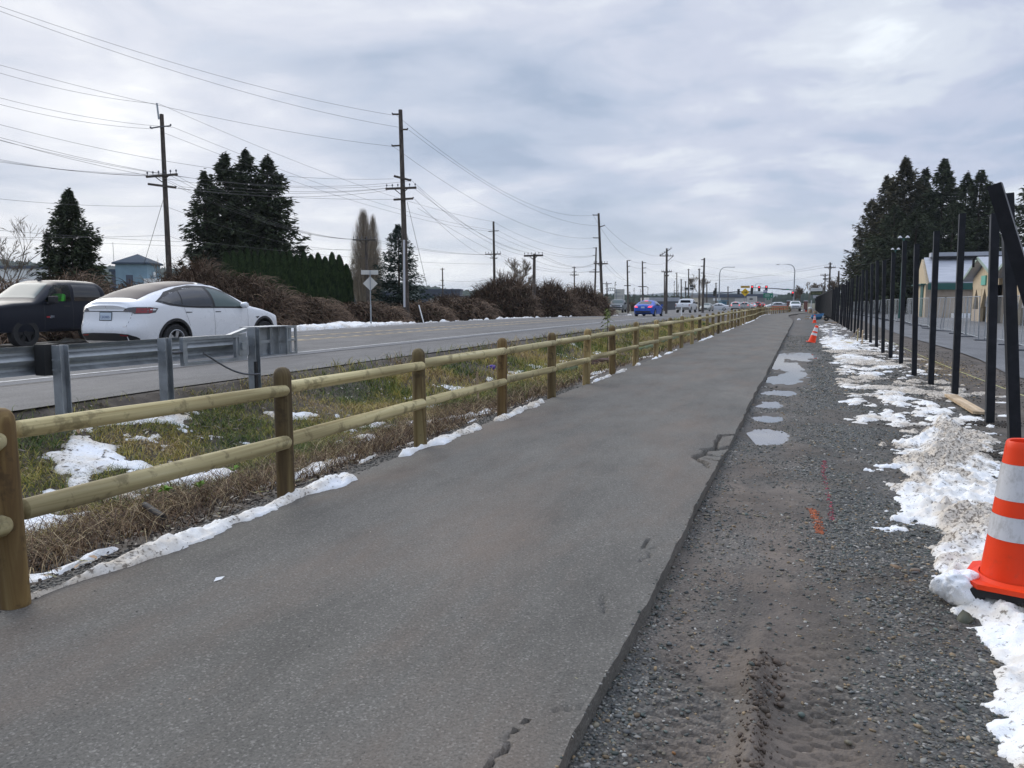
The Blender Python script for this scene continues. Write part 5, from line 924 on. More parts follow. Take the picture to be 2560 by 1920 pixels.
pole('thinner leaning pole just left of the tall three armed pole',(1490.5,618.4),(1487.5,722),120,.17,[((1490,620),(1484,620),.08),((1490,639),(1483,639),.08),((1474,680),(1499,680),.14),((1483,674.5),(1491,674.5),.1)])
pole('short distant pole with stacked arms above the small evergreens',(1435.6,667),(1436,717),170,.18,[((1431,669),(1440,669),.15),((1430,680.5),(1441,679.5),.15),((1425,687.5),(1447,687.5),.15)])
pole('pole right of the grey pickup with three right side arms',(1568,651),(1570,756),125,.17,[((1568,652),(1576,651),.1),((1568,666.5),(1575,665.5),.1),((1568,680.5),(1575,680),.1),((1561,714),(1577,714),.12)])
pole('pole above the blue sedan with three short arms',(1606,653),(1607,749),130,.17,[((1606,657),(1614.5,657),.1),((1607,670),(1615,670),.1),((1607,682.5),(1614.5,682.5),.1),((1596,716.5),(1617,716.5),.13)])
k_=pole('dark pole with slanted top frame and hanging insulators',(1667,621),(1665.5,766),120,.22,[((1650,640),(1684,640),.13,1),((1649,640),(1679,621),.1,1),((1667,655),(1684,640),.08,1),((1654,679.5),(1680,679.5),.14),((1661,689),(1672,689),.2)])
pole('thin pole just left of the slanted frame pole',(1661,681),(1661,762),160,.16,[((1654,680),(1668,680),.1)])
pole('pale distant pole above the white pickup',(1692,682),(1692,750),190,.17,[((1688,683.5),(1692,683.5),.1),((1688,697),(1692,697),.1)])
for i,(u,v,vb,d,lb) in enumerate(((1703,698,745,200,'short bare pole left of the railway signal gantry'),(1721.5,672.5,745,200,'tall thin bare pole through the railway signal gantry'),(1748,671.5,761,150,'reddish bare pole between the leafless trees'),(1714,703,735,230,'tiny far pole behind the railway gantry'),(1790,707,745,230,'thin far pole right of the left street lamp'),(1820,716,745,240,'faint far pole between lamp and yellow sign'),(1767,706,745,210,'short far pole right of the dark leaning pole'))): pole(lb,(u,v),(u,vb),d,.13+.0004*d,[((u-3,v+2),(u+3,v+2),.1)],grp='utility poles')
pole('dark leaning pole with three left arms near the junction',(1761,645),(1757,757),128,.22,[((1761,648.5),(1754,649.5),.12),((1760,665),(1753,666),.12),((1759.5,682),(1753,683),.12)])
pole('right hand utility pole with two crossarms above the posts',(2075.7,656),(2072,760),135,.19,[((2071,660),(2080,660),.13),((2061,669),(2089,669),.15)])
pole('second right utility pole carrying small transformers',(2063,684),(2061,760),165,.18,[((2051,688),(2073,688),.15),((2058,697.5),(2069,697.5),.3)])
pole('bare dark pole rising among the far black posts',(2097,677.6),(2095,760),70,.12,[])
pole('small distant pole with curved brackets beyond the thicket',(1106,670),(1107,725),150,.17,[((1101,673),(1112,673),.1),((1102,701),(1111,701),.12),((1097,713),(1112,713.5),.1)])
pole('pole with wide arm behind the small conifers',(1518,708),(1518,740),200,.15,[((1507,709),(1530,709),.14)],ins=False)
# wires
WIRES=[]
def wl(p,q):
    k=(WN.get(p[2],'afar'),WN.get(q[2],'afar'));WC[k]=WC.get(k,0)+1;pre=['upper','next','third','fourth','fifth','sixth','seventh','eighth','ninth','tenth','eleventh','twelfth','lowest'][min(WC[k]-1,12)]
    return f'{pre} wire from {k[0]} to {k[1]}'
WN=[(30,'the far left sky'),(36,'the left sky'),(40,'the left edge low in the sky'),(60,'the left edge'),(80,'the small conifers behind the hedge'),(44,'the tall left pole'),(50,'the tallest middle pole'),(66,'the T pole by the poplar'),(92,'the slender two arm pole'),(95,'the three armed pole'),(120,'the poles before the slanted frame'),(75,'the thick T pole'),(56,'the verge'),(125,'the three right armed pole'),(128,'the dark leaning pole'),(130,'the pole over the blue sedan'),(135,'the right hand utility pole'),(165,'the transformer pole'),(170,'the short stacked pole'),(150,'the far bracket pole'),(70,'the dark firs'),(240,'the far left skyline'),(300,'the far skyline')]
WN=dict(WN);WC={}
def wire(p,q,sag,r=.007):
    P=pt(p[0],p[1],p[2]);Q=pt(q[0],q[1],q[2]);pts=[P*(1-t)+Q*t-np.array([0,0,4*sag*t*(1-t)]) for t in np.linspace(0,1,16)];b=MB();b.tube(pts,[r+.00006*float((x-CAM)@FW) for x in pts],3,False)
    b.build('overhead_wire',M['wire'],label=wl(p,q),cat='wire',group='overhead wires strung across the sky')
A,Bp,C_,D_,F_,G2,EE=44,50,66,92,95,120,75
for a in [((-90,-16,30),(984,288,Bp),.5),((-90,-6,30),(996,318,Bp),.55),((-90,137,36),(982,366,Bp),.5),((-90,155,36),(399,260,A),.3),((399,260,A),(1233,554,D_),.9),
 ((-90,220,36),(433,318,A),.3),((-90,236,36),(382,322,A),.3),((433,318,A),(1247,577,D_),.9),((405,330,A),(1222,578,D_),.9),((-90,287,36),(984,447,Bp),.9),
 ((-90,318,36),(984,463,Bp),1.1),((-90,322,36),(968,470,Bp),1.2),((-90,327,36),(1030,452,Bp),1.2),((-90,380,40),(372,440,A),.25),((-90,385,40),(390,439,A),.25),((-90,391,40),(440,436,A),.25),
 ((440,438,A),(885,598,C_),.8),((425,438,A),(895,598,C_),.9),((400,440,A),(925,598,C_),1.0),((390,440,A),(940,598,C_),1.1),((-90,487,40),(412,515,A),.2),((412,515,A),(884,626,C_),.6),
 ((-90,568,40),(480,605,50),.1),((-90,590,40),(417,588,A),.1),((417,588,A),(480,605,50),.05),((480,602,50),(1240,660,95),.4),((-90,590,60),(1000,624,80),.3),
 ((449,466,A),(969,471,Bp),.35),((445,470,A),(969,476,Bp),.45),((430,470,A),(988,498,Bp),.2),((942,600,C_),(1214,636,D_),.3),((920,600,C_),(1228,636,D_),.4),
 ((1044,470,Bp),(1311,638,EE),.8),((1035,470,Bp),(1359,638,EE),.9),((1036,497,Bp),(1226,645,D_),.6),((1030,452,Bp),(1300,628,EE),.7),((1022,325,Bp),(1512,564,F_),1.7),((990,287,Bp),(1483,538,F_),2.0),((983,366,Bp),(1484,595,F_),1.7),
 ((1233,554,D_),(1484,620,G2),1.2),((1247,577,D_),(1483,639,G2),1.1),((1222,578,D_),(1483,641,G2),1.2),((1254,635,D_),(1474,679,G2),.8),((1359,638,EE),(1485,659,F_),.7),((1345,638,EE),(1500,659,F_),.8),((1311,638,EE),(1487,659,F_),.9),
 ((1044,520,Bp),(1330,672,EE),.3),((1336,672,EE),(1430,681,170),.2),((1441,680,170),(1483,675,G2),.2),((1512,564,F_),(1650,640,G2),1.0),((1483,538,F_),(1576,651,125),.8),((1520,659,F_),(1596,716,130),.5),((1510,659,F_),(1561,700,125),.4),
 ((1576,651,125),(1614,657,130),.2),((1575,665,125),(1615,670,130),.2),((1614,657,130),(1684,650,120),.5),((1615,670,130),(1654,679,120),.2),((1680,689,120),(1754,690,128),.3),((1684,650,120),(1754,666,128),.2),((1680,679,120),(1850,690,240),.6),
 ((1760,665,128),(1960,690,240),.4),((1760,683,128),(1900,697,240),.3),((2061,669,135),(1700,697,300),1.2),((2075,660,135),(1720,703,300),1.0),((2051,688,165),(1850,715,300),.4),((1114,701,150),(1226,700,92),.2),((2089,669,135),(2260,640,70),.2)]: wire(*a)
for (p,q,lb) in (((408,500,A),(360,660,50),'thin slanting guy wire beside the tall left pole'),((1018,505,Bp),(1072,735,56),'thin slanting guy wire right of the tallest pole')):
    MB().tube([pt(*p),pt(*q)],.014,4).build('guy_wire',M['wire'],label=lb,cat='guy wire')
MB().tube([pt(1010,600,49.5),pt(1011,768,49.5)],.07,8).build('conduit',M['grngrey'],label='pale conduit running down the foot of the tallest pole',cat='conduit')
# ------------------------------------------------------------------ signals, lamps and signs
def facing(u,v,d):
    p=pt(u,v,d);return p
def sighead(parent,P,lit=0,h=1.05,horizontal=False,lbl='signal_head'):
    e=MB();e.box(P,(.36,.2,h));hd=e.build(lbl,M['signal'],parent);bp=MB();bp.box(P+np.array([0,.12,0]),(.6,.02,h+.25));bp.build('backplate',M['signal'],hd)
    for k in range(3):
        z=P[2]+h*.32*(1-k);MB().lathe([(.001,-.02),(.13,-.01),(.14,.02)],(0,0,0),12,'x').xf(Matrix.Translation((P[0],P[1]-.12,z))@Matrix.Rotation(R_(90),4,'Z')).build('lens',M['redlit'] if (k==0 and lit) else M['signal'],hd)
    return hd
def mast(lbl,base_,lamp_top,lamp_arm,arm,heads,d,extra=()):
    B=pt(*base_,d);G_=np.array([B[0],B[1],float(H(B[0],B[1]))]);t=empty('signal_mast',G_,label=lbl,cat='traffic signal')
    T=pt(*lamp_top,d)-G_;E2=pt(*lamp_arm,d)-G_;b=MB();L_=E2-T;q=[np.zeros(3),T*np.array([0,0,.93])]
    H0=np.array([T[0]*0,T[1]*0,T[2]]);b.tube([(0,0,0),(0,0,H0[2]*.5),(0,0,H0[2]*.86),(0,0,H0[2]*.93)+np.array([L_[0],L_[1],0])*.06,np.array([0,0,H0[2]*.98])+np.array([L_[0],L_[1],0])*.2,np.array([0,0,H0[2]])+np.array([L_[0],L_[1],0])*.45,E2],[.17,.14,.12,.10,.09,.08,.06],8);b.build('lamp_pole',M['galv'],t,True)
    b=MB();b.box(E2,(.6,.3,.12));b.build('luminaire',M['galvd'],t)
    if arm:
        a=pt(*arm[0],d)-G_;e=pt(*arm[1],d)-G_;MB().tube([a,(a+e)/2+[0,0,.1],e],[.14,.11,.07],8).build('signal_arm',M['galvd'],t,True)
    for (u,v,l) in heads: sighead(t,pt(u,v,d)-G_+np.array([0,-.2,0]),l)
    for (u1,v1,u2,v2,mm,nm) in extra:
        a=pt(u1,v1,d)-G_;e=pt(u2,v2,d)-G_;MB().box((a+e)/2,(abs(e[0]-a[0]),.05,abs(a[2]-e[2]))).build(nm,mm,t)
    return t
mast('right signal mast with long arm of three red signals and curved street lamp',(1984,752),(1983,661),(1944,661.5),((1984,725),(1878,719)),[(1880.5,720.5,1),(1898,721.5,1),(1916,720.5,1),(1982,735,1)],190,[(1955,722,1972,725,M['sgreen'],'street_name_sign')])
mast('left signal mast with arm reaching over the road and curved street lamp',(1797,763),(1797,668),(1834,668),((1797,733),(1880,728)),[(1846.5,729,0),(1879.5,728.5,0),(1789,727,0),(1786,733,0)],190)
mast('distant curved street lamp behind the traffic signals',(1886.5,752),(1887,708),(1903,709),None,[],330)
def signpost(name,lbl,u,vbase,d,h_,cat='road sign',r=.04,m='galv',xo=0,up=0,z0=None):
    B=pt(u,752,d);z=float(H(B[0],B[1])) if z0 is None else z0;t=empty(name,(B[0],B[1],z),math.atan2(-(B[0]),B[1]) ,label=lbl,cat=cat);MB().tube([(0,0,-.3),(0,0,h_)],r,8).build('signpost',M[m],t,True);return t,z
# yellow crossroads warning sign with name plate
t,z=signpost('warning_sign','yellow diamond warning sign with crossroads and rail symbol under a name plate',1862,0,102,3.3)
zc=1.6-(730.6-752)*102/F-z;h_=.54;MB().prism([(-h_,zc),(0,zc-h_),(h_,zc),(0,zc+h_)],-.07,-.055,(0,2),1).build('diamond_panel',M['yellow'],t)
b=MB();b.box((.13,-.075,zc),(.42,.006,.085)).box((.13,-.075,zc),(.085,.005,.52)).box((-.32,-.075,zc),(.14,.005,.085)).build('symbol',M['ink'],t);b=MB();b.box((-.17,-.075,zc),(.018,.004,.5)).box((-.10,-.075,zc),(.018,.004,.5))
for k in range(7): b.box((-.135,-.076,zc-.21+.07*k),(.13,.003,.015))
b.build('rail_symbol',mat('symbol brown',(.25,.15,.01),.6),t);zt_=1.6-(717.5-752)*102/F-z;pl2=MB().box((0,-.06,zt_),(1.15,.012,.27)).build('name_plate',mat('plate amber',(.55,.33,.02),.5),t)
b=MB()
for k,(x,w_) in enumerate(((-.40,.06),(-.31,.05),(-.22,.07),(-.12,.05),(.05,.07),(.14,.06),(.24,.05),(.42,.06))): b.box((x,-.07,zt_),(w_,.004,.13))
b.build('plate_lettering',mat('amber ink',(.2,.12,.01),.6),pl2)
# back of diamond sign across the road
t,z=signpost('road_sign','back of a bare metal diamond sign with name blade at the snow berm',926.5,0,39.5,1,z0=.4);h1=1.6-(676-752)*39.5/F-z
MB().bar((0,0,0),(0,0,h1),.07,.05).build('square_post',M['galv'],t);zc=1.6-(709-752)*39.5/F-z;h_=.37;MB().prism([(-h_,zc),(0,zc-h_),(h_,zc),(0,zc+h_)],.03,.045,(0,2),1).build('diamond_panel',M['signback'],t)
MB().box((-.02,.035,h1-.11),(.86,.012,.225)).build('name_blade',M['signback'],t)
# green guide sign, small blue sign
t,z=signpost('guide_sign','green guide sign with arrow and smaller green panel below',1929.5,0,170,3,r=.1)
def panel(par,u1,v1,u2,v2,d,mm,nm,marks=()):
    a=pt(u1,v1,d);e=pt(u2,v2,d);g_=np.array(par.location);R3=np.array(par.rotation_euler.to_matrix());la=(a-g_)@R3;le=(e-g_)@R3
    o=MB().box(((la[0]+le[0])/2,-.12,(la[2]+le[2])/2),(abs(le[0]-la[0]),.05,abs(la[2]-le[2]))).build(nm,mm,par);w_=le[0]-la[0];h_=la[2]-le[2]
    if marks:
        b=MB()
        for (x,y,ww,hh) in marks: b.box((la[0]+w_*x,-.155,le[2]+h_*y),(abs(w_*ww),.02,abs(h_*hh)))
        b.build('sign_marks',M['white'],o)
    return o
panel(t,1908.5,733,1932,744.5,170,M['sgreen'],'sign_panel',[(.42,.5,.55,.05),(.42,.72,.45,.05),(.42,.28,.5,.04),(.87,.36,.05,.25),(.87,.45,.1,.06)]);panel(t,1916.6,745.5,1926,749.5,170,M['sgreen'],'small_panel',[(.5,.5,.12,.7)]);MB().tube([(0,0,3),(0,0,4)],.1,6).build('signpost',M['galv'],t)
t,z=signpost('service_sign','small blue sign with white pictogram hanging below the third red signal',1913.5,0,175,4.2,r=.06);panel(t,1909,724.5,1918,732,175,M['sblue'],'sign_panel',[(.3,.5,.16,.7),(.7,.5,.16,.7),(.5,.35,.3,.2),(.5,.7,.2,.2)])
# big back-side sign left, behind grey pickup
t,z=signpost('billboard_sign','large sign seen from behind with square bracing above the grey pickup',1549,0,175,2,r=.12);panel(t,1536,723,1561,749,175,M['signback'],'sign_panel',());b=MB()
P0=np.array(t.location);R3=np.array(t.rotation_euler.to_matrix())
for (u1,v1,u2,v2) in ((1536,731,1561,731),(1536,740,1561,740),(1541,723,1541,749),(1556,723,1556,749),(1521,720,1538,720),(1521,727,1538,727),(1521,720,1521,727),(1526,720,1526,727),(1531,720,1531,727)):
    b.bar((pt(u1,v1,175)-P0)@R3-[0,.3,0],(pt(u2,v2,175)-P0)@R3-[0,.3,0],.14)
b.build('bracing',M['galv'],t);MB().bar((-1.,0,0),(-1.,0,3.5),.15).build('signpost',M['galv'],t);MB().bar((1.,0,0),(1.,0,3.5),.15).build('signpost',M['galv'],t)
# business sign right
t,z=signpost('business_sign','tall roadside business sign with white green and pale panels',2040,0,175,2,r=.12);panel(t,2026.5,720,2056,727.5,175,M['white'],'sign_panel',[(.5,.5,.7,.12)]).children[0].data.materials[0]=M['grngrey'];panel(t,2027,728,2056,737,175,mat('dark olive',(.06,.07,.03),.6),'sign_panel');panel(t,2029.5,732,2053,733.6,175,mat('olive yellow',(.45,.45,.12),.6),'sign_panel');panel(t,2032.5,738.5,2048,745.5,175,M['grngrey'],'sign_panel')
for u in (2028.5,2054): 
    p=(pt(u,752,175)-np.array(t.location))@np.array(t.rotation_euler.to_matrix());MB().bar((p[0],0,0),(p[0],0,2.2),.22).build('sign_leg',M['white'],t)
# railway gantry
B=pt(1703,752,200);t=empty('railway_signal',(B[0],B[1],-.4),label='railway crossing gantry with round signal lamps over the road',cat='railway signal');b=MB()
q=lambda u,v:pt(u,v,200)-np.array([B[0],B[1],-.4])
b.tube([(0,0,0),q(1703,712)],.14,6)
for v in (718,723,727): b.bar(q(1702,v),q(1734,v),.12)
for u in range(1706,1736,5): b.bar(q(u,718),q(u,727),.09)
b.build('gantry_frame',M['grngrey'],t);b=MB()
for (u,v) in ((1714,722),(1718,722),(1727,715),(1731,715),(1727,722),(1731,722)): b.lathe([(.001,-.1),(.28,-.1),(.28,0)],(0,0,0),12,'x').xf(Matrix.Identity(4))if False else MB().lathe([(.001,-.1),(.3,-.1),(.26,.08),(.001,.08)],(0,0,0),12,'x').xf(Matrix.Translation(tuple(q(u,v)))@Matrix.Rotation(R_(90),4,'Z')).build('signal_lamp',M['signal'],t)
# ------------------------------------------------------------------ buildings
def bx(name,parent,c,d,m,rz=0): return MB().box(c,d,rz).build(name,M[m] if isinstance(m,str) else m,parent)
# blue hip-roofed building
d=118;P=pt(350,752,d);t=empty('blue_building',(P[0],P[1],-.1),math.atan2(-P[0],P[1])-R_(22),label='pale blue boxy tower with grey hipped metal roof behind the pickup',cat='building')
bx('wall',t,(0,0,3.6),(4.6,5.2,7.2),'bluew');b=MB();b.add([(-2.65,-2.95,7.15),(2.65,-2.95,7.15),(2.65,2.95,7.15),(-2.65,2.95,7.15),(0,0,8.8),(-2.65,-2.95,7.4),(2.65,-2.95,7.4),(2.65,2.95,7.4),(-2.65,2.95,7.4)],[(3,2,1,0),(0,1,6,5),(1,2,7,6),(2,3,8,7),(3,0,5,8),(5,6,4),(6,7,4),(7,8,4),(8,5,4)]);b.build('roof',M['bluer'],t)
bx('door',t,(-.3,-2.62,4.6),(1.,.06,1.9),M['dkblue']);MB().lathe([(.001,0),(.42,0),(.42,.12),(.001,.12)],(0,0,0),16,'x').xf(Matrix.Translation((2.3,0,5.7))).build('round_vent',M['white'],t)
b=MB();b.bar((-1.2,-2.8,3.6),(1.2,-3.6,2.0),.08);b.bar((-1.2,-2.8,4.5),(1.2,-3.6,2.9),.06);b.bar((-1.5,-2.8,3.6),(-1.5,-2.8,4.5),.06);b.bar((1.2,-3.6,2.0),(1.2,-3.6,2.9),.06);b.build('stair_rail',M['galvd'],t)
MB().tube([(-2.4,-2.7,7.2),(-2.4,-2.7,10.4)],.03,6).build('antenna',M['galvd'],t)
bx('annex',t,(-2.5,2.5,2.2),(12,6,4.4),M['dkblue']);bx('white_annex',t,(3.2,-2.6,2.5),(2.2,1.6,5.),'white')
def lowb(lbl,u1,u2,vt,vb,d,wm,rm=None,depth=8,rise=.4,nwin=0,name='building',zb=None):
    a=pt(u1,752,d);b_=pt(u2,752,d);c=(a+b_)/2;L_=np.linalg.norm(b_-a);zt_=1.6+(752-vt)*d/F;z0=-1 if zb is None else zb;t=empty(name,(c[0],c[1],z0),math.atan2(b_[1]-a[1],b_[0]-a[0]),label=lbl,cat='building');hh=zt_-z0
    bx('wall',t,(0,depth/2,hh/2-.1),(L_,depth,hh-.2),wm)
    bx('roof',t,(0,depth/2,hh-.05),(L_+.5,depth+.5,max(.2,rise)),rm or 'bluer')
    for k in range(nwin): bx('window',t,(-L_/2+L_*(k+.5)/nwin,-.02,hh*.55),(L_/nwin*.35,.08,hh*.3),M['dark'])
    return t
lowb('long white snowy roofed warehouse at the left edge',-60,120,668,730,130,'white','dkblue',12,.5)
lowb('low dark blue shed right of the blue tower',282,330,676,720,125,'dkblue')
lowb('small white walled building behind the poplar and sign',742*1.0+0,950,752,775,100,'white','bluer',6,.5,4)
lowb('white stuccoed building with slate blue roof behind the diamond sign',905,970,737,770,104,'white','dkblue',6,1.,2)
lowb('long dark slate roofed warehouse behind the brambles',1050,1150,724,760,190,'dkblue','dkblue',10)
lowb('far white low store seen over the brown scrub',1075,1185,742,760,160,'white','bluer',6,.4,6)
lowb('low grey shed with pale roof behind the blue sedan',1625,1697,748,768,185,mat('grey block',(.12,.12,.13),.8),'roof',12,.9,0)
bb=lowb('long tan warehouse with dark eave behind the junction',1760,1930,739,770,270,mat('tan panel',(.30,.29,.26),.8),'dkblue',20,1.2,0);bx('wall_sign',bb,(-7.5,-.1,3.1),(2.6,.1,.9),'white')
lowb('blue steel container beside the junction snow bank',1804,1817,751,760,170,mat('container blue',(.07,.19,.27),.6),mat('container blue2',(.06,.16,.23),.6),2.4,.2,0,'container')
lowb('distant long ribbed grey building behind the box truck',1888,1912,742,765,260,mat('rib grey',(.2,.2,.2),.8),'dkblue',8,.5)
# barn with long roof
t=empty('barn',(12.4,95,-.3),label='long tan barn with pale metal roof and green eave behind the posts',cat='building')
hb,rg,ln_,dp=3.7,6.6,34,9
bx('wall',t,(ln_/2,dp/2,hb/2),(ln_,dp,hb),'tan')
b=MB();b.prism([(0-.02,hb),(dp/2,rg),(dp,hb)],-.02,.3,(1,2),0);b.prism([(-.02,0),(-.02,hb),(dp,hb),(dp,0)],-.03,-.01,(1,2),0);b.build('gable_end',M['cream'],t)
b=MB();b.add([(.2,-.5,hb+.1),(ln_,-.5,hb+.1),(ln_,dp/2,rg+.05),(.2,dp/2,rg+.05),(.2,-.5,hb+.25),(ln_,-.5,hb+.25),(ln_,dp/2,rg+.2),(.2,dp/2,rg+.2)],[(0,1,2,3),(4,7,6,5),(0,4,5,1),(0,3,7,4)]);b.add([(.2,dp+.4,hb+.1),(ln_,dp+.4,hb+.1),(ln_,dp/2,rg+.05),(.2,dp/2,rg+.05)],[(0,1,2,3)]);b.build('roof',M['roof'],t)
bx('ridge_vent',t,(ln_/2+.3,dp/2,rg+.45),(ln_-1,1.6,.5),'roof');bx('vent_gap',t,(ln_/2+.3,dp/2-.82,rg+.12),(ln_-1.4,.05,.3),M['dark']);bx('eave_board',t,(ln_/2+.1,-.5,hb-.25),(ln_,.1,.7),'green');bx('side_door',t,(-.08,2.4,1.9),(.1,1.9,3.5),'green');bx('gable_trim',t,(-.25,dp/2-.3,hb+.02),(.5,dp*.9,.12),'green')
bx('wall_seam',t,(ln_/2,-.03,2.3),(ln_-1,.03,.05),M['dark']);bx('snow_drift',t,(9,-.9,.32),(13,1.3,.5),M['snow'])
# gabled entrance building facing the road
def gable(lbl,y0,y1,x0,eave,apex,depth,openings=3,sign=True,sd=0):
    t=empty('entrance_building',(x0,y0,-.2),label=lbl,cat='building');w_=y1-y0;ov=1.1
    b=MB();b.prism([(0,2.75),(0,eave),(w_/2,apex),(w_,eave),(w_,2.75)],0,.25,(1,2),0);b.build('gable_wall',M['cream'],t)
    seg_=w_/(openings*2+1);b=MB()
    posts=[(k*w_/openings) for k in range(openings+1)]
    for i,yy in enumerate(posts):
        a,c=max(0,yy-.4),min(w_,yy+.4);b.box((.12,(a+c)/2,1.38),(.24,(c-a),2.76));A,C=max(0,yy-1.5),min(w_,yy+1.5);b.prism([(a,1.2),(A*.5+a*.5,2.1),(A,2.75),(C,2.75),(C*.5+c*.5,2.1),(c,1.2)],.02,.22,(1,2),0)
    b.build('carved_posts',M['cream'],t);bx('back_wall',t,(3,w_/2,1.4),(.2,w_,2.8),M['dark'])
    b=MB();
    for k in range(openings):
        if k!=openings//2: b.box((.1,posts[k]+w_/openings/2,.55),(.2,w_/openings-.8,1.1))
    b.build('counter_wall',M['tan'],t)
    for k in range(openings): bx('notice_board',t,(.9,posts[k]+w_/openings/2+.3,1.75),(.08,1.3,.9),'grngrey')
    b=MB()
    for s_ in(0,1):
        ye=-ov if s_==0 else w_+ov;ze=eave-ov*(apex-eave)/(w_/2);P=[(ye,ze+.12),(w_/2,apex+.12),(w_/2,apex+.34),(ye,ze+.34)];b.prism(P,-.6,depth,(1,2),0)
    b.build('roof',M['roof'],t);b=MB()
    for s_ in(0,1):
        ye=-ov if s_==0 else w_+ov;ze=eave-ov*(apex-eave)/(w_/2);b.bar((-.63,ye,ze+.22),(-.63,w_/2,apex+.22),.05,.24)
    b.build('barge_board',mat('pale green trim',(.28,.36,.31),.6),t)
    bx('side_wall',t,(depth/2,w_-.1,1.5),(depth,.2,3),'cream');bx('side_wall',t,(depth/2,.1,1.5),(depth,.2,3),'tan')
    if sign: bx('wall_plaque',t,(-.06,w_/2+.2,3.45),(.1,1.6,.75),mat('teal plaque',(.12,.42,.33),.5));MB().bar((-.1,w_/2,5.3),(-.9,w_/2,5.1),.1).bar((-.9,w_/2,5.2),(-.9,w_/2,4.5),.16).build('gable_lamp',M['dark'],t)
    if sd: blob('roof_snow',(3.5,w_*.27,eave+(apex-eave)*.54+.30),(1.1,1.3,.12),3,M['snow'],10,parent=t).rotation_euler=(0,0,0)
    return t
gable('cream gabled ticket building with carved posts and teal plaque',67.2,76.8,13.6,3.65,5.0,9,3,True,1)
gable('second cream gabled ticket building partly behind the leaning black post',55.6,65.0,13.6,3.65,5.0,9,3,False,2)
t=empty('shed',(21,48,-.2),label='grey roofed shed at the right edge of the view',cat='building');bx('wall',t,(0,0,1.9),(6,10,3.8),'tan');bx('roof',t,(0,0,3.95),(6.6,10.6,.3),'roof')
# temporary fence panels
WIREM=bpy.data.materials.new('wire mesh');WIREM.use_nodes=True;q_=WIREM.node_tree;bs=q_.nodes['Principled BSDF'];bs.inputs['Base Color'].default_value=(.35,.37,.38,1);bs.inputs['Roughness'].default_value=.5
tp=q_.nodes.new('ShaderNodeBsdfTransparent');mx=q_.nodes.new('ShaderNodeMixShader');mx.inputs[0].default_value=.1;q_.links.new(tp.outputs[0],mx.inputs[1]);q_.links.new(bs.outputs[0],mx.inputs[2]);q_.links.new(mx.outputs[0],q_.nodes['Material Output'].inputs[0])
def fpanel():
    t=empty('temporary_fence');w_,h_=3.45,1.83;b=MB()
    for y in(-w_/2,w_/2): b.tube([(0,y,.06),(0,y,h_)],.021,6)
    b.tube([(0,-w_/2,h_),(0,w_/2,h_)],.021,6);b.tube([(0,-w_/2,.14),(0,w_/2,.14)],.021,6);b.tube([(0,-.45,.14),(0,-.45,h_)],.014,5);b.tube([(0,.75,.14),(0,.75,h_)],.014,5);b.build('frame',M['galv'],t)
    MB().box((0,0,h_/2+.07),(.004,w_-.05,h_-.16)).build('wire_mesh',WIREM,t);MB().box((0,w_/2,.03),(.75,.2,.05)).build('foot',M['galvd'],t);return t
fp0=fpanel();k=0
for y_ in np.arange(24.5,140,3.55):
    o=fp0 if k==0 else copy_tree(fp0);x_=7.1+.15*math.sin(y_*.6);o.location=(x_,y_,-.05+float(E_(y_)));o.rotation_euler=(0,R_(rr.uniform(-2,7)),R_(rr.uniform(-5,5)))
    tag(o,(f'{ordn[k]} temporary wire fence panel counting back from the right edge' if k<12 else 'distant temporary wire fence panel in the overlapping far end of the line'),'fence panel','temporary wire fence panels beyond the side road');k+=1
o=copy_tree(fp0);o.location=(11.8,31,-.05);o.rotation_euler=(0,0,R_(80));tag(o,'temporary wire fence panel set crosswise at the right edge','fence panel','temporary wire fence panels beyond the side road')
# black mesh fence at the far end of the post row
t=empty('mesh_fence',(2.5,78,-.2),label='tall black mesh screen fence running on past the row of posts',cat='fence')
for k in range(34):
    y=k*3.6;z=float(E_(78+y))+.2
    b=MB();b.box((0,y+1.8,1.45+z),(.03,3.52,2.75));b.build('mesh_panel',M['mesh'],t);b=MB();b.box((-.03,y,1.45+z),(.09,.09,3.));b.build('post',M['black'],t)
MB().bar((-.05,0,2.9),(-.05,122,2.55),.05).build('top_rail',M['black'],t)
# green lamp posts
def glamp(u,vt,d,lb):
    P=pt(u,752,d);zt_=1.6+(752-vt)*d/F;t=empty('lamp_post',(P[0],P[1],-.2),label=lb,cat='lamp post',group='green lamp posts beyond the wire fence');h_=zt_+.2
    MB().tube([(0,0,0),(0,0,.6),(0,0,.62),(0,0,h_-.3)],[.14,.13,.09,.07],8).build('lamp_pole',M['green'],t,True)
    for s_ in(-1,1):
        MB().tube([(0,0,h_-.45),(s_*.25,0,h_-.35),(s_*.4,0,h_-.2)],.03,6).build('bracket',M['green'],t,True);MB().lathe([(.001,.2),(.06,.18),(.2,.02),(.22,-.03),(.18,-.03),(.001,.03)],(s_*.34,0,h_-.25),14).build('lamp_shade',M['grngrey'],t,True)
glamp(2251,590,78,'green lamp post with twin pale shades right of the sixth post');glamp(2232,620,100,'farther green lamp post showing its pale shade above the posts');glamp(2180,655,135,'farthest small lamp showing over the row of posts')
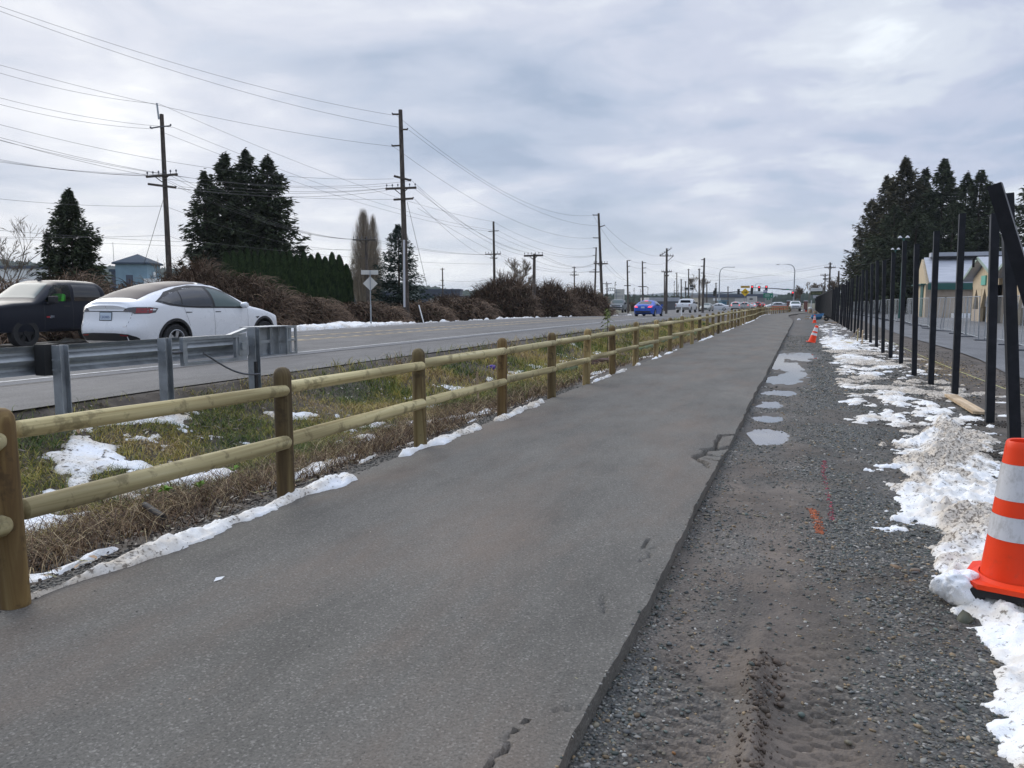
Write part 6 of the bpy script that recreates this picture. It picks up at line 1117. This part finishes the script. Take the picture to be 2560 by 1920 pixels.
# ------------------------------------------------------------------ vegetation
def conifer(Hh,Rr,n,seed,low=.04,pw=.8,droop=.35,sz=1.,dens=1.):
    g=np.random.default_rng(seed);nb=int(n/26);t=low+(1-low)*(g.random(nb)**1.15);az=g.uniform(0,6.283,nb)
    L_=Rr*np.minimum((1-t)**pw,(1-t)*2.1)*g.uniform(.6,1.2,nb)*(.72+.5*vn(az*1.3+3,t*9,seed))*np.where(g.random(nb)<.1,1.25,1)+.03*Rr
    m=26;s=g.random((nb,m))**.55;tt=t[:,None];a=az[:,None]+g.normal(0,.10,(nb,m))*(1.2-s)
    r=L_[:,None]*s;z=Hh*tt-droop*r+.30*r*r/(L_[:,None]+.01)+g.normal(0,.012*Hh,(nb,m))
    C=np.stack([np.cos(a)*r,np.sin(a)*r,z],-1).reshape(-1,3);a=(a+g.normal(0,.55,(nb,m))).ravel();N_=len(C)
    ls=(Hh*.024*sz)*g.uniform(.6,1.5,N_)*(1.15-.5*np.repeat(t,m));dz_=g.uniform(-.7,.45,N_);D=np.stack([np.cos(a)*ls,np.sin(a)*ls,dz_*ls],-1)
    th=g.uniform(-1.2,1.2,N_);S=np.stack([-np.sin(a)*np.cos(th),np.cos(a)*np.cos(th),np.sin(th)],-1)*(ls*.22)[:,None]
    V=np.stack([C-D*.4,C+D*.2+S,C+D,C+D*.2-S],1).reshape(-1,3);F=np.arange(4*N_).reshape(-1,4)
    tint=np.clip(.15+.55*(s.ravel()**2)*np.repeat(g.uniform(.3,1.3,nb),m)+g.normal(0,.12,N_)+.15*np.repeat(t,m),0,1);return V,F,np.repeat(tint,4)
def tree(lbl,u,vt,wpx,d,n,seed,m='conifer',low=.05,pw=.8,trunk=True,zg=-.1,droop=.35,sz=1.,cat='tree',grp=None,name='conifer_tree',dup_=None):
    P=pt(u,752,d);Hh=1.6+(752-vt)*d/F-zg;Rr=wpx/2*d/F;t=empty(name,(P[0],P[1],zg),label=lbl,cat=cat,group=grp)
    if dup_ is not None:
        o=dup_[0].copy();COL.objects.link(o);o.parent=t;s_=Hh/dup_[1];o.scale=(Rr/dup_[2],Rr/dup_[2],s_);o.rotation_euler=(0,0,seed*1.3)
        o2=dup_[3].copy();COL.objects.link(o2);o2.parent=t;o2.scale=(s_,s_,s_);return (o,Hh,Rr)
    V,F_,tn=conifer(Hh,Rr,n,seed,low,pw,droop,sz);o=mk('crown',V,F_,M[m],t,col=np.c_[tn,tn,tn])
    tk=MB().tube([(0,0,-.2),(.03*Hh*.1,0,Hh*.5),(0,0,Hh*.93)],[Hh*.016,Hh*.011,.02],8).build('trunk',M['bark'],t,True);return (o,Hh,Rr,tk)
tree('bushy dark cedar standing alone behind the black pickup',188,484,200,48,26000,11,low=.0,pw=.56,droop=.3,sz=1.1)
tree('small pale green side leader left of the lone cedar',128,575,85,47,3500,12,low=.02,pw=.8,sz=1.2)
for i,(u,v,w_,n,lb) in enumerate(((523,440,150,12000,'leftmost spire of the tall four tree conifer cluster'),(575,400,190,15000,'second conifer of the tall cluster above the hedge'),(627,392,190,15000,'tallest middle conifer of the cluster above the hedge'),(680,404,200,15000,'rightmost broad conifer of the tall cluster'))): tree(lb,u,v,w_,68+i,n,20+i,low=.0,pw=.56,sz=1.15,droop=.15,grp='tall conifers above the clipped hedge')
tree('single dark spruce just right of the tallest utility pole',998,567,160,60,15000,31,'conifer2',low=.0,pw=.68,droop=.2)
tree('small dark evergreen between hedge and bare poplar',884,648,46,115,1800,32,'conifer2')
RT_=[(2136,605,90,150,5000),(2168,506,140,138,9000),(2204,450,160,132,11000),(2247,409,180,126,15000),(2296,434,150,131,11000),(2341,413,160,122,13000),(2398,444,150,126,11000),(2432,438,150,121,11000),(2470,476,150,124,9000),(2570,428,190,112,9000),(2225,520,190,120,10000),(2280,525,190,118,10000),(2370,515,200,116,10000),(2180,590,150,128,8000)]
RL=['low rounded fir at the left end of the dark grove','stepped fir second from the left of the dark grove','fir with red tinged tips left of the tallest one','tallest fir of the dark grove on the right','fir directly right of the tallest in the grove','spiky topped fir in the middle of the grove','slim fir above the barn roof','green topped fir beside the leaning black post','fir half hidden behind the leaning black post','dark fir cut by the right edge of the frame','lower fir filling the grove under the tallest tree','lower fir behind the green lamp post','lower dark fir just above the barn ridge','short fir behind the farther lamp posts']
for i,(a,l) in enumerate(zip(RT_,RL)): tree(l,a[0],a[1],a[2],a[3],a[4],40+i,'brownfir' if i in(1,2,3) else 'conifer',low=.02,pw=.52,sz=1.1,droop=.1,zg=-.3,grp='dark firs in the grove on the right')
FT=tree('far small conifer right of the grey pickup sign',1538,706,24,200,1200,60,pw=.8)
for i,(u,v,w_,d,lb) in enumerate(((1516,706,22,200,'far rusty conifer left of the large sign back'),(1395,712,30,140,'dark small conifer above the brown thicket'),(1375,722,18,150,'low far conifer left of the thicket conifer'),(1418,712,16,170,'tiny reddish conifer above the thicket'),(1585,721,18,230,'small far conifer left of the blue sedan'),(1601,724,16,230,'tiny far conifer over the blue sedan'),(1619,718,20,235,'pointed far conifer right above the blue sedan'),(1632,734,18,240,'low round far evergreen right of the blue sedan'),(1650,738,20,240,'lowest far evergreen left of the slanted pole'),(1685,704,18,220,'slim spired far conifer beside the slanted frame pole'),(1695,712,16,225,'small spired far conifer left of the railway gantry'),(1574,730,22,230,'low far tree clump beside the three armed pole'))): tree(lb,u,v,w_,d,0,i,zg=-.4,grp='small conifers on the far skyline',dup_=FT)
def column(Hh,Rr,n,seed):
    g=np.random.default_rng(seed);t=g.random(n)**.9;a=g.uniform(0,6.283,n);rp=np.clip(np.minimum(1,(t/.08)**.5)*(1-t**3.2)**.6,0,1);r=Rr*rp*g.uniform(.72,1.08,n)*(.9+.25*vn(a*1.5,t*9,seed))
    C=np.stack([np.cos(a)*r,np.sin(a)*r,Hh*t],-1);ls=.20*g.uniform(.6,1.4,n);D=np.stack([np.cos(a)*ls*.35,np.sin(a)*ls*.35,ls],-1);S=np.stack([-np.sin(a),np.cos(a),g.normal(0,.3,n)],-1)*(ls*.33)[:,None]
    V=np.stack([C-D*.5,C+S,C+D*.6,C-S],1).reshape(-1,3);tn=np.clip(.2+.5*vn(a*4,t*14,seed+1)**2+g.normal(0,.16,n)+.15*t,0,1);return V,np.arange(4*n).reshape(-1,4),np.repeat(tn,4)
cols=[]
for i in range(3): V,F_,tn=column(4.6,.52,5200,70+i);cols.append(mk('crown',V,F_,M['hedge'],None,col=np.c_[tn,tn,tn]))
tops=[664,642,636,646,637,641,634,640,630,634,626,632,628,633,627,630,632,636];u=868.
cone_k=MB().lathe([(.3,0),(.34,1),(.33,3),(.22,4),(.02,4.45)],(0,0,0),10).build('stem',M['bark'])
for i,v in enumerate(tops):
    d=62-.35*i;P=pt(u,752,d);Hh=1.6+(752-v)*d/F+.1;t=empty('hedge_column',(P[0],P[1],-.1),label=('last lowest clipped arborvitae column at the right end of the hedge' if i==0 else f'{ordn[i-1]} arborvitae column of the tall hedge counting left from the end one' if i<13 else 'arborvitae column in the crowded left part of the tall hedge'),cat='hedge tree',group='tall narrow arborvitae columns forming the hedge')
    for src,nm in ((cols[i%3],'crown'),(cone_k,'stem')):
        o=src.copy();COL.objects.link(o);o.parent=t;s_=Hh/4.6;o.scale=(1.05+.1*math.sin(i*3),1.05,s_);o.rotation_euler=(0,0,i*2.1)
    u-=17.5
for o in cols+[cone_k]: bpy.data.objects.remove(o)
def thicket(lbl,u1,u2,vt,X,n,seed,m='twig',deep=2.6,leafy=.5,vb=None,pale=0,name='bramble_thicket',tw=.010,core=.8):
    g=np.random.default_rng(seed);um=(u1+u2)/2;Y=yfor(um,X,1.);d=float((np.array([X,Y,1.6])-CAM)@FW);z0=float(H(X,Y));rx=(u2-u1)/2*d/F*1.02;hz=1.6+(752-vt)*d/F-z0
    ax=math.atan2(RT[1],RT[0]);t=empty(name,(X,Y,z0),ax,label=lbl,cat='bramble thicket',group='brown bramble thickets along the far roadside')
    K=6;st=np.c_[g.uniform(-.95,.95,n)*rx,g.uniform(-.9,.9,n)*deep];rr_=np.sqrt((st[:,0]/rx)**2+(st[:,1]/deep)**2);top=hz*np.sqrt(np.clip(1-rr_**2.3,.04,1))*(.72+.5*fbm(st[:,0]*.9+seed,st[:,1]*.9,seed,3))
    h0=top*g.uniform(.35,1.12,n);st=st+g.normal(0,.1,(n,2));a=g.uniform(0,6.283,n);L_=g.uniform(.5,1.4,n);V=np.zeros((n,K*2,3));w_=tw*g.uniform(.5,1.5,n)*(1+d*.016)
    for k in range(K):
        q=k/(K-1);p=np.stack([st[:,0]+np.cos(a)*L_*q*.8,st[:,1]+np.sin(a)*L_*q*.8,h0-.22*top*(1-q)+L_*(.55*q-.9*q*q)+.12*top*q],-1);wd=np.stack([-np.sin(a),np.cos(a),0*a+.6],-1)*(w_*(1-.7*q))[:,None];V[:,2*k]=p-wd;V[:,2*k+1]=p+wd
    V[:,:,2]=np.maximum(V[:,:,2],.02);qf=np.array([(2*k,2*k+1,2*k+3,2*k+2) for k in range(K-1)]);F_=(qf[None]+2*K*np.arange(n)[:,None,None]).reshape(-1,4)
    tn=np.repeat(np.clip(g.beta(1.2,2.4,n)*(.45+1.1*fbm(st[:,0]*1.1+3,h0*1.6+st[:,1]*.5,seed+5,3)*1.3)+pale,0,1),2*K);o=mk('twigs',V.reshape(-1,3),F_,M[m],t,col=np.c_[tn,tn,tn])
    nl=int(n*leafy*4)
    if nl:
        st=np.c_[g.uniform(-1,1,nl)*rx,g.uniform(-1,1,nl)*deep];rr_=np.sqrt((st[:,0]/rx)**2+(st[:,1]/deep)**2);k_=rr_<1;st=st[k_];rr_=rr_[k_];nl=len(st);top=hz*np.sqrt(np.clip(1-rr_**2.3,.03,1))*(.66+.45*fbm(st[:,0]*.9+seed,st[:,1]*.9,seed,3))
        C=np.c_[st,top*g.uniform(.05,1.,nl)**.6];s_=g.uniform(.025,.065,nl)*(1+d*.006);A_2=g.normal(0,1,(nl,3));A_2/=np.linalg.norm(A_2,axis=1)[:,None];B_2=np.cross(A_2,g.normal(0,1,(nl,3)));B_2/=np.linalg.norm(B_2,axis=1)[:,None]
        V=np.stack([C-A_2*s_[:,None],C+B_2*s_[:,None]*.6,C+A_2*s_[:,None],C-B_2*s_[:,None]*.6],1).reshape(-1,3);P=np.array([(.035,.02,.014),(.07,.04,.025),(.11,.065,.04),(.05,.055,.022),(.26,.19,.12),(.13,.06,.04)]);c=P[g.choice(6,nl,p=[.3,.24,.16,.14,.06,.1])]*g.uniform(.7,1.3,(nl,1))
        mk('dead_leaves',V,np.arange(4*nl).reshape(-1,4),M['litter'],t,col=np.repeat(c,4,0))
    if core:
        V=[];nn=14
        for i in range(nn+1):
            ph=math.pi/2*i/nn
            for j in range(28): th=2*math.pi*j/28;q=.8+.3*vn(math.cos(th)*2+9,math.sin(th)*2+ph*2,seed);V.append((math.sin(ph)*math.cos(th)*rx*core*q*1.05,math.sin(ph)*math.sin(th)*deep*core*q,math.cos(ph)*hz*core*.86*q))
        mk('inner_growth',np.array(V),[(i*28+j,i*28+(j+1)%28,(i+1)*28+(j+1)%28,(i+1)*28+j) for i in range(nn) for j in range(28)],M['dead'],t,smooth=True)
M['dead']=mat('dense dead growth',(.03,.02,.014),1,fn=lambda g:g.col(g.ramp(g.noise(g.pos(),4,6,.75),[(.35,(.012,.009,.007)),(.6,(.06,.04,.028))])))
TH=[('low brown thicket at the left edge behind the black pickup',-120,120,700,-27,3000,'twig',.5),('twiggy brown scrub under the lone cedar',90,300,694,-27.5,4500,'twig',.4),('thin scrub in front of the blue tower',270,420,706,-27,2500,'twig',.3),
 ('large rounded bramble mound left of the hedge foot',370,620,664,-28,8000,'twig',.6),('largest bramble mound directly below the conifer cluster',500,745,694,-26,8000,'twig',.7),('bramble slope descending in front of the hedge',660,860,738,-25,6000,'twig',1.),
 ('low reddish bramble behind the diamond sign',820,1010,752,-25,4500,'twig',1.),('low dead bramble at the foot of the tallest pole',960,1130,758,-24.6,4500,'twig',1.),('low brown scrub behind the leaning white marker',1080,1240,748,-25,4500,'twig',.8),('purple brown scrub further back in the middle',1050,1200,737,-34,3500,'twig',.1),
 ('dark tall bramble mound left of the thick low pole',1165,1345,696,-25.5,7000,'twig',.8),('dark bramble mound under the thick T pole',1260,1440,706,-25.2,7000,'twig',.6),('brown thicket ending beside the grey pickup',1375,1528,718,-23.6,6000,'twig',.4),('leafy low bramble at the road side before the thicket',1330,1500,760,-23.4,3500,'twig',1.2),('small brown thicket beyond the grey pickup',1566,1600,756,-34,1500,'twig',.8)]
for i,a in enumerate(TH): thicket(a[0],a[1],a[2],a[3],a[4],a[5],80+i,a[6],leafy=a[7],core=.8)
def bare(lbl,u,vt,d,seed,spread=.5,m='twigp',lv=5,zg=-.1,wpx=None,name='bare_tree',r0=.012,multi=1):
    g=random.Random(seed);P=pt(u,752,d);Hh=1.6+(752-vt)*d/F-zg;t=empty(name,(P[0],P[1],zg),label=lbl,cat='bare tree');seg_=[]
    def grow(p,dv,l,r,k):
        q=p+dv*l;seg_.append((p,q,r,r*.65))
        if k==0: return
        for _ in range(g.choice((2,3,3)) if k>1 else 3):
            nd_=dv+Vector((g.gauss(0,spread),g.gauss(0,spread),g.gauss(.12,spread*.5)));nd_.normalize();grow(p.lerp(q,g.uniform(.45,1)),nd_,l*g.uniform(.55,.8),r*.6,k-1)
    for _ in range(multi): grow(Vector((g.gauss(0,.2)*(multi>1),0,0)),Vector((g.gauss(0,.2 if multi>1 else .03),g.gauss(0,.2 if multi>1 else .03),1)).normalized(),Hh*.36,Hh*r0,lv)
    mz=max(s[1].z for s in seg_);k=Hh/mz
    V=[];F_=[];T=[];mn_=.00028*d
    for (p,q,r,r2) in seg_:
        a=np.array(p)*k;b=np.array(q)*k;dv=b-a;u_=np.cross(dv,(0.3,.5,.8));u_/=np.linalg.norm(u_)+1e-9;w_=np.cross(dv,u_);w_/=np.linalg.norm(w_)+1e-9;n=len(V);r=max(r,mn_*.8);r2=max(r2,mn_*.5)
        for e_,rr2 in ((a,r),(b,r2)):
            for j in range(3): th=2.094*j;V.append(e_+(u_*math.cos(th)+w_*math.sin(th))*rr2);T.append(min(1,.15+.5*g.random()))
        F_+=[(n+j,n+(j+1)%3,n+3+(j+1)%3,n+3+j) for j in range(3)]
    T=np.array(T);V=np.array(V);big=max(1,4*multi);mk('branches',V,np.array(F_),M[m],t,col=np.c_[T,T,T]);return t
bare('pale bare tree with fine branches at the left edge',8,540,48,1,.42,lv=6,multi=2);bare('bushy bare tree rising behind the bramble mound',1292,642,78,2,.40,lv=6,multi=3);bare('small bare shrub between pole and grove of brambles',1250,700,80,3,.45,lv=5,multi=3)
bare('left bare tree behind the railway gantry',1729,684,205,4,.25,lv=6);bare('right bare tree beside the reddish pole',1752,686,205,5,.3,lv=6);bare('thin bare sapling right of the blue tower',425,640,60,6,.4,lv=4,multi=2);bare('bare tree left of the utility pole on the right',2022,704,230,7,.25,lv=6)
for i,(u,v,d,lb) in enumerate(((2000,712,260,'greyish bare tree behind the right signal'),(1985,722,280,'low bare tree left of the business sign'),(2040,706,240,'bare tree behind the business sign'),(2098,690,190,'bare tree beside the right utility pole'),(2112,694,170,'bare tree next to the dark firs'),(1460,716,190,'bare skyline tree above the brown thicket'),(1440,722,190,'low bare skyline tree above the thicket'))): bare(lb,u,v,d,30+i,.32,'twig',6,zg=-.4,multi=2)
# fastigiate poplar
def poplar(lbl,u,vt,wpx,d,seed,n=3600):
    g=np.random.default_rng(seed);P=pt(u,752,d);Hh=1.6+(752-vt)*d/F+.1;t=empty('bare_poplar',(P[0],P[1],-.1),label=lbl,cat='bare tree');Rr=wpx/2*d/F
    s=g.uniform(.03,.93,n);a=g.uniform(0,6.283,n);L_=Hh*g.uniform(.06,.2,n)*(1-s*.6);rm=Rr*np.clip(np.minimum(1,s*3.2+.25)*(1-s**3.),.06,1)*g.uniform(.6,1.15,n);r0=rm*g.uniform(0,.95,n);V=np.zeros((n,8,3));w_=.020*(1.3-s)
    for k in range(4):
        q=k/3;r=r0+(rm-r0)*q**.6*.8;p=np.stack([np.cos(a)*r,np.sin(a)*r,Hh*s+L_*q],-1);wd=np.stack([-np.sin(a),np.cos(a),0*a],-1)*(w_*(1-.6*q))[:,None];V[:,2*k]=p-wd;V[:,2*k+1]=p+wd
    V[:,:,2]=np.minimum(V[:,:,2],Hh);qf=np.array([(2*k,2*k+1,2*k+3,2*k+2) for k in range(3)]);tn=np.repeat(g.uniform(.3,1,n),8);mk('branches',V.reshape(-1,3),(qf[None]+8*np.arange(n)[:,None,None]).reshape(-1,4),M['twigp'],t,col=np.c_[tn,tn,tn]);MB().tube([(0,0,0),(0,0,Hh*.6),(0,0,Hh*.95)],[.25,.12,.03],6).build('trunk',M['bark'],t)
poplar('tall bare columnar poplar behind the T armed pole',912,524,88,95,1,7000);poplar('shorter second bare poplar spire close right of the first',936,537,58,97,2,3600)
# ------------------------------------------------------------------ distant hills
def hills(name,d,prof,seed,m,amp,n=260,depth=900,jag=1.):
    us=np.linspace(prof[0][0],prof[-1][0],n);vs_=np.interp(us,*zip(*prof));V=[]
    for u,v in zip(us,vs_):
        P=pt(u,752,d);zt_=1.6+(752-v)*d/F+amp*(fbm(u*.02,0,seed,4)-.5)*2+amp*jag*(vn(u*.45,3,seed)-.3);dn=np.array([P[0],P[1],0]);dn/=np.linalg.norm(dn)
        for f_,h_ in ((-.25,-30),(-.1,zt_*.45),(0,zt_),(.5,zt_*.8),(1,-30)): q=P+dn*depth*f_;V.append((q[0],q[1],h_))
    mk(name,np.array(V),gridfaces(n,5),M[m],smooth=False,kind='structure')
hills('far_hills',3900,[(-600,722),(600,735),(1500,736),(1750,733),(1850,729),(1950,733),(2000,738),(3000,735)],3,'hillfar',9,300,700,.15)
hills('near_hills',1250,[(-800,640),(0,652),(130,662),(300,668),(480,672),(900,700),(1060,716),(1200,728),(1400,741),(1600,747),(1700,752)],5,'hill',3.4,700,500,1.2)
hills('far_woods',700,[(1300,742),(1500,738),(1620,741),(1800,745),(1930,744),(1960,738),(2010,735),(2060,728),(2120,735),(2400,735),(3000,720)],7,'hill',1.6,700,120,2.0)
# haze: one even volume round the whole scene
hz=MB();hz.box((0,2300,49),(9000,5200,104));o=hz.build('haze',bpy.data.materials.new('haze air'),kind='stuff',label='thin pale winter haze over the distance',cat='haze')
mm=o.data.materials[0];mm.use_nodes=True;q_=mm.node_tree;q_.nodes.remove(q_.nodes['Principled BSDF']);pv=q_.nodes.new('ShaderNodeVolumePrincipled');pv.inputs['Color'].default_value=(.82,.91,1.,1);pv.inputs['Density'].default_value=.00014;pv.inputs['Anisotropy'].default_value=.3;q_.links.new(pv.outputs[0],q_.nodes['Material Output'].inputs['Volume'])
o.display_type='WIRE'
